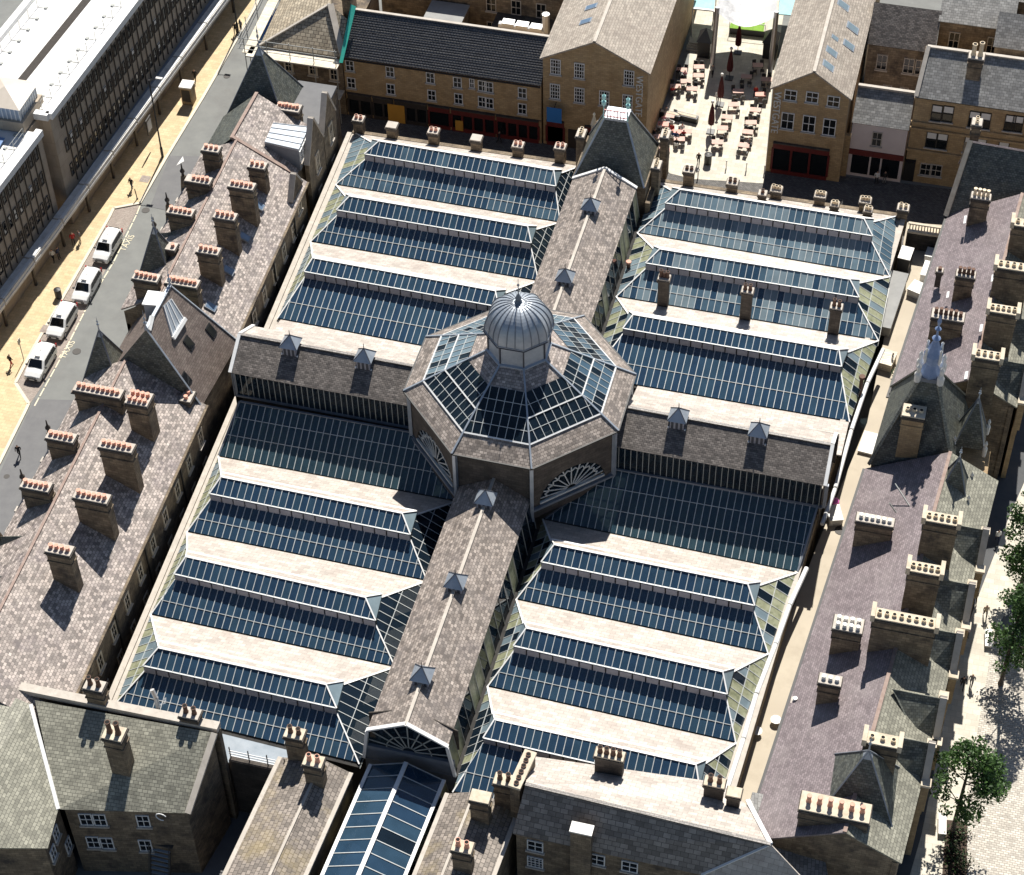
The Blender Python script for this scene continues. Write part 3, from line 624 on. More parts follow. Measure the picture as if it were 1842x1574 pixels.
# market street: carriageway is the ground sheet; the yellow pavement beside the offices is a raised slab
def slab(name, pts, z, mat, edge='kerb_stone'):
    q = [(p[0], p[1]) for p in pts]
    if sum(q[i-1][0]*q[i][1]-q[i][0]*q[i-1][1] for i in range(len(q))) < 0: q = q[::-1]
    mb = MB(); mb.prism(q, -.01, z); return mb.build(name, mat, None, kind='structure')
kb = [at(u, v, 0) for u, v in ((-120, 1060), (0, 832), (46, 740), (52, 727), (28, 690), (60, 628), (196, 393), (205, 375), (252, 366), (300, 283), (364, 178), (459, 14), (520, -95), (600, -240))]
pts = [(p.x, p.y) for p in kb]
slab('pavement', [(-62, -60), (-62, 130)]+[(p[0]-.15, p[1]) for p in pts[::-1]], 0.12, 'paving_yellow')
mb = MB()
for a, b in zip(pts[:-1], pts[1:]):
    mb.bar(V((a[0], a[1], 0)), V((b[0], b[1], 0)), .32, .125)
mb.build('kerb', 'kerb_stone', None, kind='structure')
# taxi rank bay
bay_ = [at(u, v, 0) for u, v in ((52, 727), (28, 690), (60, 628), (196, 393), (205, 375), (252, 366), (170, 520), (120, 625))]
flat('taxi_bay', [(p.x+.1, p.y) for p in bay_], 0.004, 'bay_paving')
mb = MB(); ln = [at(u, v, .008) for u, v in ((62, 730), (118, 628), (160, 545), (205, 470), (246, 385), (253, 367))]
for a, b in zip(ln[:-1], ln[1:]):
    d = (b-a); nn = max(1, int(d.length/1.3))
    for i in range(nn):
        p, q = a+d*(i/nn), a+d*((i+.85)/nn); s_ = V((d.y, -d.x, 0)).normalized()*.07
        mb.poly([p-s_, p+s_, q+s_, q-s_])
mb.build('bay_line', 'road_paint', None, kind='structure')
# darker resurfaced strips of the carriageway
flat('road_patch', [at(u, v, 0) for u, v in ((0, 985), (0, 850), (62, 718), (148, 720), (40, 900))], 0.004, 'asphalt_new')
flat('road_patch', [at(u, v, 0) for u, v in ((270, 372), (305, 280), (385, 282), (330, 385))], 0.004, 'asphalt_new')
# Westgate: stone setts between the market and the shops, pale paved square to the right
flat('street_setts', [(-45, 33), (60, 33), (60, 56), (-45, 52)], 0.004, 'setts')
sq = [at(u, v, 0) for u, v in ((1172, 236), (1238, 128), (1250, -40), (1420, -40), (1390, 150), (1374, 330), (1245, 322), (1205, 312), (1188, 292), (1178, 265))]
flat('square_paving', sq, 0.02, 'paving_pale')
mb = MB(); g = [at(u, v, .02) for u, v in ((1320, 268), (1376, 130))]
mb.bar(g[0], g[1], .35, .012); mb.build('drain_channel', 'kerb_stone', None, kind='structure')
mb = MB(); g = [at(u, v, .02) for u, v in ((1236, 245), (1278, 118))]
mb.bar(g[0], g[1], .3, .012); mb.build('drain_channel', 'kerb_stone', None, kind='structure')
# Southgate on the right: footway and pale cobbles
lane_shade = [at(u, v, 0) for u, v in ((1640, 1100), (1800, 640), (1960, 330), (2100, 330), (1900, 900), (1790, 1130), (1735, 1450), (1700, 1700), (1480, 1700))]
M('asphalt_shaded', (0.075, 0.078, 0.082), (0.10, 0.103, 0.106), 0.9, 0.6)
flat('lane_shade', lane_shade, 0.003, 'asphalt_shaded')  # shade of the terrace painted on the street as darker asphalt
ft = [at(u, v, 0) for u, v in ((1755, 1085), (1815, 930), (1890, 760), (1960, 760), (1890, 930), (1795, 1130), (1735, 1450), (1700, 1640), (1618, 1640), (1658, 1500), (1690, 1340), (1702, 1240))]
flat('footway', ft, 0.006, 'paving_pale')
cb = [at(u, v, 0) for u, v in ((1790, 1130), (1960, 1130), (1960, 1700), (1690, 1700), (1735, 1450))]
flat('cobbled_road', cb, 0.010, 'cobble_pale')
# yard between the market and the right-hand terrace
yd = [at(u, v, 4.2) for u, v in ((1632, 400), (1700, 405), (1660, 520), (1590, 780), (1500, 1060), (1350, 1480), (1290, 1480), (1310, 1400), (1470, 980), (1560, 760), (1600, 560))]
mb = MB(); q = [(p.x, p.y) for p in yd]; mb.prism(q if sum(q[i-1][0]*q[i][1]-q[i][0]*q[i-1][1] for i in range(len(q))) > 0 else q[::-1], 0, 4.2); mb.build('raised_yard', 'yard_concrete', None, kind='structure')
flat('alley_floor', [(-31, -45), (-27, -45), (-28.5, 40), (-33, 40)], 0.006, 'setts')
# covers in the road
mb = None
for u, v, r in ((262, 378, .45), (408, 137, .4), (138, 632, .45), (12, 857, .3)):
    p = at(u, v, .01); mb = MB(); mb.ring(p, [(r, .0), (r, .014)], 14); mb.build('manhole_cover', 'iron_cover', None, kind='structure')
for u, v in ((83, 592), (261, 322), (140, 700)):
    p = at(u, v, .12); mb = MB(); mb.cbox(p, 1.1, 1.1, .118, .128); mb.build('manhole_cover', 'bay_paving', None, kind='structure')
# TAXIS painted beside the rank
def text(s, P, size, mat, rot=(0, 0, 0), ext=0.004, name='lettering', parent=None, align='CENTER', sx=1.0, kind=None):
    cu = bpy.data.curves.new(name, 'FONT'); cu.body = s; cu.size = size; cu.extrude = ext; cu.align_x = align; cu.align_y = 'CENTER'
    t = bpy.data.objects.new(name, cu); dg = None
    COL.objects.link(t); bpy.context.view_layer.update()
    me = bpy.data.meshes.new_from_object(t.evaluated_get(bpy.context.evaluated_depsgraph_get())); bpy.data.objects.remove(t)
    me.materials.clear(); me.materials.append(MATS[mat])
    o = bpy.data.objects.new(name, me); COL.objects.link(o); o.rotation_euler = rot; o.scale = (sx, 1, 1)
    if parent: o.parent = parent; o.location = V(P)-ORG[parent.name]
    else: o.location = P
    if kind: o['kind'] = kind
    return o
for u, v in ((229, 437), (121, 629)):
    text('TAXIS', at(u, v, .012), 1.0, 'road_paint', (0, 0, math.radians(88)), .001, 'road_lettering', kind='structure')
tri = [at(u, v, 0) for u, v in ((317, 298), (329, 281), (331, 290))]
flat('road_arrow', tri, .010, 'white_line')
# ================================================================== building helpers
WC = {}
def window(parent, P, ang, wd, ht, style='sash', name='window'):
    """window set in a wall: P bottom centre on the wall face, ang = direction the wall faces (radians, 0 = -Y)"""
    key = (style, round(wd, 2), round(ht, 2))
    if key not in WC:
        fm = {'sash': 'white_paint', 'sash12': 'white_paint', 'stone': 'stone_pale', 'dark': 'black', 'grey': 'coping', 'blind': 'black'}[style]
        mb = MB(); t = 0.09 if style != 'stone' else 0.2
        x = wd/2
        mb.box((-x-.0, -.08, 0), (-x+t, .05, ht)); mb.box((x-t, -.08, 0), (x, .05, ht)); mb.box((-x+t, -.08, ht-t), (x-t, .05, ht)); mb.box((-x+t, -.08, 0), (x-t, .05, t))
        mb.box((-x+t, -.065, ht*.5-.04), (x-t, .03, ht*.5+.04))
        nv = {'sash': 1, 'sash12': 3, 'stone': 1, 'dark': 0, 'grey': 1, 'blind': 0}[style]
        for i in range(nv):
            xx = -x+wd*(i+1)/(nv+1); mb.box((xx-.03, -.06, t), (xx+.03, .03, ht-t))
        if style == 'sash12':
            for f in (.25, .75): mb.box((-x+t, -.06, ht*f-.025), (x-t, .03, ht*f+.025))
        fr = mb.mesh('frame', [fm])
        mb = MB(); mb.box((-x+t*.6, -.02, t*.6), (x-t*.6, .04, ht-t*.6)); pn = mb.mesh('pane', [GLW])
        mb = MB(); mb.box((-x-.12, -.2, -.16), (x+.12, .02, -.02)); sm = mb.mesh('sill', ['coping' if style != 'dark' else 'stone'])
        bl = None
        if style == 'blind':
            mb = MB(); mb.box((-x+t, -.045, ht*.58), (x-t, -.03, ht-t)); bl = mb.mesh('blind', ['pot_white'])
        WC[key] = (fr, pn, sm, bl)
    fr, pn, sm, bl = WC[key]
    o = place(fr, name, P, parent); o.rotation_euler = (0, 0, ang)
    for me, nm in ((pn, 'pane'), (sm, 'sill'), (bl, 'blind')):
        if me is None: continue
        c = bpy.data.objects.new(nm, me); COL.objects.link(c); c.parent = o
    return o
POTS = {}
def stack(parent, C, sx, sy, z0, z1, pots=(4, 1), pm='terracotta', wm='stone', cap='coping', ang=0.0, ph=0.4, pr=0.19, band=True, name='chimney_stack', closed=True):
    """chimney stack centred on plan C from z0 (inside the roof) to its cap at z1, with pots as sub-parts"""
    C = V((C[0], C[1], 0))
    mb = MB(); mb.cbox(C, sx, sy, z0, z1-.32, ang, 0)
    if band: mb.cbox(C, sx+.16, sy+.16, z1-1.35, z1-1.22, ang, 0)
    mb.cbox(C, sx+.12, sy+.12, z1-.55, z1-.32, ang, 2); mb.cbox(C, sx+.28, sy+.28, z1-.32, z1-.16, ang, 2); mb.cbox(C, sx+.12, sy+.12, z1-.16, z1, ang, 1)
    o = mb.build(name, [wm, cap, 'stone_dark'], parent)
    key = (pm, ph, pr, closed)
    if key not in POTS:
        mb = MB(); mb.ring((0, 0), [(pr*1.12, 0), (pr*1.12, ph*.12), (pr*.9, ph*.2), (pr*.85, ph*.85), (pr*1.05, ph*.9), (pr*1.05, ph)], 10)
        if not closed: mb.ring((0, 0), [(pr*.8, ph-.01), (pr*.8, ph+.004)], 10, 1)
        POTS[key] = mb.mesh('chimney_pot', [pm, 'soot'])
    nx, ny = pots; ca, sa = math.cos(ang), math.sin(ang)
    for i in range(nx):
        for j in range(ny):
            dx = (i-(nx-1)/2)*(sx*.94/max(nx, 1)); dy = (j-(ny-1)/2)*(sy*.5)
            if rnd() < .03 and nx > 3: continue
            place(POTS[key], 'chimney_pot', V((C.x+dx*ca-dy*sa, C.y+dx*sa+dy*ca, z1-.01)), o).scale = (1, 1, .85+.3*rnd())
    return o
def skylight(parent, P, n, up, wd, ht, frame='lead', gm=None, name='skylight'):
    """roof light lying on a slope with normal n, up = direction up the slope"""
    s_ = up.cross(n).normalized(); mb = MB()
    c = [P-s_*wd/2-up*ht/2, P+s_*wd/2-up*ht/2, P+s_*wd/2+up*ht/2, P-s_*wd/2+up*ht/2]
    if (c[1]-c[0]).cross(c[2]-c[0]).dot(n) < 0: c.reverse()
    mb.hexa([p-n*.05 for p in c], [p+n*.11 for p in c]); o = mb.build(name, frame, parent)
    c2 = [P+(p-P)*.8 for p in c]; mb = MB(); mb.hexa([p+n*.10 for p in c2], [p+n*.125 for p in c2]); mb.build('pane', [gm or SKYG], o)
    return o
SKYG = glass('skylight_glass', (.5, .6, .7), 0.0, .03, 1.9, (0.10, 0.15, 0.22))
def spire(parent, C, hw, z0, z1, mat='slate_spire', base=None, ang=0.0, tip=1.6, hy=None, name='spire'):
    hy = hy or hw
    ca, sa = math.cos(ang), math.sin(ang); b = [V((C[0]+x*ca-y*sa, C[1]+x*sa+y*ca, z0)) for x, y in ((-hw, -hy), (hw, -hy), (hw, hy), (-hw, hy))]
    T = V((C[0], C[1], z1)); mb = MB(); mb.poly(b[::-1])
    for i in range(4): mb.poly([b[i], b[(i+1) % 4], T])
    o = mb.build(name, mat, parent)
    mb = MB()
    for i in range(4): mb.bar(b[i], T, .12, .06)
    mb.build('hip_roll', 'lead_dark' if mat == 'slate_spire' else 'coping', o)
    mb = MB(); s_ = .18; q = [T+(p-T)*.12 for p in b]
    for i in range(4): mb.poly([q[i]+(T-q[i])*0+V((0, 0, .03)), q[(i+1) % 4]+V((0, 0, .03)), T+Z*.08])
    mb.ring(C, [(.09, z1-.1), (.05, z1+tip*.35), (.13, z1+tip*.42), (.13, z1+tip*.48), (.04, z1+tip*.55), (.1, z1+tip*.68), (.03, z1+tip*.76), (.02, z1+tip), (0, z1+tip+.02)], 7)
    mb.build('finial', 'lead', o)
    if base: 
        mb = MB(); mb.cbox(C, hw*2-.3, hy*2-.3, base, z0-.001, ang); mb.build('turret_wall', 'stone', parent)
    return o

# ================================================================== LEFT TERRACE (market street)
lt = thing('stone_terrace', (-36, -5, 0), 'long blackened stone terrace with ranks of chimneys and spired turrets along the market street', 'terrace')
xe = lambda y: -29.2-.035*y
xr = lambda y: -36.1-.033*y
xf = lambda y: -39.9-.033*y
LE, LR = 11.0, 15.0
def seg(y0, y1, ze=LE, zr=LR, dx=0.0, mat='slate_terrace'):
    e0, e1, r0, r1, f0, f1 = V((xe(y0)+.35, y0, ze-.2)), V((xe(y1)+.35, y1, ze-.2)), V((xr(y0), y0, zr)), V((xr(y1), y1, zr)), V((xf(y0)-.3, y0, ze+1.6)), V((xf(y1)-.3, y1, ze+1.6))
    mb = MB(); mb.sheet([e0, e1, r1, r0], .15); mb.build('roof_slope', mat, lt)
    mb = MB(); mb.sheet([f0, r0, r1, f1][::-1], .15); mb.build('roof_slope', mat, lt)
    mb = MB(); mb.bar(r0, r1, .24, .08); mb.build('ridge_tiles', 'ridge_tile', lt)
    mb = MB(); mb.bar(e0+V((.1, 0, -.15)), e1+V((.1, 0, -.15)), .25, .15); mb.build('gutter', 'stone', lt)
    # walls
    for X in (xe, xf):
        s_ = 1 if X is xe else -1
        a, b = V((X(y0), y0, 0)), V((X(y1), y1, 0)); t = V((-s_*.4, 0, 0)); q = [a, b, b+t, a+t]
        if s_ < 0: q = q[::-1]
        mb = MB(); mb.hexa(q, [V((p.x, p.y, ze-.25)) for p in q]); mb.build('wall', 'stone', lt)
seg(-42.5, -5.2); seg(3.3, 27.5)
for y in (-42.4, 27.4, -5.2, 3.3):
    mb = MB(); mb.poly([V((xf(y), y, 0)), V((xe(y), y, 0)), V((xe(y), y, LE-.3)), V((xr(y), y, LR-.1)), V((xf(y), y, LE+1.4))]); mb.build('end_wall', 'stone', lt)
nL = (V((-36.1, 0, 15))-V((-29.2, 0, 11))).cross(V((-.034, 1, 0))).normalized(); nL = nL if nL.z > 0 else -nL
PL = V((-28.85, 0, 10.8)); upL = V((-6.9, 0, 4)).normalized()
nL = V((4, 0, 6.9)).normalized()
# alley-side windows
y = -40.0
while y < 26:
    if not (-7 < y < 4.5):
        for z_ in (7.2, 3.2): window(lt, V((xe(y)+.02, y, z_)), math.radians(90)+.035, 1.1, 1.9, 'stone')
    y += 3.3
for y_ in (-36, -29.5, -22, -12.5, 8.5, 16, 23):
    mb = MB(); mb.bar(V((xe(y_)+.12, y_, 0)), V((xe(y_)+.12, y_, 10.6)), .14, .14, V((1, 0, 0))); mb.build('drainpipe', 'black', lt)
# chimneys: right-hand rank
for (u, v, x, n, sx) in ((463, 296, -33.2, (3, 1), 1.7), (435, 332, -33.0, (5, 1), 2.5), (405, 387, -33.0, (4, 1), 2.1), (375, 449, -33.0, (4, 1), 2.1), (250, 716, -31.9, (4, 2), 2.0), (210, 801, -31.5, (6, 1), 3.0), (165, 892, -31.5, (6, 1), 3.0), (107, 987, -31.6, (4, 1), 2.1)):
    p = atx(u, v, x); stack(lt, p, sx, .95 if n[1] == 1 else 1.5, 10.5, p.z, n, wm='stone')
# left-hand rank on the street side of the ridge
for (u, v, x, n, sx) in ((380, 266, -38.0, (3, 1), 1.7), (357, 322, -38.0, (5, 1), 2.5), (325, 379, -38.0, (5, 1), 2.5), (298, 441, -37.9, (4, 1), 2.1), (110, 784, -37.2, (5, 1), 2.5), (65, 872, -37.0, (5, 1), 2.5)):
    p = atx(u, v, x); stack(lt, p, sx, .95, 10.5, p.z, n, wm='stone')
# long party-wall stacks
for (u, v, x, n, sx) in ((263, 497, -37.6, (5, 1), 2.4), (328, 506, -34.2, (7, 1), 3.1), (177, 701, -36.2, (9, 1), 4.4)):
    p = atx(u, v, x); stack(lt, p, sx, 1.0, 9.5, p.z, n, wm='stone')
p = atx(337, 712, -30.1); stack(lt, p, .95, 1.3, 5.0, p.z, (1, 2), wm='stone')
p = atx(351, 678, -30.6); stack(lt, p, .7, .7, 9.0, p.z, (1, 1), wm='stone')
p = atx(60, 1190, -31.4); stack(lt, p, 1.1, 1.3, 10.0, p.z, (0, 0), wm='stone')
p = at(171, 1243, 12.2); stack(lt, p, .7, .7, 9.0, 12.4, (1, 1), wm='stone_dark')
# white flashings at the foot of stacks and skylights
for i, (u, v) in enumerate(((465, 370), (440, 427), (411, 487), (379, 552), (289, 737), (257, 800), (215, 898), (172, 991), (122, 1094), (36, 1193), (90, 1177))):
    P = onplane(u, v, PL, nL); skylight(lt, P, nL, upL, .85, 1.15, 'lead_dark' if i not in (6, 7) else 'lead')
# centre pavilion with a steep slate roof
aN, aS = at(307, 514, 18.8), at(262, 592, 18.8); aN.x = aS.x = (aN.x+aS.x)/2
c = [V((-39.4, -5.7, LE-.2)), V((-29.0, -5.5, LE-.2)), V((-28.6, 3.4, LE-.2)), V((-39.4, 3.6, LE-.2))]
M('slate_pavilion', (0.15, 0.115, 0.1), (0.22, 0.18, 0.155), 0.6, 1.2, (0.4, 0.26, 0.018, 0.8, 1.2), None, 0.3)
for q in ([c[1], c[2], aN, aS], [c[3], c[0], aS, aN]):
    mb = MB(); mb.sheet(q, .15); mb.build('roof_slope', 'slate_pavilion', lt)
for q in ([c[0], c[1], aS], [c[2], c[3], aN]):
    mb = MB(); mb.sheet(q, .15); mb.build('roof_slope', 'slate_spire', lt)
mb = MB(); mb.bar(aN, aS, .3, .14); mb.bar(c[1], aS, .16, .08); mb.bar(c[2], aN, .16, .08); mb.build('ridge_lead', 'lead', lt)
mb = MB(); mb.prism([(-39.2, -5.5), (-29.2, -5.3), (-28.8, 3.2), (-39.2, 3.4)], 0, LE-.25); mb.build('pavilion_wall', 'stone', lt)
for ap in (aN, aS):
    mb = MB(); mb.ring(ap, [(.2, ap.z), (.06, ap.z+.5), (.18, ap.z+.7), (.18, ap.z+.85), (.05, ap.z+1.0), (.12, ap.z+1.3), (.03, ap.z+1.5), (.02, ap.z+2.3), (0, ap.z+2.35)], 7); mb.build('finial', 'lead', lt)
# lead-clad dormer on the pavilion
zt = 18.4; q = [at(u, v, zt) for u, v in ((258, 548), (290.7, 550.7), (300.6, 529.4), (267.8, 525.6))]
dz_ = V((0, 0, 2.2)); mb = MB(); mb.hexa([p-dz_ for p in q], q); dmr = mb.build('dormer', 'lead', lt)
mb = MB(); cc = sum(q, V())/4; mb.hexa([cc+(p-cc)*1.12 for p in q], [cc+(p-cc)*1.12+Z*.14 for p in q]); mb.build('dormer_roof', 'white_paint', dmr)
nP = (c[2]-c[1]).cross(aN-c[1]).normalized(); nP = nP if nP.z > 0 else -nP
ap_ = [onplane(u, v, c[1], nP)+nP*.18 for u, v in ((291, 552), (306, 538), (330, 574), (308, 610))]
mb = MB(); mb.sheet(ap_, .2); mb.build('dormer_apron', 'lead', dmr)
mb = MB()
for t in (.05, .35, .65, .95): mb.bar(ap_[0]+(ap_[1]-ap_[0])*t, ap_[3]+(ap_[2]-ap_[3])*t, .09, .07, nP)
mb.build('apron_rolls', 'white_paint', dmr)
mb = MB(); mb.bar(ap_[2], ap_[3], .35, .2, nP); a_ = [onplane(u, v, c[1], nP)+nP*.1 for u, v in ((270, 570), (264, 595))]; mb.bar(a_[0], a_[1], .35, .3, nP); mb.build('dormer_trim', 'white_paint', dmr)
upP = nP.cross(V((0, 1, 0))).normalized(); upP = upP if upP.z > 0 else -upP
for u, v in ((339, 617), (379, 595), (334, 682)): skylight(lt, onplane(u, v, c[1], nP), nP, upP, .9, 1.3, 'black', GLW)
# turrets with slated spires on the street front
spire(lt, (-38.6, 9.6), 2.1, 11.4, 18.0, base=0)
spire(lt, (-38.5, -4.4), 2.0, 11.4, 17.4, base=0)
spire(lt, (-38.3, 38.9), 3.3, 11.0, 18.2, base=0, tip=3.0)
# small gabled dormers facing the street
for y_ in (-36.5, -31, -26.5, -20.5, -14.5, 13.6, 17.4, 22):
    X = xf(y_); d = V((X, y_, 0)); mb = MB(); h = 1.7
    mb.sheet([V((X-.4, y_-h, 11.2)), V((X+3.4, y_-h*.2, 14.2)), V((X+3.4, y_, 14.4)), V((X-.4, y_, 13.3))], .1); mb.sheet([V((X-.4, y_, 13.3)), V((X+3.4, y_, 14.4)), V((X+3.4, y_+h*.2, 14.2)), V((X-.4, y_+h, 11.2))], .1)
    mb.build('dormer_roof', 'slate_spire', lt)
    mb = MB(); mb.hexa([V((X-.5, y_-h-.1, 8.5)), V((X-.1, y_-h-.1, 8.5)), V((X-.1, y_+h+.1, 8.5)), V((X-.5, y_+h+.1, 8.5))], [V((X-.5, y_-.15, 13.9)), V((X-.1, y_-.15, 13.9)), V((X-.1, y_+.15, 13.9)), V((X-.5, y_+.15, 13.9))]); mb.build('dormer_gable', 'stone', lt)
    mb = MB(); mb.ring((X-.3, y_), [(.2, 13.8), (.12, 14.2), (.28, 14.5), (.1, 14.8), (.06, 15.4), (0, 15.5)], 6); mb.build('gable_finial', 'stone_dark', lt)
    for s_ in (-1, 1):
        mb = MB(); mb.cbox((X-.3, y_+s_*(h+.1)), .5, .5, 9.5, 12.0); mb.cbox((X-.3, y_+s_*(h+.1)), .62, .62, 12.0, 12.2, mi=1); mb.build('gable_pier', ['stone', 'coping'], lt)
# north block of the terrace
yb0, yb1 = 27.5, 43.0
mb = MB(); mb.prism([(-41.6, yb0), (-31.2, yb0), (-31.6, yb1), (-41.6, yb1)], 0, 11.2); mb.build('north_block_wall', 'stone', lt)
e0, e1, r0, r1 = V((-31.0, yb0, 11.2)), V((-31.3, 35.3, 11.2)), V((-37.6, yb0, 15.0)), V((-37.6, 35.3, 15.0))
mb = MB(); mb.sheet([e0, e1, r1, r0], .15); mb.build('roof_slope', 'slate_terrace', lt)
mb = MB(); mb.sheet([V((-41.8, yb0, 11.2)), r0, r1, V((-41.8, 35.3, 11.2))][::-1], .15); mb.build('roof_slope', 'slate_spire', lt)
mb = MB(); mb.poly([V((-41.8, yb0, 10)), V((-31, yb0, 10)), e0, r0, V((-41.8, yb0, 11.2))]); mb.build('gable_wall', 'stone_dark', lt)
mb = MB(); mb.bar(e0+V((0, 0, .1)), r0+V((0, 0, .1)), .4, .3); mb.bar(r0, r1, .35, .14); mb.build('gable_coping', 'ridge_tile', lt)
mb = MB(); mb.sheet([V((-31.4, 35.3, 11.3)), V((-31.6, yb1, 11.3)), V((-36, yb1, 11.3)), V((-36, 35.3, 11.3))], .3); mb.build('flat_roof', 'asphalt_new', lt)
# lead flat-roofed dormer
q = [at(u, v, 13.6) for u, v in ((476, 258), (537, 272), (556, 230), (492, 223))]
mb = MB(); mb.hexa([V((p.x, p.y, 11.0)) for p in q], [p-Z*.02 for p in q]); d2 = mb.build('dormer', 'lead_dark', lt)
mb = MB(); mb.hexa([p for p in q], [p+Z*.16 for p in q]); mb.build('dormer_roof', 'lead', d2)
mb = MB()
for t in (.02, .25, .5, .75, .98):
    a, b = q[0]+(q[3]-q[0])*t, q[1]+(q[2]-q[1])*t; mb.bar(a+Z*.16, b+Z*.16, .1, .06)
mb.build('roof_rolls', 'lead_dark', d2)
for t in (.14, .38, .62, .86):
    p = q[1]+(q[2]-q[1])*t; window(d2, V((p.x+.02, p.y, 12.0)), math.radians(93), .8, 1.4, 'sash')
p = atx(519, 192, -34.4); stack(lt, p, 2.5, 1.2, 10.5, p.z, (6, 1), 'terracotta')
# stone gables of the alley front
for (y_, zt_, hw_) in ((32.0, 15.5, 2.4), (37.0, 15.0, 2.0), (25.2, 13.6, 1.6)):
    X = xe(y_)-.1; mb = MB(); b = [V((X, y_-hw_, 0)), V((X, y_+hw_, 0))]
    prof = [(-hw_, 0), (hw_, 0), (hw_, 11.2), (0, zt_), (-hw_, 11.2)]
    mb.hexa([V((X-.35, y_+a, z_)) for a, z_ in prof][::-1], [V((X+.1, y_+a, z_)) for a, z_ in prof][::-1]); mb.build('gable_wall', 'stone', lt)
    mb = MB(); mb.bar(V((X-.1, y_-hw_, 11.2)), V((X-.1, y_, zt_)), .6, .18); mb.bar(V((X-.1, y_, zt_)), V((X-.1, y_+hw_, 11.2)), .6, .18); mb.build('gable_coping', 'coping', lt)
    window(lt, V((X+.12, y_, 8.6)), math.radians(92), 1.2, 2.4, 'stone'); window(lt, V((X+.12, y_, 4.2)), math.radians(92), 1.2, 2.2, 'stone')
p = at(400, 40, 14); 
for (u, v, n) in ((477, 92, 2), (524, 102, 3)):
    p = aty(u, v, 47.0)
    stack(lt, (p.x, 45.0), 1.0+.35*n, .9, 8, p.z-2.0, (n, 1))
# pale hip coping at the south end
mb = MB(); a, b = onplane(44, 1125, PL, nL), onplane(14, 1195, PL, nL); mb.bar(a, b, .4, .2, nL); mb.build('hip_coping', 'coping', lt)
# ================================================================== OFFICE BLOCK (far left)
M('office_stone', (0.36, 0.295, 0.225), (0.43, 0.36, 0.28), 0.85, 0.7, (1.18, 1.6, 0.01, 0.93, 1.06), (0.2, 0.165, 0.13), 0.1)
M('roof_membrane', (0.70, 0.69, 0.67), (0.80, 0.79, 0.77), 0.7, 0.25, patch=((0.55, 0.53, 0.5), 0.5), pscale=0.12)
M('gravel_dark', (0.04, 0.035, 0.03), (0.065, 0.055, 0.048), 0.95, 3.0)
M('lichen_white', (0.74, 0.72, 0.68), (0.62, 0.6, 0.55), 0.8, 1.2, patch=((0.3, 0.28, 0.25), 0.5), pscale=0.9)
M('metal_beige', (0.50, 0.44, 0.37), (0.55, 0.49, 0.42), 0.5, 1.0)
M('blue_roof', (0.10, 0.19, 0.36), (0.13, 0.23, 0.42), 0.5, 0.6)
ob = thing('office_block', (-57, 27, 0), 'long modern stone-clad office block with white flat roof and street canopy', 'office block')
fx = lambda y: -57.5+.056*(y-26.8)
def oblk(y0, y1, zt, d0, dark_slot=None):
    a, b = V((fx(y0), y0, 0)), V((fx(y1), y1, 0)); t = V((-d0, 0, 0)); q = [a, b, b+t, a+t]
    mb = MB(); mb.hexa(q, [V((p.x, p.y, zt-.6)) for p in q]); mb.build('wall', 'office_stone', ob)
    mb = MB(); mb.hexa([V((p.x, p.y, zt-.6)) for p in q], [V((p.x, p.y, zt-.35)) for p in q]); mb.build('roof', 'roof_membrane', ob)
    # parapets
    for p, r in ((q[0], q[1]), (q[3], q[2]), (q[0], q[3])):
        mb = MB(); mb.bar(V((p.x, p.y, zt-.6)), V((r.x, r.y, zt-.6)), .75, .75); mb.build('parapet', 'white_paint', ob)
    # roof rail standards
    mb = MB(); n = int((y1-y0)/2.2)
    for i in range(n+1):
        y = y0+1+(y1-y0-2)*i/max(1, n)
        for xo in (1.3, d0-1.3):
            P = V((fx(y)-xo, y, zt-.35)); mb.bar(P, P+Z*1.1, .05, .05, V((1, 0, 0))); mb.bar(P, P+V((-.9 if xo < 3 else .9, 0, 0)), .05, .05); mb.cbox((P.x+(-1.0 if xo < 3 else 1.0), P.y), .35, .35, zt-.35, zt-.2)
    for z_ in (.55, 1.1):
        for xo in (1.3, d0-1.3): mb.bar(V((fx(y0+1)-xo, y0+1, zt-.35+z_)), V((fx(y1-1)-xo, y1-1, zt-.35+z_)), .035, .035)
    mb.build('safety_rail', 'iron_frame', ob)
oblk(26.8, 84, 15.0, 11.5)
oblk(-6, 24.6, 14.6, 13.0)
a, b = V((fx(24)-1.4, 24.0, 0)), V((fx(27)-1.4, 27.5, 0)); mb = MB(); mb.hexa([a, b, b-V((9, 0, 0)), a-V((9, 0, 0))], [p+Z*14.2 for p in (a, b, b-V((9, 0, 0)), a-V((9, 0, 0)))]); mb.build('stair_recess', 'office_stone', ob)
# dark gravel strip along the roof
q = [at(u, v, 14.67) for u, v in ((30, 144.5), (46, 146), (166, -2), (149, -2))]; q += []
mb = MB(); d = (q[3]-q[0])*1.6; mb.poly([q[0], q[1], q[1]+d, q[0]+d]); mb.build('gravel_strip', 'gravel_dark', ob)
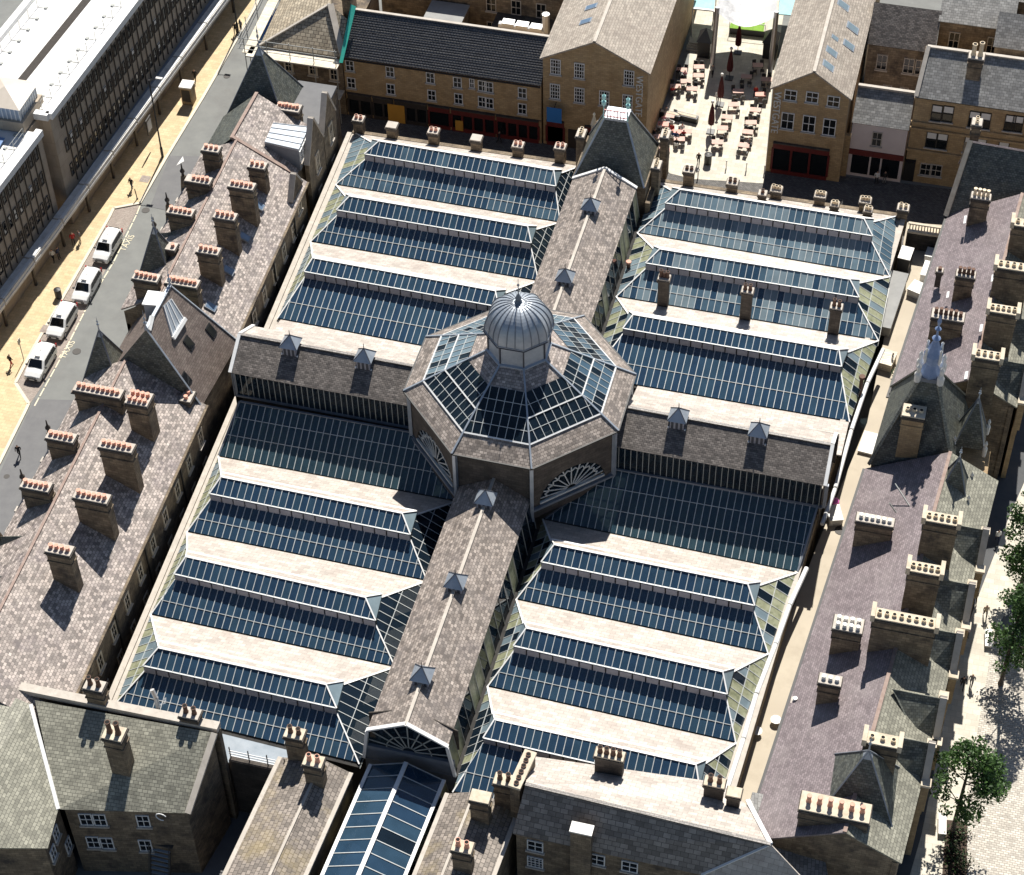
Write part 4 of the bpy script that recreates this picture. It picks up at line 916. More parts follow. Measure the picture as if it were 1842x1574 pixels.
# roof plant room with hipped metal lid
c0 = V((-61.4, 26.6, 0)); mb = MB(); mb.cbox(c0, 4.6, 5.0, 14.4, 15.6); mb.build('plant_base', 'office_stone', ob)
mb = MB(); mb.cbox(c0, 3.9, 4.3, 15.6, 17.2); mb.build('plant_louvre_wall', 'lead', ob)
for i in range(9):
    for (dx, dy, sx, sy) in ((1.97, -2.0+i*.5, .06, .09), (-1.9+i*.48, -2.17, .09, .06)):
        mb = MB(); mb.cbox((c0.x+dx, c0.y+dy), sx, sy, 15.6, 17.2); mb.build('louvre_rib', 'white_paint', ob)
mb = MB(); h = [V((c0.x+sx*2.25, c0.y+sy*2.45, 17.2)) for sx, sy in ((-1, -1), (1, -1), (1, 1), (-1, 1))]; T = V((c0.x-.3, c0.y, 18.1)); mb.poly(h[::-1])
for i in range(4): mb.poly([h[i], h[(i+1) % 4], T])
mb.build('plant_roof', 'metal_beige', ob)
mb = MB(); q = [V((-69.5, 13, 14.5)), V((-60.2, 13, 14.5)), V((-60.6, 22.6, 14.5)), V((-69.5, 22.6, 14.5))]; mb.hexa(q, [p+Z*.12 for p in q]); mb.build('roof_light', 'blue_roof', ob)
# windows, fins and spandrels
mb = MB(); mb.box((-.27, -.02, 0), (.27, .08, 1.45), 0)
for a_, b_ in (((-.32, -.09, -.04), (-.25, .02, 1.5)), ((.25, -.09, -.04), (.32, .02, 1.5)), ((-.32, -.09, 1.43), (.32, .02, 1.52)), ((-.32, -.09, -.06), (.32, .02, .03)), ((-.25, -.07, .7), (.25, .0, .76))): mb.box(a_, b_, 1)
M('office_frame', (0.06, 0.05, 0.042), rough=0.5)
wm_ = mb.mesh('window', [GLW, 'office_frame'])
mb = MB(); mb.box((-.035, -.12, 0), (.035, .05, 10.2)); fm_ = mb.mesh('fin', ['office_frame'])
mb = MB(); mb.box((-.3, -.05, .95), (.3, -.03, 1.6)); bm_ = mb.mesh('blind', ['pot_white'])
for (y0, y1) in ((28.8, 76), (-3, 23.4)):
    y = y0; i = 0
    while y < y1:
        ang = math.radians(90)-.056
        if i % 1 == 0:
            for z_ in (12.0, 8.75, 5.5):
                o = place(wm_, 'window', V((fx(y)+.02, y, z_)), ob); o.rotation_euler = (0, 0, ang)
                if rnd() < .10 and z_ < 9:
                    c = bpy.data.objects.new('blind', bm_); COL.objects.link(c); c.parent = o
        o = place(fm_, 'fin', V((fx(y+.59)+.02, y+.59, 4.3)), ob); o.rotation_euler = (0, 0, ang)
        y += 1.18; i += 1
# street canopy: dark glazed strip, white upstand and fascia
ca, cb_ = at(52, 493, 3.2), at(413, 0, 3.2); ce = lambda y: ca.x+(cb_.x-ca.x)*(y-ca.y)/(cb_.y-ca.y)
ys_ = [-12, 3, 10, 16.5, 23, 29, 35, 41, 47, 53, 60, 68, 76, 84]
for y0, y1 in zip(ys_[:-1], ys_[1:]):
    g = .1; st = .12*((hash((y0, 3)) % 3)-1)*0
    A, B = V((ce(y0), y0+g, 0)), V((ce(y1), y1-g, 0))
    mb = MB(); q = [A+V((-1.15, 0, 0)), A, B, B+V((-1.15, 0, 0))]
    mb.hexa([V((p.x, p.y, 3.15)) for p in q], [V((p.x, p.y, 4.05)) for p in q]); mb.build('canopy_fascia', 'lichen_white', ob)
    mb = MB(); mb.bar(V((A.x-.25, A.y, 4.05)), V((B.x-.25, B.y, 4.05)), .3, .12); mb.bar(V((A.x+.03, A.y, 3.5)), V((B.x+.03, B.y, 3.5)), .07, .12); mb.build('canopy_moulding', 'white_paint', ob)
    mb = MB(); q = [V((fx(y0), y0, 3.75)), V((ce(y0)-1.15, y0, 3.6)), V((ce(y1)-1.15, y1, 3.6)), V((fx(y1), y1, 3.75))]; mb.sheet(q, .12); mb.build('canopy_roof', 'blue_roof' if False else 'lead_dark', ob)
    mb = MB(); mb.bar(V((ce(y0)-.6, y0, 0)), V((ce(y0)-.6, y0, 3.2)), .25, .25, V((0, 1, 0))); mb.build('canopy_post', 'office_frame', ob)
# ================================================================== NORTH SIDE OF WESTGATE
FY = 52.3
M('shop_red', (0.11, 0.012, 0.012), (0.15, 0.02, 0.018), 0.5, 2.0)
M('shop_dark', (0.03, 0.026, 0.024), (0.05, 0.04, 0.036), 0.6, 1.0)
M('board_orange', (0.62, 0.33, 0.05), (0.55, 0.27, 0.04), 0.8, 1.0)
M('render_pink', (0.62, 0.54, 0.53), (0.68, 0.60, 0.58), 0.85, 0.8)
M('net_green', (0.03, 0.42, 0.32), (0.05, 0.5, 0.4), 0.7, 3.0)
M('tarp_blue', (0.06, 0.20, 0.55), (0.10, 0.28, 0.65), 0.6, 1.5)
M('plank', (0.66, 0.58, 0.45), (0.78, 0.72, 0.6), 0.8, 1.0, (2.0, 0.25, 0.02, 0.8, 1.1), None, 0.2)
M('flag_blue', (0.02, 0.17, 0.5), rough=0.6)
M('felt_grey', (0.26, 0.26, 0.255), (0.32, 0.32, 0.31), 0.9, 0.8)
M('duct', (0.75, 0.75, 0.75), rough=0.35, metal=0.4)
def shopfront(parent, x0, x1, y, zt, fr='shop_red', n=3, door=True):
    mb = MB(); mb.box((x0, y-.12, zt-.75), (x1, y+.05, zt)); mb.build('fascia', fr, parent)
    mb = MB(); mb.box((x0, y-.28, zt), (x1, y+.05, zt+.14)); mb.build('cornice', 'stone_dark', parent)
    mb = MB(); mb.box((x0+.1, y+.02, .5), (x1-.1, y+.08, zt-.75)); mb.build('shop_window', [GLW], parent)
    mb = MB(); mb.box((x0, y-.1, 0), (x1, y+.08, .5)); mb.build('stall_riser', fr, parent)
    for i in range(n+1):
        x = x0+(x1-x0)*i/n; mb = MB(); mb.box((x-.12, y-.12, .5), (x+.12, y+.06, zt-.75)); mb.build('pilaster', fr, parent)
# ---- long stone terrace with dark tiles
bt = thing('tiled_shop_row', (-22, 55, 0), 'long low stone shop row with dark ribbed tile roof and small white windows', 'shop row')
x0, x1 = -34.2, -11.2
mb = MB(); mb.box((x0, FY, 0), (x1, FY+8, 8.3)); mb.build('wall', 'stone_clean', bt)
mb = MB(); mb.sheet([V((x0-.1, FY-.3, 8.25)), V((x1+.05, FY-.3, 8.25)), V((x1+.05, FY+3.9, 11.9)), V((x0-.1, FY+3.9, 11.9))], .15); mb.build('roof_slope', 'tile_dark', bt)
sl_ = math.hypot(4.2, 3.65); nr = 20
for i in range(nr):
    t = (i+.5)/nr; P = V((x0-.1, FY-.3+4.2*t, 8.27+3.65*t)); mb = MB(); mb.bar(P, P+V((x1-x0+.15, 0, 0)), .12, .05, V((0, -.65, .75))); mb.build('tile_course', 'tile_dark', bt)
mb = MB(); mb.sheet([V((x0-.1, FY+3.9, 11.9)), V((x1, FY+3.9, 11.9)), V((x1, FY+8, 8.6)), V((x0-.1, FY+8, 8.6))], .15); mb.build('roof_slope', 'slate_pale', bt)  # lit north slope, sunlight put into its pale colour
mb = MB(); mb.bar((x0, FY+3.9, 11.88), (x1, FY+3.9, 11.88), .35, .12); mb.build('ridge_tiles', 'coping', bt)
mb = MB(); mb.box((x0, FY-.42, 8.0), (x1, FY-.28, 8.16)); mb.build('gutter', 'black', bt)
def wpx(parent, lst, zoom, y, wd, ht, style):
    for a, b in lst:
        P = aty(zoom[0]+a/zoom[2], zoom[1]+b/zoom[2], y); window(parent, V((P.x, y-.02, P.z-ht/2)), 0, wd, ht, style)
z2 = (560, 0, 2.878); z3 = (1150, 0, 2.662)
wpx(bt, [(200, 338), (408, 370), (617, 402), (757, 425), (886, 443), (920, 450), (1093, 480), (208, 428), (412, 460), (624, 492), (763, 510), (886, 526), (922, 533), (1093, 562)], z2, FY, 1.0, 1.45, 'sash')
wpx(bt, [(832, 430)], z2, FY, .6, 1.3, 'sash')
mb = MB(); mb.box((x0, FY-.06, 3.15), (x1, FY+.02, 3.3)); mb.build('string_course', 'stone_dark', bt)
for (a, b, m_, n) in ((-34, -31.2, 'shop_dark', 2), (-31, -28.6, 'shop_dark', 2), (-28.4, -24.6, 'shop_dark', 3), (-24.4, -21.9, 'shop_red', 1), (-21.7, -16.6, 'shop_red', 4), (-16.4, -11.5, 'shop_red', 4)):
    shopfront(bt, a, b, FY-.03, 3.1, m_, n)
P = aty(713, 204, FY-.2); mb = MB(); mb.box((P.x-1.0, FY-.22, P.z-1.3), (P.x+1.0, FY-.16, P.z+1.2)); mb.build('boarded_panel', 'board_orange', bt)
P = aty(826, 226, FY-.2); mb = MB(); mb.box((P.x-.45, FY-.22, P.z-.7), (P.x+.45, FY-.16, P.z+.7)); mb.build('door_notice', 'board_orange', bt)
# ---- gabled building, left of the square
gw = thing('gabled_warehouse', (-5, 55, 0), 'tall gabled stone building left of the square with white vertical lettering', 'building')
def gable(th, x0, x1, y, ze, za, yb, roofm, xap=None, wall='stone_clean'):
    xm = xap if xap is not None else (x0+x1)/2; pr_ = [(x0, 0), (x1, 0), (x1, ze), (xm, za), (x0, ze)]
    mb = MB(); mb.hexa([V((a, y+.5, b)) for a, b in pr_], [V((a, y, b)) for a, b in pr_]); mb.build('gable_wall', wall, th)
    mb = MB(); mb.box((x0, y+.5, 0), (x0+.4, yb, ze)); mb.build('side_wall', wall, th); mb = MB(); mb.box((x1-.4, y+.5, 0), (x1, yb, ze)); mb.build('side_wall', wall, th)
    mb = MB(); mb.sheet([V((x0-.3, y-.3, ze-.1)), V((xm, y-.3, za+.1)), V((xm, yb, za+.1)), V((x0-.3, yb, ze-.1))], .18); mb.build('roof_slope', roofm, th)
    mb = MB(); mb.sheet([V((x1+.3, y-.3, ze-.1)), V((x1+.3, yb, ze-.1)), V((xm, yb, za+.1)), V((xm, y-.3, za+.1))], .18); mb.build('roof_slope', roofm, th)
    mb = MB(); mb.bar((xm, y-.3, za+.08), (xm, yb, za+.08), .35, .1); mb.build('ridge_tiles', 'coping', th)
gable(gw, -11.0, .75, FY+.1, 12.0, 15.0, 84, 'slab_gable', -5.2)
wpx(gw, [(1265, 345), (1388, 365), (1645, 403), (1262, 472), (1388, 492), (1517, 508), (1637, 528)], z2, FY+.1, 1.15, 2.0, 'sash12')
shopfront(gw, -6.2, .2, FY+.08, 3.4, 'shop_red', 3); shopfront(gw, -10.6, -8.6, FY+.08, 3.4, 'shop_red', 1)
mb = MB(); mb.box((-8.1, FY-.05, .1), (-7.0, FY+.12, 2.6)); mb.build('door', 'shop_dark', gw)
P0 = aty(1150, 142, FY); P1 = aty(1148, 205, FY)
L_ = (P0-P1).length; text('WESTGATE', V((P0.x*.5+P1.x*.5, FY+.06, (P0.z+P1.z)/2)), L_/4.4, 'white_line', (math.radians(90), math.radians(90), 0), .06, 'wall_lettering', gw)
P = aty(997, 207, FY-.9); mb = MB(); mb.box((P.x-.85, FY-.95, P.z-1.0), (P.x+.85, FY-.9, P.z+1.0)); bo = mb.build('hanging_banner', 'flag_blue', None, label='blue hanging banner on the left gabled building above its shopfront', cat='banner')
mb = MB(); mb.bar(V((P.x, FY-.92, P.z+1.0)), V((P.x, FY+.1, P.z+1.0)), .06, .06); mb.build('bracket', 'black', bo)
n_ = V((-3.0, 0, 5.8)).normalized(); up_ = V((5.8, 0, 3.0)).normalized()
for u, v in ((1064, 13), (1054, 39)):
    d = ray(u, v); pl = V((-11.3, 0, 11.9)); skylight(gw, onplane(u, v, pl, n_), n_, up_, .9, 1.5, 'lead')
# ---- gabled building, right of the square
ge = thing('gabled_warehouse', (18, 56, 0), 'gabled stone building right of the square with roof lights and a dark red shopfront', 'building')
GY = 53.4
gable(ge, 14.2, 22.4, GY, 11.6, 14.4, 86, 'slab_gable', 18.4)
wpx(ge, [(725, 455), (828, 465), (930, 485)], z3, GY, 1.35, 1.4, 'sash'); wpx(ge, [(710, 578), (812, 592), (910, 608)], z3, GY, 1.4, 2.2, 'sash')
shopfront(ge, 14.8, 21.0, GY-.03, 4.2, 'shop_red', 3)
P0 = aty(1399, 170, GY); P1 = aty(1394, 234, GY); L_ = (P0-P1).length
text('WESTGATE', V((14.75, GY-.03, (P0.z+P1.z)/2)), L_/4.4, 'white_line', (math.radians(90), math.radians(90), 0), .06, 'wall_lettering', ge)
nR_ = V((2.8, 0, 4.2)).normalized(); uR_ = V((-4.2, 0, 2.8)).normalized()
for u, v, a_, b_ in ((1489, 119, 1.1, 1.5), (1495, 94, 1.1, 1.5), (1501, 69, .7, .9), (1526, 82, 1.1, 1.5), (1533, 51, 1.2, 1.6), (1516, 10, 1.2, 1.6)):
    skylight(ge, onplane(u, v, V((22.7, 0, 11.5)), nR_), nR_, uR_, a_, b_, 'lead', GLD[1])
stack(ge, (15.6, 74), .8, 1.1, 11, 15.2, (1, 1), 'pot_cream')
# ---- small rendered shop
ws = thing('rendered_shop', (26, 57, 0), 'small pale pink rendered shop with slate roof between two stone buildings', 'shop')
WY = 54.9
mb = MB(); mb.box((23.0, WY, 0), (28.95, WY+6, 7.4)); mb.build('wall', 'render_pink', ws)
mb = MB(); mb.sheet([V((22.9, WY-.25, 7.4)), V((29.05, WY-.25, 7.4)), V((29.0, WY+3.0, 9.9)), V((22.9, WY+3.0, 9.9))], .15); mb.build('roof_slope', 'slate_grey', ws)
mb = MB(); mb.sheet([V((22.9, WY+3.0, 9.9)), V((29.0, WY+3.0, 9.9)), V((29.0, WY+6, 7.8)), V((22.9, WY+6, 7.8))], .15); mb.build('roof_slope', 'slate_grey', ws)
mb = MB(); mb.bar((22.9, WY+3, 9.9), (29, WY+3, 9.9), .4, .25); mb.build('ridge_tiles', 'coping', ws)
wpx(ws, [(1138, 665)], z3, WY, 1.1, 1.9, 'grey')
mb = MB(); mb.box((23.0, WY-.12, 3.0), (28.95, WY+.02, 3.7)); mb.build('fascia', 'shop_red', ws)
for xa, xb in ((23.4, 25.3), (25.5, 26.5), (26.7, 28.6)):
    mb = MB(); mb.box((xa, WY-.03, .4), (xb, WY+.03, 2.9)); mb.build('shop_window', [GLW], ws)
mb = MB(); mb.box((22.3, WY-.4, 0), (23.0, WY+.2, 5.6)); mb.build('stone_pier', 'stone_clean', ws)
# ---- ornate stone building on the right
os_ = thing('ornate_stone_building', (36, 58, 0), 'golden stone building with paired windows, string courses and grey slate roof', 'building')
OY = 55.4
mb = MB(); mb.box((29.2, OY, 0), (46, OY+9, 11.6)); mb.build('wall', 'stone_clean', os_)
mb = MB(); mb.sheet([V((29.1, OY-.35, 11.6)), V((46, OY-.35, 11.6)), V((46, OY+4.0, 15.1)), V((29.6, OY+4.0, 15.1))], .16); mb.build('roof_slope', 'slate_grey', os_)
mb = MB(); mb.sheet([V((29.6, OY+4.0, 15.1)), V((46, OY+4.0, 15.1)), V((46, OY+8.5, 11.8)), V((29.4, OY+8.5, 11.8))], .16); mb.build('roof_slope', 'slate_pale', os_)
mb = MB(); mb.bar((29.5, OY+4, 15.1), (46, OY+4, 15.1), .4, .15); mb.bar((29.25, OY-.3, 11.65), (29.6, OY+4, 15.15), .45, .2); mb.build('coping', 'coping', os_)
for z_ in (11.1, 8.0, 7.2, 4.3):
    mb = MB(); mb.box((29.1, OY-.22, z_), (46, OY+.02, z_+.28)); mb.build('string_course', 'stone_clean', os_)
wpx(os_, [(1424, 540), (1478, 545), (1603, 570), (1656, 577), (1775, 588), (1812, 592), (1398, 668), (1450, 675), (1580, 692), (1634, 700), (1742, 715)], z3, OY, 1.15, 2.1, 'blind')
wpx(os_, [(1372, 810), (1420, 815)], z3, OY, 1.3, 1.6, 'grey')
P = aty(1636, 300, OY); mb = MB(); mb.box((P.x-.6, OY-.05, 0), (P.x+.6, OY+.05, 3.0)); mb.ring((P.x, OY), [(.6, 2.9), (.6, 2.95)], 12); mb.build('door', 'black', os_)
P = aty(1757, 100, OY+2.5); stack(os_, (P.x, OY+2.3), 1.5, 1.2, 11, P.z+.2, (2, 1), 'pot_cream', ph=1.6, pr=.26, closed=False)
# ---- backs of buildings behind, far right and centre
def block(name, label, x0, x1, y0, y1, z, wall, roof='felt_grey', pitch=None, cat='building', rm='slate_grey', wins=()):
    t = thing(name, ((x0+x1)/2, y0, 0), label, cat)
    mb = MB(); mb.box((x0, y0, 0), (x1, y1, z)); mb.build('wall', wall, t)
    if pitch:
        ym = (y0+y1)/2
        mb = MB(); mb.sheet([V((x0-.2, y0-.25, z)), V((x1+.2, y0-.25, z)), V((x1+.2, ym, z+pitch)), V((x0-.2, ym, z+pitch))], .15); mb.build('roof_slope', rm, t)
        mb = MB(); mb.sheet([V((x0-.2, ym, z+pitch)), V((x1+.2, ym, z+pitch)), V((x1+.2, y1+.25, z)), V((x0-.2, y1+.25, z))], .15); mb.build('roof_slope', rm, t)
        for xx in (x0, x1-.3):
            mb = MB(); pr_ = [(y0, z), (y1, z), (ym, z+pitch-.1)]; mb.hexa([V((xx, a, b)) for a, b in pr_][::-1], [V((xx+.3, a, b)) for a, b in pr_][::-1]); mb.build('gable_end', wall, t)
    else:
        mb = MB(); mb.box((x0-.1, y0-.1, z), (x1+.1, y1+.1, z+.2)); mb.build('flat_roof', roof, t)
    for (x, zz, w_, h_, st) in wins: window(t, V((x, y0-.02, zz)), 0, w_, h_, st)
    return t
block('back_building', 'dark stone back building with paired grey windows behind the pink shop', 22.9, 30.0, 66.5, 73, 9.5, 'stone', None, 3.2, rm='slate_dark', wins=((24.6, 6.2, 1.2, 2.0, 'grey'), (27.6, 6.2, 1.2, 2.0, 'grey'), (28.9, 6.2, 1.2, 2.0, 'grey'), (25.6, 2.0, 1.0, 2.2, 'grey'), (27.5, 2.0, 1.0, 2.2, 'grey')))
block('back_building', 'tall dark stone house at the top right edge with narrow windows', 30.2, 38.0, 69, 77, 12, 'stone', None, 2.5, rm='slate_grey', wins=((32, 8.5, 1.2, 2.2, 'grey'), (36.2, 8.5, 1.2, 2.2, 'grey'), (33, 4.2, 1.2, 2.2, 'grey')))
block('back_building', 'low slate-roofed wing behind the ornate stone building', 36.5, 47.0, 64.8, 70, 12.6, 'stone', None, 2.6, rm='slate_grey')
block('back_building', 'brown stone house in the top right corner beyond the slate wing', 38.2, 50.0, 74, 82, 12.5, 'stone', None, 2.5, rm='slate_grey', wins=((40, 9, 1.2, 2.0, 'sash'), (43, 9, 1.2, 2.0, 'sash')))
# yard behind the tiled shop row
fb = block('flat_roof_annexe', 'grey flat-roofed annexe in the yard behind the tiled shop row', -28.0, -23.6, 62.5, 67, 6.5, 'stone', 'felt_grey')
bk = block('yard_building', 'long dark stone building behind the tiled shop row with shaded windows', -34.5, -11.8, 67.5, 75, 10, 'stone', None, 3.0, rm='slate_dark', wins=((-21, 6, 1.2, 2, 'grey'), (-15, 6, 1.2, 2, 'grey'), (-18, 6, 1.2, 2, 'grey'), (-21, 2.5, 1.2, 2, 'grey'), (-16, 2.5, 1.2, 2, 'grey')))
dc = thing('ventilation_duct', (-15, 62, 0), 'white ventilation duct on the roofs behind the tiled shop row', 'duct')
mb = MB(); a_, b_ = at(898, 44, 6.5), at(982, 58, 6.5); mb.tube([a_, b_, b_+Z*2.5], .45, 8); mb.build('pipe', 'duct', dc)
for t in (.2, .5, .8):
    mb = MB(); p = a_+(b_-a_)*t; mb.cbox(p, 1.4, 1.0, p.z-.2, p.z+.65); mb.build('duct_box', 'duct', dc)
mb = MB(); mb.box((a_.x-1, a_.y-1.5, 0), (b_.x+.8, a_.y+3, 6.0)); mb.build('support_wall', 'stone_dark', dc)
mb = MB(); p = at(992, 20, 6.5); mb.tube([p, p+Z*5], .35, 8); mb.build('flue', 'duct', dc)
# ---- corner building under scaffold
sc = thing('corner_house', (-39, 56, 0), 'corner house under repair with stone-slate hipped roof and stripped eaves', 'house')
mb = MB(); mb.prism([(-43.5, 52.2), (-34.3, 52.2), (-34.3, 66), (-44.5, 66)], 0, 8.3); mb.build('wall', 'stone', sc)
A, B = V((-43.9, 51.9, 8.3)), V((-34.3, 51.9, 8.3)); T = V((-36.6, 56.2, 12.1)); T2 = V((-39.2, 66, 12.1)); D_ = V((-44.8, 66, 8.3))
M('stone_slate', (0.34, 0.28, 0.2), (0.46, 0.4, 0.3), 0.85, 1.0, (0.6, 0.42, 0.035, 0.7, 1.2), (0.1, 0.08, 0.06), 0.5)
mb = MB(); mb.sheet([A, B, V((-34.4, 55.2, 11.2)), T], .2); mb.build('roof_slope', 'stone_slate', sc)
mb = MB(); mb.sheet([A, T, T2, D_][::-1], .2); mb.build('roof_slope', 'stone_slate', sc)
mb = MB(); mb.bar(A, T, .3, .15); mb.bar(T, V((-34.2, 52.2, 8.6)), .7, .2); mb.build('hip_tiles', 'coping', sc)
for (x, z_) in ((-40.8, 5.0), (-37.9, 5.0), (-35.4, 4.7)): window(sc, V((x, 52.18, z_)), 0, 1.1, 1.7, 'stone')
P = at(615, 12, 13.2); stack(sc, (-34.6, 57.0), 1.0, 2.0, 9, 14.4, (0, 0), 'terracotta')
sf = thing('scaffold', (-40, 51, 0), 'tube scaffold with pale board decks wrapped round the corner house', 'scaffold')
mb = MB(); mb.box((-45.0, 50.0, 7.9), (-34.2, 51.9, 8.0)); mb.build('deck', 'plank', sf)
mb = MB(); mb.prism([(-45.6, 50.6), (-44.4, 50.6), (-45.2, 68), (-46.4, 68)], 7.9, 8.0); mb.build('deck', 'plank', sf)
mb = MB(); mb.box((-45.2, 50.2, 3.6), (-34.2, 51.9, 3.7)); mb.build('deck', 'plank', sf)
for x in (-45.2, -42.5, -39.8, -37.0, -34.4):
    mb = MB(); mb.tube([(x, 50.5, 0), (x, 50.5, 10.2)], .05, 6); mb.build('standard_pole', 'iron_frame', sf)
for y in (54, 58, 62, 66):
    mb = MB(); mb.tube([(-46.0-.05*(y-50), y, 0), (-46.0-.05*(y-50), y, 10.4)], .05, 6); mb.build('standard_pole', 'iron_frame', sf)
for z_ in (8.6, 9.2, 10.0):
    mb = MB(); mb.tube([(-46, 50.5, z_), (-34.2, 50.5, z_)], .045, 6); mb.build('ledger_pole', 'iron_frame', sf)
    mb = MB(); mb.tube([(-45.8, 50.5, z_), (-46.8, 68, z_)], .045, 6); mb.build('ledger_pole', 'iron_frame', sf)
mb = MB(); mb.sheet([V((-34.1, 50.8, 8.4)), V((-33.7, 50.8, 8.4)), V((-33.4, 55.8, 12.6)), V((-34.0, 55.8, 12.8))], .08); mb.build('safety_net', 'net_green', None, label='green safety net hung between the scaffold and the tiled roof', cat='net')
mb = MB()
for i in range(5):
    p = at(478+i*12, 58-i*13, 5.5); mb.cbox(p, 1.5, 2.6, p.z-1.2, p.z+.3+.2*rnd(), .05)
mb.build('blue_sheeting', 'tarp_blue', None, label='blue plastic sheeting along the street side of the scaffold', cat='sheeting')
# ================================================================== chimneys and gatehouse on the market's north front
for (u, v, n, pm) in ((645, 212, 2, 'terracotta'), (705, 224, 0, 'terracotta'), (780, 234, 2, 'terracotta'), (857, 247, 0, 'terracotta'), (932, 259, 2, 'terracotta'), (1008, 262, 2, 'terracotta'),
                  (1240, 304, 2, 'pot_dark'), (1318, 326, 2, 'pot_dark'), (1397, 339, 3, 'pot_cream'), (1476, 349, 3, 'pot_cream'), (1557, 359, 3, 'pot_cream'), (1625, 372, 2, 'pot_cream'), (1372, 346, 1, 'pot_dark'), (1502, 366, 2, 'pot_cream'), (1562, 376, 2, 'pot_cream')):
    G = GLf[0] if u < 1100 else GRf[0]; y_ = along(*G, 0).y+.2 if u < 1100 else along(*G, 20).y+.2
    if u in (1372, 1502, 1562): y_ -= 1.4
    p = aty(u, v, y_); sm = u in (1372, 1502, 1562)
    stack(mk, p, .75 if sm else 1.05, .75 if sm else .95, 5.5, p.z, (n, 1), pm, wm='stone', closed=False, band=False)
for (u, v, n) in ((1195, 498, 3), (1345, 521, 2), (1505, 550, 2)):
    p = aty(u, v, 21.9); stack(mk, p, 1.05, .8, 6.6, p.z, (n, 1), 'pot_dark', wm='stone_dark', ph=.75, closed=False, band=False)
gh = thing('gatehouse', (0, 38.5, 0), 'slated gatehouse tower with red cresting at the north end of the nave', 'tower')
cx0 = .25; b4 = [V((cx0-3.7, 35.3, 10.2)), V((cx0+3.7, 35.3, 10.2)), V((cx0+3.7, 42.6, 10.2)), V((cx0-3.7, 42.6, 10.2))]; t4 = [V((cx0-1.2, 38.0, 16.1)), V((cx0+1.2, 38.0, 16.1)), V((cx0+1.2, 39.9, 16.1)), V((cx0-1.2, 39.9, 16.1))]
for i in range(4):
    mb = MB(); mb.poly([b4[i], b4[(i+1) % 4], t4[(i+1) % 4], t4[i]]); mb.build('roof_slope', 'slate_spire', gh)
mb = MB(); mb.hexa(t4, [p+Z*.3 for p in t4])
for i in range(4): mb.bar(b4[i], t4[i], .18, .1)
mb.build('roof_lead', 'lead', gh)
mb = MB(); mb.prism([(-3.6, 35.5), (4.1, 35.5), (4.1, 42.4), (-3.6, 42.4)], 0, 10.19); mb.build('wall', 'stone', gh)
M('cresting_red', (0.55, 0.25, 0.24), (0.62, 0.33, 0.32), 0.6, 3.0)
M('verdigris', (0.30, 0.62, 0.60), (0.45, 0.72, 0.70), 0.5, 4.0)
mb = MB()
for i in range(8):
    mb.bar(V((cx0-1.2+2.4*i/7, 38.0, 16.4)), V((cx0-1.2+2.4*i/7, 38.0, 17.4)), .09, .09, V((0, 1, 0)))
for z_ in (16.55, 17.3): mb.bar(V((cx0-1.25, 38.0, z_)), V((cx0+1.25, 38.0, z_)), .1, .1)
mb.build('cresting', 'cresting_red', gh)
for s_ in (-1, 1):
    mb = MB(); mb.ring((cx0+s_*1.25, 38.0), [(.08, 16.3), (.05, 17.8), (.22, 18.0), (.25, 18.4), (.06, 18.55), (.2, 18.75), (.22, 19.1), (.03, 19.3), (0, 19.6)], 8); mb.build('finial', 'verdigris', gh)
for (x_, y_, zt) in ((cx0-4.3, 41.2, 11.4), (cx0-2.9, 43.2, 11.0), (cx0+4.4, 38.2, 11.2), (cx0+4.4, 42.6, 11.8)):
    stack(gh, (x_, y_), .8, 1.3, 6, zt, (0, 0), 'pot_cream', closed=False, band=False)
    for k in (-.35, 0, .35):
        place(POTS[('pot_cream', 0.4, 0.19, False)], 'chimney_pot', V((x_, y_+k, zt-.01)), gh)
mb = MB(); p = V((-3.2, 43.5, 0)); mb.ring(p, [(.35, 9.0), (.3, 10.6), (.4, 10.8), (.1, 12.0), (.16, 12.2), (0, 12.5)], 6); mb.build('pinnacle', 'stone_pale', gh)
mb = MB(); mb.box((4.2, 35, 0), (4.7, 44, 8.5)); mb.build('side_wall', 'stone', gh)
# lead gutter pipe along the right-hand wall head
def tubepart(name, pts, r, mat, parent):
    mb = MB(); mb.tube(pts, r, 8); return mb.build(name, mat, parent)
pp = [at(u, v, 7.05) for u, v in ((1589, 628), (1560, 690), (1531, 775), (1502, 880), (1478, 945))]
for a_, b_ in zip(pp[:-1], pp[1:]): tubepart('wall_head_pipe', [a_, a_+(b_-a_)*.97], .2, 'white_paint', mk)
pp = [at(u, v, 7.05) for u, v in ((1451, 1022), (1420, 1090), (1395, 1160), (1360, 1250), (1337, 1330), (1306, 1425))]
for a_, b_ in zip(pp[:-1], pp[1:]): tubepart('wall_head_pipe', [a_, a_+(b_-a_)*.97], .22, 'white_paint', mk)
p = at(1551, 678, 8.6); mb = MB(); mb.ring(p, [(.18, 6.2), (.18, 8.3), (.3, 8.4), (.3, 8.7)], 8); mb.build('flue_pot', 'pot_dark', mk)
p = at(1131, 470, 8.0); mb = MB(); mb.ring(p, [(.2, 6.6), (.2, 7.8)], 8); mb.ring(p, [(.28, 7.8), (.28, 8.0)], 8, 1); mb.build('flue_pot', ['pot_dark', 'terracotta'], mk)

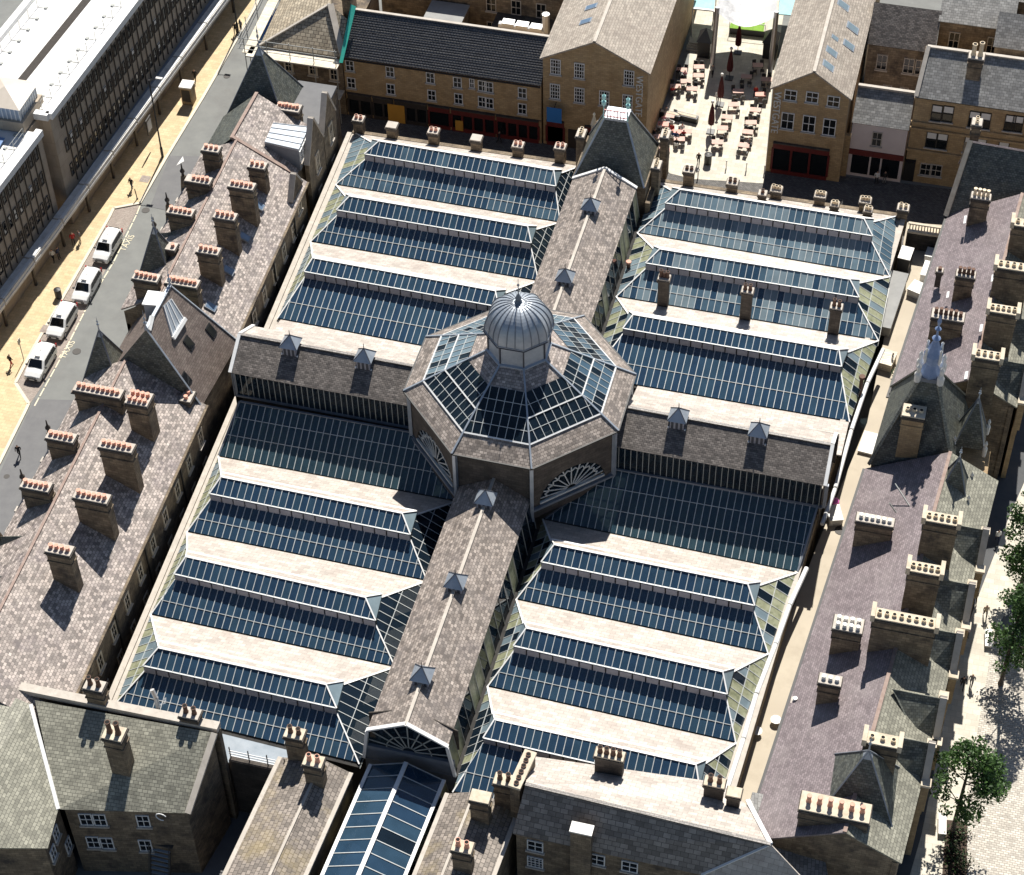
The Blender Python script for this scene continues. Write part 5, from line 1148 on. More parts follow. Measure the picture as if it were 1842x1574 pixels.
# ================================================================== RIGHT TERRACE
rt = thing('slate_terrace', (36, 0, 0), 'long purple-slated terrace on the right with tall stacks, dormers and spired pavilions', 'terrace')
ye_ = lambda y: 31.25+.09*y
yr_ = lambda y: 38.15+.083*y
RE, RR = 9.0, 13.0
def rseg(y0, y1):
    e0, e1, r0, r1 = V((ye_(y0)-.2, y0, RE)), V((ye_(y1)-.2, y1, RE)), V((yr_(y0), y0, RR)), V((yr_(y1), y1, RR))
    f0, f1 = V((yr_(y0)+4.6, y0, RR-2.6)), V((yr_(y1)+4.6, y1, RR-2.6))
    mb = MB(); mb.sheet([e0, r0, r1, e1], .15); mb.build('roof_slope', 'slate_purple', rt)
    mb = MB(); mb.sheet([r0, f0, f1, r1], .15); mb.build('roof_slope', 'slate_green', rt)
    mb = MB(); mb.bar(r0, r1, .3, .1); mb.build('ridge_tiles', 'ridge_tile', rt)
    mb = MB(); mb.bar(e0+V((-.1, 0, -.2)), e1+V((-.1, 0, -.2)), .25, .15); mb.build('gutter', 'black', rt)
    a, b = V((ye_(y0), y0, 0)), V((ye_(y1), y1, 0)); t = V((.4, 0, 0)); mb = MB(); mb.hexa([a, a+t, b+t, b], [p+Z*(RE-.1) for p in (a, a+t, b+t, b)]); mb.build('wall', 'stone', rt)
    a, b = V((f0.x-.3, y0, 0)), V((f1.x-.3, y1, 0)); mb = MB(); mb.hexa([a-t, a, b, b-t], [p+Z*(RR-2.7) for p in (a-t, a, b, b-t)]); mb.build('wall', 'stone', rt)
rseg(-38, 3.0); rseg(12.5, 40)
for y in (-37.9, 2.9, 12.6, 39.9):
    mb = MB(); x2 = yr_(y)+4.3; mb.poly([V((ye_(y), y, 0)), V((x2, y, 0)), V((x2, y, RR-2.7)), V((yr_(y), y, RR-.1)), V((ye_(y), y, RE-.1))]); mb.build('end_wall', 'stone', rt)
PRp = V((31.05, 0, 9)); nRp = V((-4, 0, 7.1)).normalized(); upR = V((7.1, 0, 4)).normalized()
def rstack(x0, x1, y, v, n, d=.9, pm='pot_white', wm='stone', cap='coping', ph=.35, closed=True, pr=.18):
    x = (x0+x1)/2; z_ = zof(v, x, y); return stack(rt, (x, y), x1-x0, d, 7.5, z_, n, pm, wm, cap, ph=ph, closed=closed, pr=pr)
rstack(31.5, 34.6, -6.6, 934, (6, 1)); rstack(31.3, 33.6, -18.8, 1122, (4, 2), 1.4); rstack(31.0, 32.7, -24.4, 1222, (3, 1))
rstack(36.6, 38.4, 37.3, 352, (4, 1), pm='pot_cream', ph=.8); rstack(36.4, 38.1, 25.3, 492, (4, 1), pm='pot_dark', ph=.7); rstack(34.8, 37.7, 19.7, 566, (6, 1), 1.2, pm='pot_dark', ph=.6)
# crowned stacks along the ridge
def crown(x, y, wd, v, n, d=1.0):
    z_ = zof(v, x, y); o = stack(rt, (x, y), wd, d, 8, z_, (n, 1), 'pot_cream', 'stone', 'stone_pale', ph=.3, closed=False)
    for s_ in (-1, 1):
        mb = MB(); mb.cbox((x+s_*(wd/2+.05), y), .35, d+.5, z_-.3, z_+.45); mb.build('crown_block', 'stone_pale', o)
for a in ((41.4, 24.5, 3.2, 478, 5), (41.0, 18.2, 2.6, 556, 5), (40.2, 11.8, 2.4, 638, 4), (38.4, -8.9, 2.8, 932, 5), (37.7, -15.0, 2.6, 1022, 5), (36.8, -19.3, 5.0, 1112, 8), (42.3, 31.5, 3.0, 402, 4)): crown(*a)
crown(36.6, -31.0, 2.6, 1330, 3)
# south stacks
rstack(29.0, 30.9, -33.6, 1440, (3, 1)); z_ = zof(1452, 34.2, -36.3)
stack(rt, (34.0, -36.3), 5.2, 1.6, 5, z_, (6, 1), 'terracotta', 'stone', 'stone_pale', ph=.8, closed=True); 
for (u, v) in ((1428, 1256), (1392, 1360), (1688, 482)):
    P = onplane(u, v+18, PRp, nRp); stack(rt, (P.x, P.y), .55, .55, P.z-1, P.z+1.1, (1, 1), 'pot_white' if u < 1600 else 'pot_dark', 'stone_dark', band=False, ph=.3)
# big pavilion with truncated slate pyramid
C4 = [V((31.6, 3.2, 9.4)), V((39.3, 2.6, 9.4)), V((40.0, 13.0, 9.4)), V((32.3, 13.4, 9.4))]; tc = at(1672, 676, 18.0); T4 = [tc+V((a*.8, b*.7, 0)) for a, b in ((-1, -1), (1, -1), (1, 1), (-1, 1))]
for i in range(4):
    mb = MB(); mb.poly([C4[i], C4[(i+1) % 4], T4[(i+1) % 4], T4[i]]); mb.build('pavilion_slope', 'slate_spire', rt)
mb = MB()
for i in range(4): mb.bar(C4[i], T4[i], .3, .14)
mb.build('pavilion_hips', 'slate_green', rt)
mb = MB(); mb.hexa([p-Z*1.2+(p-tc)*.25 for p in T4], [p+Z*.25 for p in T4]); mb.build('pavilion_cap', 'lead_dark', rt)
mb = MB(); q = [(p.x, p.y) for p in C4]; cq = (sum(a for a, b in q)/4, sum(b for a, b in q)/4); mb.prism([(cq[0]+(a-cq[0])*.96, cq[1]+(b-cq[1])*.96) for a, b in q], 0, 9.39); mb.build('pavilion_wall', 'stone', rt)
M('lead_blue', (0.16, 0.24, 0.42), (0.24, 0.32, 0.5), 0.45, 2.0)
mb = MB(); mb.ring(tc, [(.75, tc.z+.2), (.9, tc.z+.6), (.55, tc.z+1.6), (.75, tc.z+2.2), (.85, tc.z+2.8), (.5, tc.z+3.6), (.25, tc.z+4.3), (.4, tc.z+4.6), (.12, tc.z+4.9), (.08, tc.z+5.5), (.3, tc.z+5.7), (.06, tc.z+6.0), (.2, tc.z+6.6), (0, tc.z+7.3)], 8); mb.build('pavilion_finial', 'lead_blue', rt)
for a, b in ((-1, -1), (1, -1), (1, 1), (-1, 1)):
    c_ = (tc.x+a*1.0, tc.y+b*.85); mb = MB(); mb.ring(c_, [(.3, tc.z), (.34, tc.z+.8), (.18, tc.z+1.1), (.22, tc.z+1.7), (.05, tc.z+2.0), (0, tc.z+2.2)], 7); mb.build('corner_urn', 'pot_white', rt)
    mb = MB(); mb.ring((tc.x+a*.62, tc.y+b*.55), [(.1, tc.z+2.0), (.16, tc.z+2.6), (.1, tc.z+3.4), (.15, tc.z+3.6), (0, tc.z+3.8)], 6); mb.build('scroll', 'pot_white', rt)
z_ = zof(742, 34.7, 4.0); stack(rt, (34.7, 4.2), 1.9, 1.4, 8, z_, (3, 1), 'pot_cream', 'stone_clean', 'stone_pale', closed=False, ph=.3)
for (u, v, va) in ((1746, 786, 716), (1714, 882, 822)):
    P = at(u, v, 11); za = zof(va, P.x, P.y); spire(rt, (P.x, P.y), 1.35, 10.9, za, 'slate_spire', base=0, tip=1.3)
    for a, b in ((-1, -1), (1, -1), (1, 1), (-1, 1)):
        mb = MB(); mb.ring((P.x+a*1.4, P.y+b*1.4), [(.18, 10.3), (.22, 11.3), (.1, 11.6), (.16, 11.9), (0, 12.3)], 6); mb.build('pinnacle', 'pot_white', rt)
mb = MB(); mb.box((38.5, -2.5, 0), (42.0, 7, 9.8)); mb.build('porch_wall', 'stone_clean', rt)
P = at(1548, 1428, 10.6); za = zof(1350, P.x, P.y); spire(rt, (P.x, P.y), 3.1, 10.4, za, 'slate_spire', base=0, tip=2.0)
# gabled dormers facing the street
for (y_, hw_) in ((33, 2.3), (28, 2.2), (21.5, 2.3), (15.5, 2.2), (-5.5, 2.2), (-11.8, 2.3), (-17.2, 2.2), (-24.0, 2.3), (-28.5, 1.9)):
    X = yr_(y_)+4.5; xr0 = yr_(y_)+.6; zr_ = RR+.1
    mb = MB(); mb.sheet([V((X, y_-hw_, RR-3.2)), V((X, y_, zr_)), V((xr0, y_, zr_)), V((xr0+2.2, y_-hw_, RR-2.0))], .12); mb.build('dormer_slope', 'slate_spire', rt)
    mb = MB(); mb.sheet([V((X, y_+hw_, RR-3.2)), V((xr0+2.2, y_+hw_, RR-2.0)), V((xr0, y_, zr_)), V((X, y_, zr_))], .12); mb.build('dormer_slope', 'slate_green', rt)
    pr_ = [(y_-hw_, 0), (y_+hw_, 0), (y_+hw_, RR-3.2), (y_, zr_+.1), (y_-hw_, RR-3.2)]; mb = MB(); mb.hexa([V((X-.1, a, b)) for a, b in pr_][::-1], [V((X+.35, a, b)) for a, b in pr_][::-1]); mb.build('dormer_gable', 'stone_clean', rt)
    mb = MB(); mb.bar(V((X+.15, y_-hw_, RR-3.1)), V((X+.15, y_, zr_+.2)), .55, .16); mb.bar(V((X+.15, y_, zr_+.2)), V((X+.15, y_+hw_, RR-3.1)), .55, .16); mb.build('gable_coping', 'coping', rt)
    for s_ in (-1, 1):
        mb = MB(); mb.cbox((X+.25, y_+s_*hw_), .6, .6, 7, RR-2.6); mb.cbox((X+.25, y_+s_*hw_), .8, .8, RR-2.6, RR-2.35, mi=1); mb.build('gable_pier', ['stone_clean', 'stone_pale'], rt)
    window(rt, V((X+.37, y_, 7.0)), math.radians(90), 1.2, 2.2, 'stone')
# steep cross roof at the north end, shading the slope below
a_, b_ = V((34.6, 39.6, 9.0)), V((43.5, 39.2, 9.0)); c_, d_ = V((43.5, 44.0, 15.2)), V((35.6, 44.4, 15.2))
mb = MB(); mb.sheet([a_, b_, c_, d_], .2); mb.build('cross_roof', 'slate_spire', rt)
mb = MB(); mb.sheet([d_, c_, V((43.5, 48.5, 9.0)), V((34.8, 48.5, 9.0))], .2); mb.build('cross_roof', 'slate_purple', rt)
mb = MB(); mb.bar(a_+V((-.1, 0, 0)), d_, .5, .3); mb.build('verge_coping', 'stone_pale', rt)
mb = MB(); pr_ = [(39.8, 0), (48.3, 0), (48.3, 9.0), (44.3, 15.0), (39.8, 9.0)]; mb.hexa([V((35.0, a, b)) for a, b in pr_][::-1], [V((35.4, a, b)) for a, b in pr_][::-1]); mb.build('cross_gable', 'stone', rt)
mb = MB(); mb.box((35.4, 40, 0), (43.5, 48.3, 8.9)); mb.build('cross_wall', 'stone', rt)
stack(rt, (35.9, 46.2), .9, 1.1, 9, 16.3, (1, 2), 'pot_cream', closed=False); stack(rt, (43.0, 45.5), 2.0, 1.2, 9, 17.6, (4, 1), 'pot_cream', closed=False)
# bridge wall across the head of the yard
mb = MB(); mb.box((30.9, 39.2, 0), (35.2, 40.0, 6.6)); mb.build('yard_wall', 'stone_dark', rt)
mb = MB(); mb.box((30.9, 38.9, 6.6), (35.2, 40.2, 6.85)); mb.build('wall_coping', 'stone_pale', rt)
for i in range(14):
    mb = MB(); mb.cbox((31.1+i*.3, 39.5), .12, .12, 6.85, 7.35); mb.build('baluster', 'stone_pale', rt)
mb = MB(); mb.box((30.9, 39.35, 7.35), (35.2, 39.65, 7.5)); mb.build('balustrade_rail', 'stone_pale', rt)
# skylight-free details: aerials
for (u, v, u2, v2) in ((1610, 870, 1636, 910), (1600, 905, 1612, 922)):
    a_, b_ = at(u, v, 12.5), at(u2, v2, 11.8); mb = MB(); mb.tube([a_, b_], .07, 6); mb.build('aerial', 'iron_frame', rt)
# white sheets of lead at chimney feet
for (u, v, w_, h_) in ((1525, 975, .25, 1.4), (1482, 1170, .25, 1.3), (1550, 1150, .25, 1.3), (1736, 395, .25, 1.2), (1705, 530, .25, .9), (1786, 500, .3, 1.0), (1765, 590, .3, 1.0), (1738, 675, .3, 1.0), (1650, 965, .3, 1.3), (1622, 1055, .3, 1.2)):
    P = onplane(u, v, PRp, nRp)+nRp*.02; s_ = V((0, 1, 0)); mb = MB(); c_ = [P+s_*h_/2+upR*w_/2, P-s_*h_/2+upR*w_/2, P-s_*h_/2-upR*w_/2, P+s_*h_/2-upR*w_/2]; mb.sheet(c_, .06); mb.build('flashing', 'white_paint', rt)
# ================================================================== SOUTH SIDE
M('lead_flat', (0.22, 0.26, 0.30), (0.30, 0.34, 0.38), 0.7, 1.0, metal=0.1, patch=((0.3, 0.33, 0.36), 0.4), pscale=0.8)
# ---- stone house bottom left
bl = thing('stone_house', (-21, -44, 0), 'stone house at the bottom left with mossy grey-green slate roof and one tall stack', 'house')
A, B = V((-29.6, -41.2, 12.6)), V((-14.4, -40.9, 12.9)); C_, D_ = at(337, 1463, 9.5), at(105, 1456, 9.5)
mb = MB(); mb.sheet([D_, C_, B, A], .18); mb.build('roof_slope', 'slate_green', bl)
mb = MB(); mb.bar(V((-31.5, -40.4, 12.4)), V((-14.2, -40.3, 12.6)), .75, .55); mb.build('parapet', 'coping', bl)
mb = MB(); mb.prism([(-31.5, -40.6), (-14.2, -40.5), (-14.2, -40.0), (-31.5, -40.0)][::1], 0, 12.4); mb.build('back_wall', 'stone', bl)
wx = [V((-32, -41.5, 13.2)), V((-31.0, -56, 13.2))]; E1 = at(86, 1526, 9.3)
V0, V1 = V((-29.8, -41.6, 12.5)), D_+V((0, 0, .02))
mb = MB(); mb.sheet([V1, V0, wx[0], wx[1], E1], .18); mb.build('roof_slope', 'slate_green', bl)
mb = MB(); mb.sheet([wx[0], V((-38, -42, 9.5)), V((-38, -56, 9.5)), wx[1]], .18); mb.build('roof_slope', 'slate_green', bl)
mb = MB(); mb.bar(V0, V1, .3, .1); mb.build('valley_lead', 'white_paint', bl)
mb = MB(); mb.bar(B+V((.1, 0, 0)), C_+V((.1, 0, 0)), .5, .22); mb.build('verge_coping', 'coping', bl)
# walls
w0, w1 = V((D_.x+.3, D_.y+.35, 0)), V((C_.x-.2, C_.y+.35, 0))
mb = MB(); mb.hexa([w0, w1, V((-14.5, -41, 0)), V((-29, -41, 0))], [V((p.x, p.y, 9.4)) for p in (w0, w1)]+[V((-14.5, -41, 12.4)), V((-29, -41, 12.2))]); mb.build('wall', 'stone', bl)
mb = MB(); q = [V((E1.x-.5, E1.y+.3, 0)), V((D_.x-.3, D_.y+.5, 0)), V((-37.8, -42, 0)), V((-37.8, -55, 0))]; mb.hexa(q[::-1][::-1], [p+Z*9.2 for p in q]); mb.build('wing_wall', 'stone', bl)
ang = math.atan2((w1-w0).y, (w1-w0).x)
for u, v in ((155, 1473), (180, 1474), (258, 1476), (168, 1514), (193, 1516), (262, 1520)):
    d = ray(u, v); n_ = V((math.sin(ang), -math.cos(ang), 0)); P = onplane(u, v, w0, n_); window(bl, V((P.x, P.y-.02, P.z-.8)), ang, 1.05, 1.6, 'sash')
e_ = (q[1]-q[0]); a2 = math.atan2(e_.y, e_.x); n2 = V((math.sin(a2), -math.cos(a2), 0))
for u, v in ((100, 1500), (95, 1535), (122, 1520)):
    P = onplane(u, v, q[0], n2); window(bl, V((P.x, P.y, P.z-.7))+n2*.03, a2, .9, 1.5, 'sash')
nB = (B-A).cross(D_-A).normalized(); nB = nB if nB.z > 0 else -nB
P = onplane(222, 1395, A, nB); zt_ = zof(1318, P.x-.2, P.y+.6); stack(bl, (P.x-.2, P.y+.6), 1.5, 1.2, 8, zt_, (2, 1), 'pot_dark', 'stone', 'stone_pale', ph=1.3, pr=.22, closed=False)
for (u, v) in ((170, 1232), (342, 1282)):
    p = aty(u, v, -40.2); stack(bl, p, 1.5, .9, 9, p.z, (2, 1), 'pot_dark', 'stone', 'coping', ph=.9, pr=.2, closed=False)
# fire stair in the yard
fs = thing('fire_stair', (-19, -49, 0), 'steel stair with white-edged treads climbing the dark yard wall', 'stair')
for i in range(8):
    P = at(289, 1530+i*8.2, 3.6-i*.42); mb = MB(); mb.cbox(P, 1.6, .22, P.z-.06, P.z); mb.build('tread', 'lead_flat', fs)
P = at(292, 1508, 4.2); mb = MB(); mb.cbox(P, 2.2, 1.4, P.z-.12, P.z); mb.build('landing', 'iron_cover', fs)
for s_ in (-.85, .85):
    mb = MB(); a_, b_ = at(289, 1530, 3.6), at(289, 1588, .6); mb.bar(a_+V((s_, 0, 0)), b_+V((s_, 0, 0)), .08, .15); mb.bar(a_+V((s_, 0, 1)), b_+V((s_, 0, 1)), .05, .05); mb.build('stringer', 'iron_cover', fs)
sp = thing('scroll_ornament', (-19, -47, 0), 'small white iron scroll bracket at the eaves of the stone house', 'bracket')
P = at(291, 1468, 9.2); mb = MB(); pts = [P+V((math.cos(t)*.45, -.1, math.sin(t)*.45)) for t in [k*.5 for k in range(1, 11)]]; mb.tube(pts, .05, 6); mb.build('scroll', 'white_paint', sp)
# yard walls and floor
flat('yard_floor', [(-16, -60), (-8, -60), (-8, -39), (-16, -39)], 0.01, 'asphalt_new')
yw = thing('yard_wall', (-12, -39, 0), 'dark stone yard wall with white rail below the last glass roof', 'wall')
mb = MB(); mb.box((-14.3, -39.7, 0), (-9.2, -39.2, 7.4)); mb.build('wall_body', 'stone_dark', yw)
for z_ in (7.7, 8.05, 8.4):
    mb = MB(); mb.tube([(-14.3, -39.4, z_), (-9.4, -39.4, z_)], .05, 6); mb.build('rail', 'white_paint', yw)
for x_ in (-14.2, -12.6, -11.0, -9.5):
    mb = MB(); mb.tube([(x_, -39.4, 7.3), (x_, -39.4, 8.9)], .05, 6); mb.build('rail_post', 'black', yw)
# lead flat between the last bay and the house
mb = MB(); n0, n1 = GLf[7]; mb.sheet([V((n0.x, n0.y-.05, 6.9)), V((n0.x, -40.1, 6.9)), V((-9, -39.3, 6.9)), along(n0, n1, -9)+V((0, -.05, -.1))], .2); mb.build('lead_flat', 'lead_flat', mk)
# flue pipe
fp = thing('flue_pipe', (-24, -40, 0), 'bent grey flue pipe standing by the parapet of the stone house', 'pipe'); a_ = at(285, 1275, 7.0)
mb = MB(); mb.tube([V((a_.x, a_.y, 7)), V((a_.x, a_.y, 8.6)), V((a_.x-.3, a_.y+.2, 9.3))], .2, 8); mb.build('pipe', 'duct', fp)
# ---- arcade: glass roof between two slated ranges
ar = thing('glazed_arcade', (0, -44, 0), 'glass-roofed arcade running south below the fanlight gable', 'arcade')
ya_, yb_ = -37.0, -58.0; sx_ = -.07
def apx(x, y, z): return V((x+(y+37)*.055, y, z))
for s_ in (-1, 1):
    glaze(ar, [apx(s_*3.05, ya_, 6.9), apx(s_*3.05, yb_, 6.9), apx(0, yb_, 8.3), apx(0, ya_, 8.3)], (0, 1, 0), (0, 1), 1.25, GL+GLC, 'bar_paint', .07, .05)
    mb = MB(); mb.bar(apx(s_*3.1, ya_, 6.85), apx(s_*3.1, yb_, 6.85), .3, .2); mb.build('eaves', 'white_paint', ar)
    glaze(ar, [apx(s_*3.5, ya_, 5.0), apx(s_*3.5, yb_, 5.0), apx(s_*3.15, yb_, 6.7), apx(s_*3.15, ya_, 6.7)], (0, 1, 0), (0, 1), 1.25, ['moss_glass']+GLC, 'iron_frame', .07, .05, name='side_pane')
mb = MB(); mb.bar(apx(0, ya_, 8.3), apx(0, yb_, 8.3), .35, .14); mb.build('ridge_cap', 'white_paint', ar)
mb = MB(); mb.poly([apx(-3.6, ya_, .06), apx(3.6, ya_, .06), apx(3.6, yb_, .06), apx(-3.6, yb_, .06)][::-1]); mb.build('arcade_floor', 'floor_inside', ar)
def flank(name, label, xs, zs, mat):
    t = thing(name, ((xs[0]+xs[2])/2, -45, 0), label, 'building')
    y0, y1 = -39.0, -58.0
    P = lambda i, y: apx(xs[i], y, zs[i])
    mb = MB(); mb.sheet([P(0, y0), P(0, y1), P(1, y1), P(1, y0)], .15); mb.build('roof_slope', mat, t)
    mb = MB(); mb.sheet([P(1, y0), P(1, y1), P(2, y1), P(2, y0)], .15); mb.build('roof_slope', mat, t)
    mb = MB(); mb.bar(P(1, y0), P(1, y1), .22, .08); mb.build('ridge_tiles', 'coping', t)
    mb = MB(); mb.hexa([V((P(0, y0).x+.2, y0, 0)), V((P(2, y0).x-.2, y0, 0)), V((P(2, y1).x-.2, y1, 0)), V((P(0, y1).x+.2, y1, 0))], [V((P(0, y0).x+.2, y0, zs[0]-.2)), V((P(2, y0).x-.2, y0, zs[2]-.2)), V((P(2, y1).x-.2, y1, zs[2]-.2)), V((P(0, y1).x+.2, y1, zs[0]-.2))]); mb.build('wall', 'stone', t)
    for i in (0, 2):
        mb = MB(); mb.bar(P(i, y0)-Z*.1, P(i, y1)-Z*.1, .35, .18); mb.build('eaves_coping', 'coping', t)
    mb = MB(); mb.poly([V((P(0, y0).x, y0-.05, 0)), V((P(2, y0).x, y0-.05, 0)), P(2, y0), P(1, y0), P(0, y0)]); mb.build('end_wall', 'stone', t)
    return t
M('slate_moss', (0.19, 0.16, 0.135), (0.29, 0.25, 0.215), 0.65, 1.2, (0.42, 0.36, 0.03, 0.65, 1.3), None, 0.4, patch=((0.3, 0.23, 0.1), 0.5), pscale=0.3)
fl = flank('arcade_range', 'slate-roofed range left of the glass arcade with two pale-capped stacks', (-9.9, -6.2, -3.9), (8.4, 9.4, 8.3), 'slate_moss')
fr = flank('arcade_range', 'slate-roofed range right of the glass arcade with mossy eaves', (4.1, 6.4, 10.0), (8.3, 9.4, 8.4), 'slate_moss')
for (t, u, v, x_, n, pm) in ((fl, 530, 1318, -9.0, 2, 'pot_dark'), (fl, 564, 1368, -7.4, 2, 'terracotta'), (fr, 907, 1402, 8.9, 2, 'pot_dark'), (fr, 864, 1432, 7.1, 0, 'terracotta'), (fr, 832, 1522, 7.0, 2, 'terracotta')):
    # find plan y so that the cap shows at the surveyed height above the roof
    zt_ = 12.0; p = at(u, v, zt_); stack(t, p, 1.45, .95, 6, zt_, (n, 1), pm, 'stone', 'stone_pale', ph=.8, pr=.2, closed=False)
# ---- long stone building bottom right
br = thing('stone_range', (19, -39, 0), 'long stone building bottom right with pale and dark slate slopes and short stacks', 'building')
R0, R1 = at(945, 1411, 13), at(1386, 1519, 13); F0, F1 = at(957, 1360, 10.3), at(1296, 1408, 10.3); F2 = at(1352, 1455, 10.6); N0, N1 = at(922, 1500, 9.6), at(1262, 1574, 9.6)
N1 = N0+(N1-N0)*1.0
mb = MB(); mb.sheet([F0, R0, R1, F2, F1], .15); mb.build('roof_slope', 'slate_pale', br)  # far slope painted pale for the sun on it
M('slate_brown_big', (0.17, 0.15, 0.135), (0.26, 0.235, 0.21), 0.6, 1.2, (0.62, 0.42, 0.025, 0.6, 1.35), None, 0.35)
mb = MB(); mb.sheet([N0, N1, R1, R0], .15); mb.build('roof_slope', 'slate_brown_big', br)
E0_, E1_ = R1, at(1500, 1640, 9.6)
mb = MB(); mb.sheet([N1, E1_, R1], .15); mb.build('roof_slope', 'slate_pale', br)
mb = MB(); mb.bar(R0, R1, .3, .12); mb.build('ridge_tiles', 'slate_dark', br)
mb = MB(); mb.bar(R1, F2, .35, .15); mb.bar(F2, at(1345, 1440, 10.6), .35, .15); mb.bar(R1, N1, .22, .1); mb.build('hip_lead', 'white_paint', br)
w_ = [N0+V((.2, .3, 0)), N1+V((0, .3, 0)), F1+V((0, -.3, 0)), F0+V((.2, -.3, 0))]
mb = MB(); mb.hexa([V((p.x, p.y, 0)) for p in w_], [p-Z*.2 for p in w_]); mb.build('wall', 'stone', br)
d_ = (N1-N0); a_ = math.atan2(d_.y, d_.x); n_ = V((math.sin(a_), -math.cos(a_), 0))
for u, v, st in ((963, 1521, 'sash'), (963, 1550, 'sash12'), (1074, 1545, 'sash'), (1133, 1558, 'sash')):
    P = onplane(u, v, N0+V((0, .3, 0)), n_); window(br, V((P.x, P.y, P.z-.7))+n_*.03, a_, 1.3, 1.4, st)
P = onplane(1047, 1560, N0+V((0, .3, 0)), n_); zt_ = zof(1490, P.x, P.y-.3); mb = MB(); mb.cbox((P.x, P.y-.3), 1.6, .8, 3, zt_-.15); mb.cbox((P.x, P.y-.3), 1.75, .95, zt_-.15, zt_, mi=1); mb.build('wall_stack', ['stone', 'pot_white'], br)
for (u, v, z_, n, pm) in ((1097, 1356, 13.2, 4, 'pot_dark'), (1286, 1406, 12.6, 2, 'pot_dark'), (1321, 1424, 12.4, 0, 'pot_dark')):
    p = at(u, v, z_); stack(br, p, 2.2 if n == 4 else (1.5 if n else 1.0), .8, 8, z_, (n, 1), pm, 'stone_dark', 'stone_pale', ph=.8, pr=.2, closed=False, band=False)
# end stack set along the verge
p = at(940, 1385, 12.8); mb = MB(); mb.cbox(p, .8, 3.4, 6, 12.7, -.12); mb.cbox(p, 1.0, 3.6, 12.7, 12.95, -.12, 1); es = mb.build('end_stack', ['stone', 'stone_pale'], br)
for k in range(6): place(POTS[('pot_dark', .8, .2, False)], 'chimney_pot', V((p.x+.05*k-.12, p.y-1.4+k*.55, 12.5)), es).scale = (1, 1, .75)
# low roofs running on to the right
lr = thing('low_slate_roof', (28, -42, 0), 'low weathered slate roof between the stone range and the right-hand terrace', 'roof')
q = [at(u, v, 8.2) for u, v in ((1352, 1440), (1468, 1448), (1500, 1640), (1300, 1640))]
mb = MB(); mb.sheet([q[0]+Z*1.2, q[1], q[2], q[3]+Z*1.2], .2); mb.build('roof_slope', 'slate_grey', lr)
mb = MB(); c_ = [V((p.x, p.y, 0)) for p in q]; mb.hexa(c_[::-1], [p+Z*7.8 for p in c_][::-1]); mb.build('wall', 'stone', lr)
# ================================================================== VEHICLES
M('car_white', (0.78, 0.78, 0.77), rough=0.25, spec=0.6)
M('tyre', (0.015, 0.015, 0.016), rough=0.8)
M('alloy', (0.45, 0.45, 0.46), rough=0.35, metal=0.7)
M('lamp_clear', (0.75, 0.76, 0.76), rough=0.1)
M('lamp_red', (0.5, 0.02, 0.02), rough=0.2)
M('plate', (0.75, 0.75, 0.7), rough=0.5)
M('trim_black', (0.02, 0.02, 0.022), rough=0.5)
GCAR = glass('car_glass', (.2, .22, .25), 0.0, .03, 1.55, (0.006, 0.007, 0.009))
def loft(mb, secs, mi=0, cap=True):
    """secs: list of closed rings with equal point counts"""
    n = len(secs[0]); i = len(mb.v)
    for s in secs: mb.v += [V(p) for p in s]
    for a in range(len(secs)-1):
        for k in range(n):
            k2 = (k+1) % n; mb.f.append([i+a*n+k, i+a*n+k2, i+(a+1)*n+k2, i+(a+1)*n+k]); mb.m.append(mi)
    if cap:
        mb.f.append([i+k for k in range(n-1, -1, -1)]); mb.f.append([i+(len(secs)-1)*n+k for k in range(n)]); mb.m += [mi, mi]
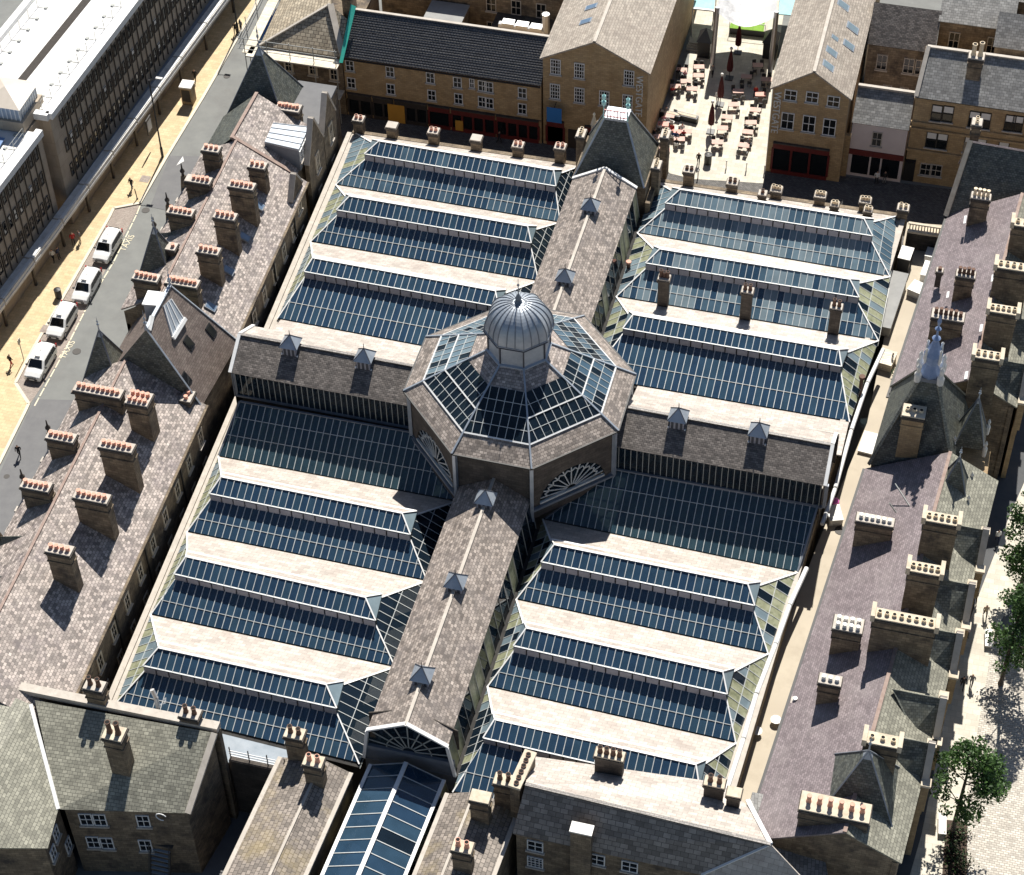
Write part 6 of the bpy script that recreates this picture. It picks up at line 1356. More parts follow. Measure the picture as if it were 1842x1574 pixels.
def make_taxi():
    t = thing('taxi', (0, 0, 0), 'x', 'taxi')
    # body: rings across the car, front at -Y. each ring (half width, sill z, belt z, roof z, roof half width)
    st = [(-2.28, .72, .34, .62, .70, .50), (-2.20, .84, .26, .78, .84, .62), (-1.75, .90, .24, .92, 1.02, .72), (-1.25, .92, .24, 1.00, 1.12, .76), (-.55, .93, .24, 1.06, 1.72, .70), (.2, .93, .24, 1.08, 1.84, .72), (1.2, .93, .24, 1.09, 1.83, .71), (1.95, .92, .26, 1.08, 1.72, .68), (2.2, .88, .3, 1.02, 1.45, .66), (2.27, .84, .36, .95, 1.05, .66)]
    secs = []
    for (y, hw, z0, zb, zr, rw) in st:
        secs.append([(-hw*.94, y, z0), (hw*.94, y, z0), (hw, y, z0+.2), (hw, y, zb), (rw+(hw-rw)*.35, y, zb+(zr-zb)*.72), (rw*.8, y, zr-.02), (0, y, zr+.02), (-rw*.8, y, zr-.02), (-rw-(hw-rw)*.35, y, zb+(zr-zb)*.72), (-hw, y, zb), (-hw, y, z0+.2)])
    mb = MB(); loft(mb, secs); b = mb.build('body', 'car_white', t, smooth=False)
    # windscreen, side and rear windows sit just proud of the body
    mb = MB(); q = [V((-.74, -1.18, 1.12)), V((.74, -1.18, 1.12)), V((.62, -.58, 1.68)), V((-.62, -.58, 1.68))]; n_ = V((0, -.68, .73)); mb.hexa([p+n_*.02 for p in q], [p+n_*.07 for p in q]); mb.build('windscreen', [GCAR], t)
    mb = MB(); q = [V((-.64, 2.2, 1.1)), V((.64, 2.2, 1.1)), V((.56, 2.08, 1.58)), V((-.56, 2.08, 1.58))]; n_ = V((0, 1, .2)); mb.hexa([p+n_*.05 for p in q][::-1], [p+n_*.10 for p in q][::-1]); mb.build('rear_window', [GCAR], t)
    for s_ in (-1, 1):
        for (y0, y1, y2, y3) in ((-.86, -.02, -.02, -.42), (.06, .92, .92, .06), (1.0, 1.9, 1.7, 1.0)):
            q = [V((s_*.935, y0, 1.12)), V((s_*.935, y1, 1.12)), V((s_*.82, y2, 1.58)), V((s_*.82, y3, 1.58))]; n_ = V((s_*.97, 0, .25)); mb = MB(); bq = [p+n_*.005 for p in q]; tq = [p+n_*.035 for p in q]
            mb.hexa(bq if s_ > 0 else bq[::-1], tq if s_ > 0 else tq[::-1]); mb.build('side_window', [GCAR], t)
        mb = MB(); mb.cbox((s_*1.04, -.92), .2, .14, 1.02, 1.2); mb.build('wing_mirror', 'trim_black', t)
        mb = MB(); mb.hexa([V((s_*.5, -2.27, .66)), V((s_*.8, -2.12, .66)), V((s_*.84, -1.78, .80)), V((s_*.6, -2.05, .80))][::s_], [V((s_*.5, -2.26, .80)), V((s_*.8, -2.11, .80)), V((s_*.84, -1.77, .98)), V((s_*.6, -1.98, .92))][::s_]); mb.build('headlight', 'lamp_clear', t)
        mb = MB(); mb.cbox((s_*.86, 2.24), .12, .1, .95, 1.5); mb.build('rear_light', 'lamp_red', t)
        for y_ in (-1.45, 1.4):
            mb = MB(); i = len(mb.v); n = 16
            for (xx, r) in ((.70, .32), (.93, .32), (.94, .22), (.90, .2)):
                for k in range(n):
                    a = 2*math.pi*k/n; mb.v.append(V((s_*xx, y_+r*math.cos(a), .33+r*math.sin(a))))
            for j in range(3):
                for k in range(n):
                    k2 = (k+1) % n; mb.f.append([i+j*n+k, i+j*n+k2, i+(j+1)*n+k2, i+(j+1)*n+k]); mb.m.append(0 if j < 2 else 1)
            mb.f.append([i+3*n+k for k in range(n)]); mb.m.append(1)
            mb.build('wheel', ['tyre', 'alloy'], t)
    mb = MB(); mb.cbox((0, -2.29), 1.1, .06, .40, .58); mb.cbox((0, -2.28), .9, .08, .66, .76); mb.build('grille', 'trim_black', t)
    mb = MB(); mb.cbox((0, -2.33), .5, .03, .43, .54); mb.build('number_plate', 'plate', t)
    mb = MB(); mb.cbox((0, -.25), .55, .18, 1.84, 1.98); mb.build('roof_sign', 'lamp_clear', t)
    mb = MB(); mb.cbox((0, .6), .06, .06, 1.86, 1.95); mb.build('aerial', 'trim_black', t)
    return t
tx = make_taxi(); lab = ['white people-carrier taxi furthest up the rank, beside the word TAXIS', 'second white taxi from the top of the rank', 'third white taxi from the top of the rank, behind the front one', 'front white taxi of the rank, nearest the bottom of the picture']
fr_ = [at(u, v, 0) for u, v in ((181, 477), (143, 550), (98, 614), (59, 689))]
for i, P in enumerate(fr_):
    o = tx if i == 0 else copy_tree(tx)
    d = (fr_[0]-fr_[3]).normalized(); yaw = -math.atan2(d.x, d.y)
    o.location = V((P.x, P.y, 0))+d*2.3; o.rotation_euler = (0, 0, yaw+(rnd()-.5)*.03); o['label'] = lab[i]; o['group'] = 'taxis waiting at the rank'

# ================================================================== PEOPLE
def skin_body(pose):
    """continuous body grown over a joint skeleton; local origin at the feet, facing -Y"""
    if pose == 'walk':
        J = {'pel': (0, 0, .95), 'spi': (0, -.02, 1.2), 'che': (0, -.03, 1.38), 'nec': (0, -.04, 1.5), 'hea': (0, -.05, 1.63), 'top': (0, -.04, 1.74), 'shL': (.19, -.02, 1.42), 'elL': (.25, .10, 1.17), 'haL': (.25, -.02, .95), 'shR': (-.19, -.02, 1.42), 'elR': (-.25, -.06, 1.16), 'haR': (-.24, -.24, 1.0), 'hiL': (.1, 0, .9), 'knL': (.11, -.18, .5), 'anL': (.1, -.26, .09), 'toL': (.11, -.42, .05), 'hiR': (-.1, 0, .9), 'knR': (-.11, .08, .49), 'anR': (-.1, .33, .14), 'toR': (-.11, .24, .04)}
    elif pose == 'stand':
        J = {'pel': (0, 0, .95), 'spi': (0, 0, 1.2), 'che': (0, 0, 1.38), 'nec': (0, 0, 1.5), 'hea': (0, -.02, 1.63), 'top': (0, -.01, 1.74), 'shL': (.2, 0, 1.42), 'elL': (.27, .03, 1.15), 'haL': (.24, -.1, .92), 'shR': (-.2, 0, 1.42), 'elR': (-.27, .03, 1.15), 'haR': (-.24, -.1, .92), 'hiL': (.1, 0, .9), 'knL': (.12, -.02, .5), 'anL': (.13, 0, .09), 'toL': (.15, -.16, .05), 'hiR': (-.1, 0, .9), 'knR': (-.12, -.02, .5), 'anR': (-.13, 0, .09), 'toR': (-.15, -.16, .05)}
    else:
        J = {'pel': (0, 0, .52), 'spi': (0, 0, .77), 'che': (0, -.03, .95), 'nec': (0, -.05, 1.08), 'hea': (0, -.07, 1.2), 'top': (0, -.06, 1.31), 'shL': (.19, -.02, 1.0), 'elL': (.26, -.12, .76), 'haL': (.15, -.36, .78), 'shR': (-.19, -.02, 1.0), 'elR': (-.26, -.12, .76), 'haR': (-.15, -.36, .78), 'hiL': (.1, -.02, .5), 'knL': (.13, -.45, .5), 'anL': (.13, -.45, .09), 'toL': (.14, -.6, .05), 'hiR': (-.1, -.02, .5), 'knR': (-.13, -.45, .5), 'anR': (-.13, -.45, .09), 'toR': (-.14, -.6, .05)}
    R = {'pel': .15, 'spi': .14, 'che': .16, 'nec': .06, 'hea': .105, 'top': .08, 'shL': .075, 'shR': .075, 'elL': .05, 'elR': .05, 'haL': .04, 'haR': .04, 'hiL': .095, 'hiR': .095, 'knL': .07, 'knR': .07, 'anL': .05, 'anR': .05, 'toL': .045, 'toR': .045}
    E_ = [('pel', 'spi'), ('spi', 'che'), ('che', 'nec'), ('nec', 'hea'), ('hea', 'top'), ('che', 'shL'), ('shL', 'elL'), ('elL', 'haL'), ('che', 'shR'), ('shR', 'elR'), ('elR', 'haR'), ('pel', 'hiL'), ('hiL', 'knL'), ('knL', 'anL'), ('anL', 'toL'), ('pel', 'hiR'), ('hiR', 'knR'), ('knR', 'anR'), ('anR', 'toR')]
    ks = list(J); me = bpy.data.meshes.new('person'); me.from_pydata([J[k] for k in ks], [(ks.index(a), ks.index(b)) for a, b in E_], [])
    o = bpy.data.objects.new('tmp', me); COL.objects.link(o); o.modifiers.new('s', 'SKIN'); 
    for i, k in enumerate(ks): me.skin_vertices[0].data[i].radius = (R[k], R[k]*.8 if k in ('pel', 'spi', 'che') else R[k]); me.skin_vertices[0].data[i].use_root = (k == 'pel')
    sb = o.modifiers.new('u', 'SUBSURF'); sb.levels = 1; sb.render_levels = 1
    bpy.context.view_layer.update(); ev = o.evaluated_get(bpy.context.evaluated_depsgraph_get()); m2 = bpy.data.meshes.new_from_object(ev); bpy.data.objects.remove(o)
    hz = J['nec'][2]; wz = J['pel'][2]
    idx = []
    for p in m2.polygons:
        c = p.center; arm = abs(c.x) > .2
        if c.z > hz+.16: idx.append(2 if (c.y > -.06+J['hea'][1]+.02 or c.z > hz+.24) else 3)
        elif c.z > hz-.01: idx.append(3)
        elif c.z < .12: idx.append(4)
        elif pose == 'sit' and c.z < wz+.06 and not (arm and c.z > .7): idx.append(1)
        elif c.z < wz and not (arm and c.z > .85): idx.append(1)
        elif arm and math.dist((c.x, c.y, c.z), J['haL' if c.x > 0 else 'haR']) < .1: idx.append(3)
        else: idx.append(0)
    m2.polygons.foreach_set('use_smooth', [True]*len(m2.polygons))
    return m2, idx
M('hair_dark', (0.03, 0.02, 0.015), rough=0.7); M('hair_fair', (0.3, 0.2, 0.1), rough=0.7); M('skin_tone', (0.5, 0.3, 0.21), rough=0.6); M('shoe', (0.03, 0.03, 0.03), rough=0.7)
CL = {'black': (.015, .015, .017), 'red': (.45, .03, .03), 'white': (.72, .72, .7), 'blue': (.04, .08, .22), 'grey': (.2, .2, .21), 'purple': (.3, .2, .4), 'denim': (.06, .09, .16), 'beige': (.4, .32, .22), 'pink': (.7, .35, .38), 'navy': (.02, .03, .07)}
for k, c in CL.items(): M('cloth_'+k, c, rough=.85)
BODY = {p: skin_body(p) for p in ('walk', 'stand', 'sit')}
PV = {}
def person(P, pose, yaw, top, leg, label, hair='hair_dark', group=None, z=None):
    key = (pose, top, leg, hair)
    if key not in PV:
        m, idx = BODY[pose]; m = m.copy(); m.materials.clear()
        for x in ('cloth_'+top, 'cloth_'+leg, hair, 'skin_tone', 'shoe'): m.materials.append(MATS[x])
        m.polygons.foreach_set('material_index', idx); PV[key] = m
    o = bpy.data.objects.new('person', PV[key]); COL.objects.link(o); o.location = P; o.rotation_euler = (0, 0, yaw); return tag(o, label, 'person', group)
R_ = math.radians
pl = [((36, 822), 'walk', 20, 'black', 'black', 'person in black striding across the road at the left edge', .0),
      ((21, 660), 'walk', 160, 'black', 'red', 'person in dark top and red trousers on the yellow pavement', .12),
      ((238, 341), 'walk', -10, 'black', 'denim', 'person in black walking alone in the sun on the yellow pavement', .12),
      ((133, 440), 'stand', 30, 'red', 'black', 'person in dark red standing in the canopy shade behind the top taxi', .12),
      ((145, 436), 'stand', -40, 'grey', 'beige', 'person in grey beside a companion in the canopy shade', .12),
      ((97, 470), 'walk', 10, 'white', 'black', 'person in pale top half hidden under the canopy', .12),
      ((107, 466), 'stand', 80, 'navy', 'black', 'person in navy in the deepest shade under the canopy', .12),
      ((352, 146), 'walk', 0, 'black', 'black', 'person in black beside the white kiosk', .12),
      ((424, 62), 'stand', 10, 'black', 'black', 'person in black waiting by the upper lamp post', .12),
      ((434, 56), 'stand', -30, 'grey', 'black', 'person in grey beside the upper lamp post', .12),
      ((1711, 1232), 'walk', 10, 'red', 'black', 'person in red top on the footway between the trees', .0),
      ((1730, 1238), 'walk', 0, 'black', 'black', 'person in black, middle of three walking on the footway', .0),
      ((1746, 1234), 'walk', -10, 'grey', 'navy', 'fair-haired person, right-hand one of three walking on the footway', .0),
      ((1738, 1148), 'stand', 40, 'purple', 'black', 'person in lilac top in the terrace shade', .0),
      ((1752, 1085), 'walk', 20, 'black', 'black', 'person in black in the shade of the street trees', .0),
      ((1771, 1110), 'walk', 10, 'beige', 'black', 'person in beige at the edge of the tree shade', .0),
      ((1793, 975), 'walk', 10, 'white', 'navy', 'person with white top beside the dark tree', .0),
      ((898, 258), 'walk', 80, 'black', 'black', 'person in black on the shaded street behind the fourth small chimney', .0),
      ((1256, 296), 'walk', 5, 'black', 'black', 'person in black walking on the sunny square near its front', .02),
      ((1290, 186), 'walk', 180, 'white', 'grey', 'person in white walking between the folded parasols', .02),
      ((1281, 138), 'walk', 170, 'grey', 'black', 'person in grey walking up the square behind the tables', .02),
      ((1576, 330), 'stand', 0, 'white', 'black', 'person in white outside the pink rendered shop', .0),
      ((1590, 330), 'stand', 20, 'black', 'grey', 'person in dark clothes outside the pink rendered shop', .0),
      ((1603, 658), 'stand', 100, 'white', 'black', 'person in white beside the clutter in the yard', 4.2)]
for (uv, pose, yaw, tp_, lg, lb, z_) in pl: person(at(*uv, z_), pose, R_(yaw), tp_, lg, lb, 'hair_fair' if 'fair' in lb else 'hair_dark')

# ================================================================== SQUARE: tables, chairs, parasols
M('table_top', (0.56, 0.36, 0.30), (0.62, 0.43, 0.37), 0.8, 2.0)
M('table_red', (0.66, 0.26, 0.2), rough=.6)
M('chair_metal', (0.05, 0.05, 0.052), rough=.5); M('chair_pale', (0.6, 0.6, 0.58), rough=.5)
M('parasol_red', (0.06, 0.006, 0.008), (0.09, 0.01, 0.012), 0.8, 4.0)
def make_table(topm):
    t = thing('cafe_table', (0, 0, 0), 'x', 'table')
    mb = MB(); mb.box((-.62, -.4, .70), (.62, .4, .75)); mb.build('table_top', topm, t)
    for sx in (-1, 1):
        for sy in (-1, 1):
            mb = MB(); mb.cbox((sx*.55, sy*.32), .05, .05, 0, .70); mb.build('leg', 'chair_metal', t)
    return t
mb = MB(); mb.box((-.22, -.22, .42), (.22, .22, .46)); mb.box((-.22, .2, .46), (.22, .24, .85))
for sx in (-1, 1):
    for sy in (-1, 1): mb.cbox((sx*.2, sy*.2), .035, .035, 0, .42)
ch_d = mb.mesh('cafe_chair', ['chair_metal']); ch_p = mb.mesh('cafe_chair', ['chair_pale'])
zq = (1160, 100, 7.085)
def zp(a, b): return (zq[0]+a/zq[2], zq[1]+b/zq[2])
rows = {'middle row of tables': [(1295, 265), (1190, 450), (1130, 620), (1050, 780), (990, 920), (925, 1100)],
        'right-hand row of tables': [(1550, 300), (1475, 490), (1405, 690), (1355, 850), (1310, 970), (1260, 1140)],
        'left-hand cluster of tables': [(690, 140), (685, 250), (525, 325), (600, 420), (390, 390), (470, 180), (1440, 120)],
        'front left cluster of tables': [(235, 870), (395, 970), (180, 1030), (310, 760), (530, 960), (440, 1060), (250, 1200)]}
T0 = make_table('table_top'); TR = make_table('table_red'); used = set()
ordn = ['first', 'second', 'third', 'fourth', 'fifth', 'sixth', 'seventh', 'eighth']
for rn, lst in rows.items():
    for i, (a, b) in enumerate(lst):
        red = (rn.startswith('right') and i == 1) or (rn.startswith('front left') and i in (0, 1))
        src = TR if red else T0; k = 'r' if red else 'w'
        o = src if k not in used else copy_tree(src); used.add(k)
        P = at(*zp(a, b), .75); P.z = .02; yaw = R_(8+(rnd()-.5)*14); o.location = P; o.rotation_euler = (0, 0, yaw)
        o['label'] = ('red' if red else 'pale pink')+' cafe table, '+ordn[i]+' from the far end of the '+rn if not rn.endswith('cluster of tables') else ('red' if red else 'pale pink')+' cafe table, '+ordn[i]+' from the back of the '+rn
        o['group'] = 'cafe tables on the square'
        for j, (dx, dy, r) in enumerate(((-.4, -.75, 180), (.42, -.78, 180), (-.4, .75, 0), (.42, .78, 0))):
            if rnd() < .15: continue
            c = bpy.data.objects.new('cafe_chair', ch_p if (rn.startswith('front') and rnd() < .6) else ch_d); COL.objects.link(c)
            dx += (rnd()-.5)*.25; dy += (rnd()-.5)*.3; ca, sa = math.cos(yaw), math.sin(yaw)
            c.location = (P.x+dx*ca-dy*sa, P.y+dx*sa+dy*ca, .02); c.rotation_euler = (0, 0, yaw+R_(r)+(rnd()-.5)*.5)
            tag(c, 'small metal cafe chair drawn up to '+('a table of the ' if True else '')+rn.replace(' of tables', ''), 'chair', 'chairs of the '+rn)
            if (rn.startswith('front') and j % 2 == 0) or (rn.startswith('left') and i in (4, 5) and j < 2) or (rn.startswith('right') and i == 1 and j == 2) or (rn.startswith('right') and i == 5 and j == 3):
                tp_ = ['white', 'black', 'pink', 'blue', 'grey', 'red', 'beige'][(i*3+j) % 7]
                person(V((c.location.x, c.location.y, .02)), 'sit', c.rotation_euler.z, tp_, 'navy', 'person in '+tp_+' seated at '+ordn[i]+' table of the '+rn.replace(' of tables', '')+(' facing away' if j < 2 else ' facing the market'))
pk = [('nearest the street', (1282, 183)), ('second from the street', (1299, 134)), ('third from the street', (1315.7, 87)), ('furthest up the square', (1331, 41))]
def make_parasol():
    t = thing('folded_parasol', (0, 0, 0), 'x', 'parasol')
    mb = MB(); mb.cbox((0, 0), .9, .9, 0, .12); mb.build('base', 'chair_metal', t)
    mb = MB(); mb.ring((0, 0), [(.04, .1), (.04, 4.2)], 8); mb.build('pole', 'chair_metal', t)
    mb = MB(); i0 = len(mb.v); n = 16; prof = [(.10, 1.0), (.30, 1.15), (.34, 1.6), (.30, 2.3), (.22, 3.1), (.12, 3.7), (.05, 4.1)]
    for r, z_ in prof:
        for k in range(n):
            a = 2*math.pi*k/n; rr = r*(1.15 if k % 2 else .8); mb.v.append(V((rr*math.cos(a), rr*math.sin(a), z_)))
    for j in range(len(prof)-1):
        for k in range(n):
            k2 = (k+1) % n; mb.f.append([i0+j*n+k, i0+j*n+k2, i0+(j+1)*n+k2, i0+(j+1)*n+k]); mb.m.append(0)
    mb.build('canopy', 'parasol_red', t)
    mb = MB(); mb.ring((0, 0), [(.0, 4.05), (.16, 4.15), (.2, 4.28), (.14, 4.42), (0, 4.48)], 10); mb.build('knob', 'pot_white', t)
    return t
pa = make_parasol()
for i, (nm, uv) in enumerate(pk):
    o = pa if i == 0 else copy_tree(pa); P = at(*uv, 4.3); o.location = (P.x, P.y, .02); o['label'] = 'tall folded dark red parasol '+nm; o['group'] = 'folded parasols down the middle of the square'
# bins, planters, bollards, benches on the square
def cyl_thing(name, label, cat, P, r, h, mat, lid=None, group=None):
    t = thing(name, P, label, cat, group); P = V(P)
    mb = MB(); mb.ring(P, [(r*.9, P.z), (r, P.z+.05), (r, P.z+h-.08), (r*.92, P.z+h)], 12); mb.build('drum', mat, t)
    mb = MB(); mb.ring(P, [(r*1.06, P.z+h), (r*1.06, P.z+h+.05), (r*.3, P.z+h+.14), (0, P.z+h+.15)], 12); mb.build('lid', lid or mat, t)
    return t
cyl_thing('litter_bin', 'black litter bin at the front of the square', 'bin', at(1273, 294, .02), .42, 1.25, 'trim_black')
cyl_thing('litter_bin', 'round black litter bin on the yellow pavement beside the second taxi', 'bin', at(106, 535, .12), .36, 1.1, 'trim_black')
for (a, b, lb) in ((320, 750, 'left of two low planters behind the front tables'), (535, 780, 'right of two low planters behind the front tables')):
    P = at(*zp(a, b), .5); t = thing('planter', (P.x, P.y, .02), 'black '+lb, 'planter')
    mb = MB(); mb.cbox(P, 2.6, .7, .02, .75, R_(-8)); mb.build('box', 'trim_black', t); mb = MB(); mb.cbox(P, 2.2, .4, .75, .8, R_(-8)); mb.build('soil_top', 'stone_pale', t)
for i, (a, b) in enumerate(((1035, 1440), (1290, 1470), (675, 1560), (1520, 1500))):
    P = at(*zp(a, b), .02); t = thing('bollard', P, 'thin metal bollard, '+ordn[i]+' along the front edge of the square', 'bollard', 'bollards along the front of the square')
    mb = MB(); mb.ring(P, [(.07, .02), (.06, 1.0)], 8); mb.build('post', 'alloy', t); mb = MB(); mb.ring(P, [(.08, 1.0), (.1, 1.06), (.06, 1.14), (0, 1.16)], 8); mb.build('cap', 'pot_white', t)
# stage end of the square
M('turf_green', (0.16, 0.30, 0.03), (0.2, 0.36, 0.05), .9, 3.0, (1.2, 1.2, .02, .95, 1.05), (.08, .16, .02))
M('sail_print', (0.78, 0.78, 0.77), (0.70, 0.70, 0.70), .7, .35, patch=((0.36, 0.36, 0.37), 1.0), pscale=.22)
M('aqua_glass', (0.30, 0.55, 0.58), (0.40, 0.65, 0.68), .15, 1.0)
stg = thing('stage', (8, 80, 0), 'low stage with a bright green turf floor at the far end of the square', 'stage')
g = [at(u, v, .9) for u, v in ((1312, 50), (1376, 57), (1379, 34), (1318, 28))]; mb = MB(); mb.hexa([V((p.x, p.y, .02)) for p in g], [p-Z*.03 for p in g]); mb.build('platform', 'trim_black', stg)
mb = MB(); mb.hexa([p-Z*.03 for p in g], g); mb.build('turf', 'turf_green', stg)
mb = MB(); mb.bar(g[1], g[2], .3, .05); mb.build('edge_strip', 'coping', stg)
mb = MB()
for a_, b_ in ((g[0], g[1]),): mb.bar(a_+Z*.9, b_+Z*.9, .06, .06); mb.bar(a_, a_+Z*.9, .06, .06, V((0, 1, 0))); mb.bar(b_, b_+Z*.9, .06, .06, V((0, 1, 0)))
mb.build('front_rail', 'iron_frame', stg)
sail = thing('tensile_canopy', (8, 86, 0), 'white printed fabric canopy stretched over the stage', 'canopy')
c4 = [at(u, v, 7.5) for u, v in ((1290, 22), (1396, 30), (1400, -45), (1300, -50))]; mb = MB(); n = 10
gr_ = [[None]*(n+1) for _ in range(n+1)]
for i in range(n+1):
    for j in range(n+1):
        a, b = i/n, j/n; p = (c4[0]*(1-a)+c4[1]*a)*(1-b)+(c4[3]*(1-a)+c4[2]*a)*b; gr_[i][j] = p+Z*(1.2*math.sin(math.pi*b)*(1-.3*math.sin(math.pi*a))-.9*math.sin(math.pi*a))+V((0, (-1.2 if b == 0 else 0)*math.sin(math.pi*a), 0))
for i in range(n):
    for j in range(n): mb.poly([gr_[i][j], gr_[i+1][j], gr_[i+1][j+1], gr_[i][j+1]])
mb.build('fabric', 'sail_print', sail, smooth=True)
for p in (c4[0], c4[1]):
    mb = MB(); q = V((p.x, p.y-1.0, 0)); mb.tube([q, V((p.x, p.y, 8.2))], .28, 10); mb.build('mast', 'alloy', sail)
for i, (uv, lb) in enumerate((((1268, 95), 'left of two black speaker kiosks flanking the stage'), ((1385, 97), 'right of two black speaker kiosks flanking the stage'))):
    P = at(*uv, 0.02); t = thing('kiosk', P, lb, 'kiosk'); mb = MB(); mb.cbox(P, 1.5, 2.2, .02, 2.3); mb.build('body', 'trim_black', t)
    mb = MB(); b_ = [V((P.x+a*.9, P.y+b*1.25, 2.3)) for a, b in ((-1, -1), (1, -1), (1, 1), (-1, 1))]; T = V((P.x, P.y, 3.6)); mb.poly(b_[::-1]); [mb.poly([b_[k], b_[(k+1) % 4], T]) for k in range(4)]; mb.build('roof', 'trim_black', t)
gc = thing('glass_shelter', (1, 84, 0), 'pale aqua glass shelter roof at the far left of the square', 'shelter'); g = [at(u, v, 4.0) for u, v in ((1246, 16), (1284, 20), (1290, -30), (1256, -34))]
mb = MB(); mb.sheet(g, .1); mb.build('roof_glass', 'aqua_glass', gc); mb = MB(); mb.bar(g[0], g[1], .25, .15); mb.build('edge_beam', 'white_paint', gc)
for p in g:
    mb = MB(); mb.tube([V((p.x, p.y, 0)), p], .08, 6); mb.build('post', 'alloy', gc)
gc = thing('glass_shelter', (13, 86, 0), 'aqua glass shelter partly hidden at the far right of the square', 'shelter'); g = [at(u, v, 4.0) for u, v in ((1400, 25), (1432, 28), (1440, -30), (1406, -32))]
mb = MB(); mb.sheet(g, .1); mb.build('roof_glass', 'aqua_glass', gc)
for p in g:
    mb = MB(); mb.tube([V((p.x, p.y, 0)), p], .08, 6); mb.build('post', 'alloy', gc)
st_ = thing('square_steps', (3, 77, 0), 'broad stone steps at the upper left of the square', 'steps')
for i in range(4):
    g = [at(u, v, .2+i*.16) for u, v in ((1234+i*2, 88-i*4), (1262+i*2, 92-i*4), (1264+i*2, 84-i*4), (1236+i*2, 80-i*4))]; mb = MB(); mb.hexa([V((p.x, p.y, .02)) for p in g], g); mb.build('step', 'paving_pale', st_)
# pergola beam along the left building
pb = thing('glass_balustrade', (1, 62, 0), 'long pale steel handrail beam along the left gabled building', 'handrail'); a_, b_ = at(1182, 188, 1.2), at(1218, 68, 1.2)
mb = MB(); mb.bar(a_, b_, .35, .18); mb.build('top_rail', 'alloy', pb)
for k in range(6):
    p = a_+(b_-a_)*(k/5); mb = MB(); mb.bar(V((p.x, p.y, 0)), p, .1, .1, V((1, 0, 0))); mb.build('post', 'alloy', pb)

# ================================================================== STREET FURNITURE
def lamp_post(u, v, h, label, arm=True):
    P = at(u, v, .12); t = thing('lamp_post', P, label, 'lamp post', 'lamp posts on the yellow pavement')
    mb = MB(); mb.ring(P, [(.16, .1), (.16, 1.4), (.1, 1.5), (.07, h), (0, h+.02)], 8); mb.build('column', 'trim_black', t)
    mb = MB(); mb.tube([(P.x, P.y, h-.1), (P.x+.9, P.y+.3, h+.15)], .05, 6); mb.build('bracket', 'trim_black', t)
    mb = MB(); mb.cbox((P.x+1.1, P.y+.35), .75, .3, h+.05, h+.22); mb.build('lantern', 'pot_white', t)
    return t
lamp_post(292.5, 282, 10.8, 'tall black lamp post beside the kerb, nearer of two')
lamp_post(428, 58, 10.8, 'tall black lamp post further up the pavement')
t = thing('banner_sign', at(268, 225, .12), 'small black hanging sign in front of the canopy', 'sign'); P = at(268, 225, 3.2); mb = MB(); mb.cbox(P, .12, 1.3, 2.2, 4.2); mb.build('panel', 'trim_black', t); mb = MB(); mb.cbox((P.x+.07, P.y), .01, 1.0, 2.5, 3.9); mb.build('face', 'pot_white', t)
P = at(341, 183, .12); kt = thing('info_kiosk', P, 'square brown information kiosk with a white flat top on the pavement', 'kiosk')
mb = MB(); mb.cbox(P, 1.3, 1.3, .12, 2.5, .05); mb.build('body', 'stone_clean', kt); mb = MB(); mb.cbox(P, 1.5, 1.5, 2.5, 2.68, .05); mb.build('top', 'pot_white', kt)
mb = MB(); mb.cbox((P.x, P.y-.66), 1.0, .03, .6, 2.2, .05); mb.build('poster_panel', 'shop_dark', kt)
P = at(43, 648, .12); t = thing('sign_pole', P, 'thin grey sign pole beside the third taxi', 'pole'); mb = MB(); mb.tube([P, P+Z*3.0], .045, 6); mb.build('pole', 'iron_frame', t); mb = MB(); mb.cbox(P, .06, .5, 2.5, 3.1); mb.build('plate', 'road_paint', t)
P = at(247, 358, .12); t = thing('sign_pole', P, 'short leaning post at the head of the taxi bay', 'pole'); mb = MB(); mb.tube([P, P+V((-.15, .1, 1.3))], .06, 6); mb.build('post', 'trim_black', t); mb = MB(); mb.ring(P, [(.12, .12), (.1, .25)], 8); mb.build('foot', 'trim_black', t)

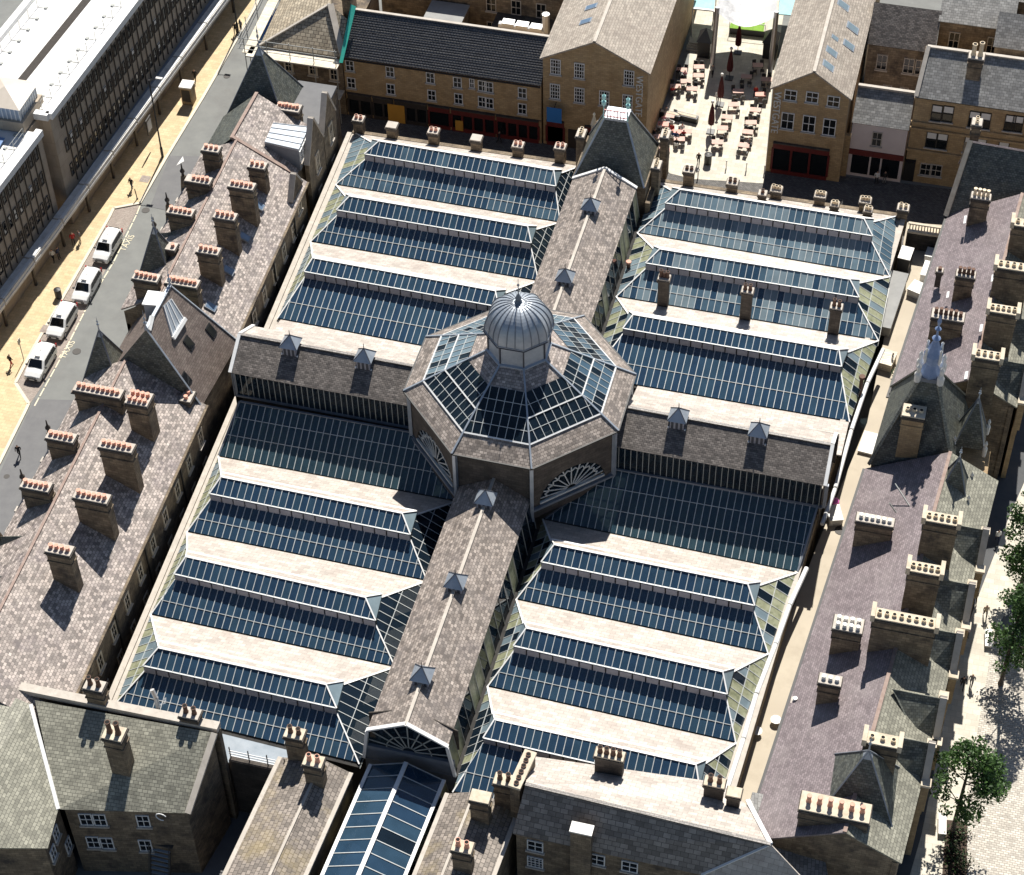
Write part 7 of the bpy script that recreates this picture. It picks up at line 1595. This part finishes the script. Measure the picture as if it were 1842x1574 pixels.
# ================================================================== TREES, BENCHES ON THE RIGHT STREET
M('bark', (0.07, 0.055, 0.04), (0.11, 0.09, 0.07), .9, 4.0)
M('leaf_dark', (0.035, 0.075, 0.02), rough=.6); M('leaf_mid', (0.06, 0.125, 0.03), rough=.6); M('leaf_light', (0.09, 0.18, 0.04), rough=.6)
for n_ in ('leaf_dark', 'leaf_mid', 'leaf_light'):
    m_ = MATS[n_]; N = m_.node_tree.nodes; L = m_.node_tree.links; tr = N.new('ShaderNodeBsdfTranslucent'); tr.inputs[0].default_value = N['Principled BSDF'].inputs['Base Color'].default_value; ms = N.new('ShaderNodeMixShader'); ms.inputs[0].default_value = .3
    L.new(N['Principled BSDF'].outputs[0], ms.inputs[1]); L.new(tr.outputs[0], ms.inputs[2]); L.new(ms.outputs[0], N['Material Output'].inputs[0])
def tree(P, h, rx, z0, label, seed, nleaf=5200):
    rg = random.Random(seed); t = thing('street_tree', P, label, 'tree', 'street trees on the right')
    mb = MB(); mb.ring(P, [(.28, 0), (.2, .5), (.17, h*.35), (.11, h*.65), (.03, h*.92)], 9)
    cl = []
    for k in range(34):
        zz = z0+(h-z0)*(rg.random()**.9); f = (zz-z0)/(h-z0); prof = rx*(math.sin(math.pi*min(1, f*.86+.12))**.75); a = rg.random()*6.283; r = prof*(.25+.75*rg.random()**.6)
        c = V((P.x+r*math.cos(a), P.y+r*math.sin(a), zz)); cl.append((c, .55+.75*rg.random()))
        if k % 2 == 0: mb.tube([V((P.x, P.y, max(z0*.7, zz-1.6))), c], .045, 5)
    mb.build('trunk', 'bark', t)
    mb = MB(); tot = sum(s**2 for c, s in cl)
    for c, s in cl:
        for _ in range(int(nleaf*s*s/tot)):
            d = V((rg.gauss(0, 1), rg.gauss(0, 1), rg.gauss(0, 1))).normalized()*s*(rg.random()**.4); d.z *= .75; p = c+d
            a, b = V((rg.gauss(0, 1), rg.gauss(0, 1), rg.gauss(0, .7))).normalized(), V((rg.gauss(0, 1), rg.gauss(0, 1), rg.gauss(0, 1))); b = (b-a*a.dot(b)).normalized(); L2 = .10+.10*rg.random()
            mb.poly([p-a*L2, p+b*L2*.6, p+a*L2, p-b*L2*.6], 0 if rg.random() < .4 else (1 if rg.random() < .65 else 2))
    mb.build('crown', ['leaf_dark', 'leaf_mid', 'leaf_light'], t, kind='stuff'); return t
tree(at(1712, 1500, 0), 12.0, 3.0, 4.2, 'bushy green street tree nearest the bottom right corner', 3)
tree(at(1800, 1230, 0), 13.0, 3.4, 3.5, 'dark green street tree at the right edge above the trio of walkers', 5)
tree(at(1835, 1060, 0), 13.0, 3.2, 3.5, 'green street tree furthest up the right edge beside the spired pavilion', 8)
M('bark_mulch', (0.05, 0.035, 0.025), (0.09, 0.06, 0.045), .95, 3.0)
flat('planting_bed', [at(u, v, 0) for u, v in ((1702, 1475), (1740, 1478), (1738, 1640), (1690, 1640))], .03, 'bark_mulch')
for i, (u, v, lb) in enumerate(((1694, 1487, 'pale stone bench beside the lowest street tree'), (1777, 1152, 'pale stone bench near the trio of walkers'))):
    P = at(u, v, .02); t = thing('bench', P, lb, 'bench'); mb = MB(); mb.cbox(P, .65, 2.0, .38, .5, R_(6)); mb.build('seat', 'pot_white', t)
    for s_ in (-1, 1): mb = MB(); mb.cbox((P.x-s_*.08, P.y+s_*.75), .5, .2, .02, .38, R_(6)); mb.build('leg', 'stone_pale', t)
# shrubs in the bed
for i, (u, v) in enumerate(((1722, 1500), (1715, 1535), (1728, 1560))):
    P = at(u, v, .03); rg = random.Random(40+i); t = thing('shrub', P, ['dark shrub at the head of the planting bed', 'middle dark shrub of the planting bed', 'dark shrub at the foot of the planting bed'][i], 'shrub', 'shrubs in the planting bed')
    mb = MB()
    for k in range(420):
        d = V((rg.gauss(0, .45), rg.gauss(0, .5), abs(rg.gauss(0, .45)))); p = P+d; a = V((rg.gauss(0, 1), rg.gauss(0, 1), rg.gauss(0, 1))).normalized(); b = a.cross(V((rg.random(), rg.random(), 1))).normalized(); mb.poly([p-a*.12, p+b*.07, p+a*.12, p-b*.07], k % 2)
    mb.build('foliage', ['leaf_dark', 'bark_mulch'], t, kind='stuff')
    mb = MB(); mb.ring(P, [(.06, 0), (.03, .6)], 6); mb.build('stem', 'bark', t)
# white parasol-like lamps above the street wall
for i, (u, v) in enumerate(((1837, 714), (1834, 731))):
    P = at(u, v, 4.0); t = thing('street_lantern', (P.x, P.y, 0), ['upper', 'lower'][i]+' of two round white lanterns at the right edge', 'lantern'); mb = MB(); mb.ring(P, [(0, 3.6), (.4, 3.75), (.5, 4.0), (.4, 4.2), (0, 4.35)], 10); mb.build('globe', 'pot_white', t, smooth=True); mb = MB(); mb.tube([(P.x, P.y, 0), (P.x, P.y, 3.7)], .06, 6); mb.build('post', 'trim_black', t)

# ================================================================== YARD CLUTTER
YZ = 4.2
def crate(name, label, uv, sx, sy, h, mat, ang=R_(-6), cat='box', top=None):
    P = at(*uv, YZ); t = thing(name, (P.x, P.y, YZ), label, cat); mb = MB(); mb.cbox(P, sx, sy, YZ, YZ+h, ang); mb.build('body', mat, t); mb = MB(); mb.cbox(P, sx*1.06, sy*1.06, YZ+h, YZ+h+.08, ang); mb.build('lid', top or 'pot_white', t); return t
crate('storage_bin', 'tall dark wheeled bin with white lid against the market wall', (1626, 478), 1.2, 1.9, 1.7, 'trim_black', cat='bin')
crate('white_cabinet', 'white cabinet at the top of the yard against the terrace', (1671, 466), .8, 1.4, .9, 'pot_white', cat='cabinet')
crate('white_cabinet', 'long white cabinet beside the terrace wall in the yard', (1665, 495), .8, 2.2, .9, 'pot_white', cat='cabinet')
crate('market_table', 'white folding table with crates in the middle of the yard', (1650, 528), 1.6, 1.6, .8, 'pot_white', R_(-20), 'table')
crate('covered_shed', 'long grey flat-topped shed beside the market wall', (1597, 555), 2.0, 8.0, 1.3, 'felt_grey', R_(-5), 'shed', 'felt_grey')
crate('white_board', 'large white board lying in the yard opposite the transept', (1562, 800), 1.4, 2.6, .25, 'pot_white', R_(-6), 'board')
crate('pallet_stack', 'stack of pale pallets and crates beside the wall pipe', (1594, 655), 1.4, 2.0, .9, 'plank', R_(-10), 'pallets', 'plank')
crate('rubbish_heap', 'heap of white sacks beside the right-hand lean-to roof', (1500, 932), 1.2, 1.8, .7, 'pot_white', R_(20), 'sacks')
P = at(1501, 908, YZ); mb = MB(); mb.ring(P, [(.1, YZ), (.45, YZ+.1), (.4, YZ+.6), (.1, YZ+.8)], 9); M('bag_pink', (0.7, 0.15, 0.5), rough=.5); mb.build('pink_bag', 'bag_pink', None, label='bright pink bag on the heap of sacks in the yard', cat='bag')
for i, (u, v) in enumerate(((1621, 512), (1361, 1320), (1395, 1300))):
    P = at(u, v, YZ); t = thing('satellite_dish', P, ['white round dish at the top of the yard', 'white round dish beside the lower end of the wall pipe', 'white box on the lower yard edge'][i], 'dish'); mb = MB(); mb.ring(P, [(.05, YZ), (.05, YZ+.3), (.42, YZ+.4), (.46, YZ+.48), (0, YZ+.42)], 12); mb.build('dish', 'pot_white', t)
p = at(1512, 954, YZ+.02); mb = MB(); mb.ring(p, [(.55, YZ), (.55, YZ+.03)], 14); mb.build('manhole_cover', 'iron_cover', None, kind='structure')
for i, (u, v, s_) in enumerate(((1590, 700, .5), (1478, 845, .5), (1466, 860, .4), (1458, 872, .5))):
    P = at(u+24, v-20, YZ); t = thing('plant_pot', P, 'small dark potted plant, '+ordn[i]+' down the yard beside the market wall', 'plant', 'potted plants along the market wall'); rg = random.Random(i)
    mb = MB(); mb.ring(P, [(.22, YZ), (.3, YZ+.4)], 8); mb.build('pot', 'trim_black', t); mb = MB()
    for k in range(140):
        p = P+V((rg.gauss(0, s_*.5), rg.gauss(0, s_*.5), .4+abs(rg.gauss(0, .4)))); a = V((rg.gauss(0, 1), rg.gauss(0, 1), rg.gauss(0, 1))).normalized(); b = a.cross(Z+V((.01, 0, 0))).normalized(); mb.poly([p-a*.12, p+b*.07, p+a*.12, p-b*.07])
    mb.build('foliage', 'leaf_dark', t, kind='stuff')
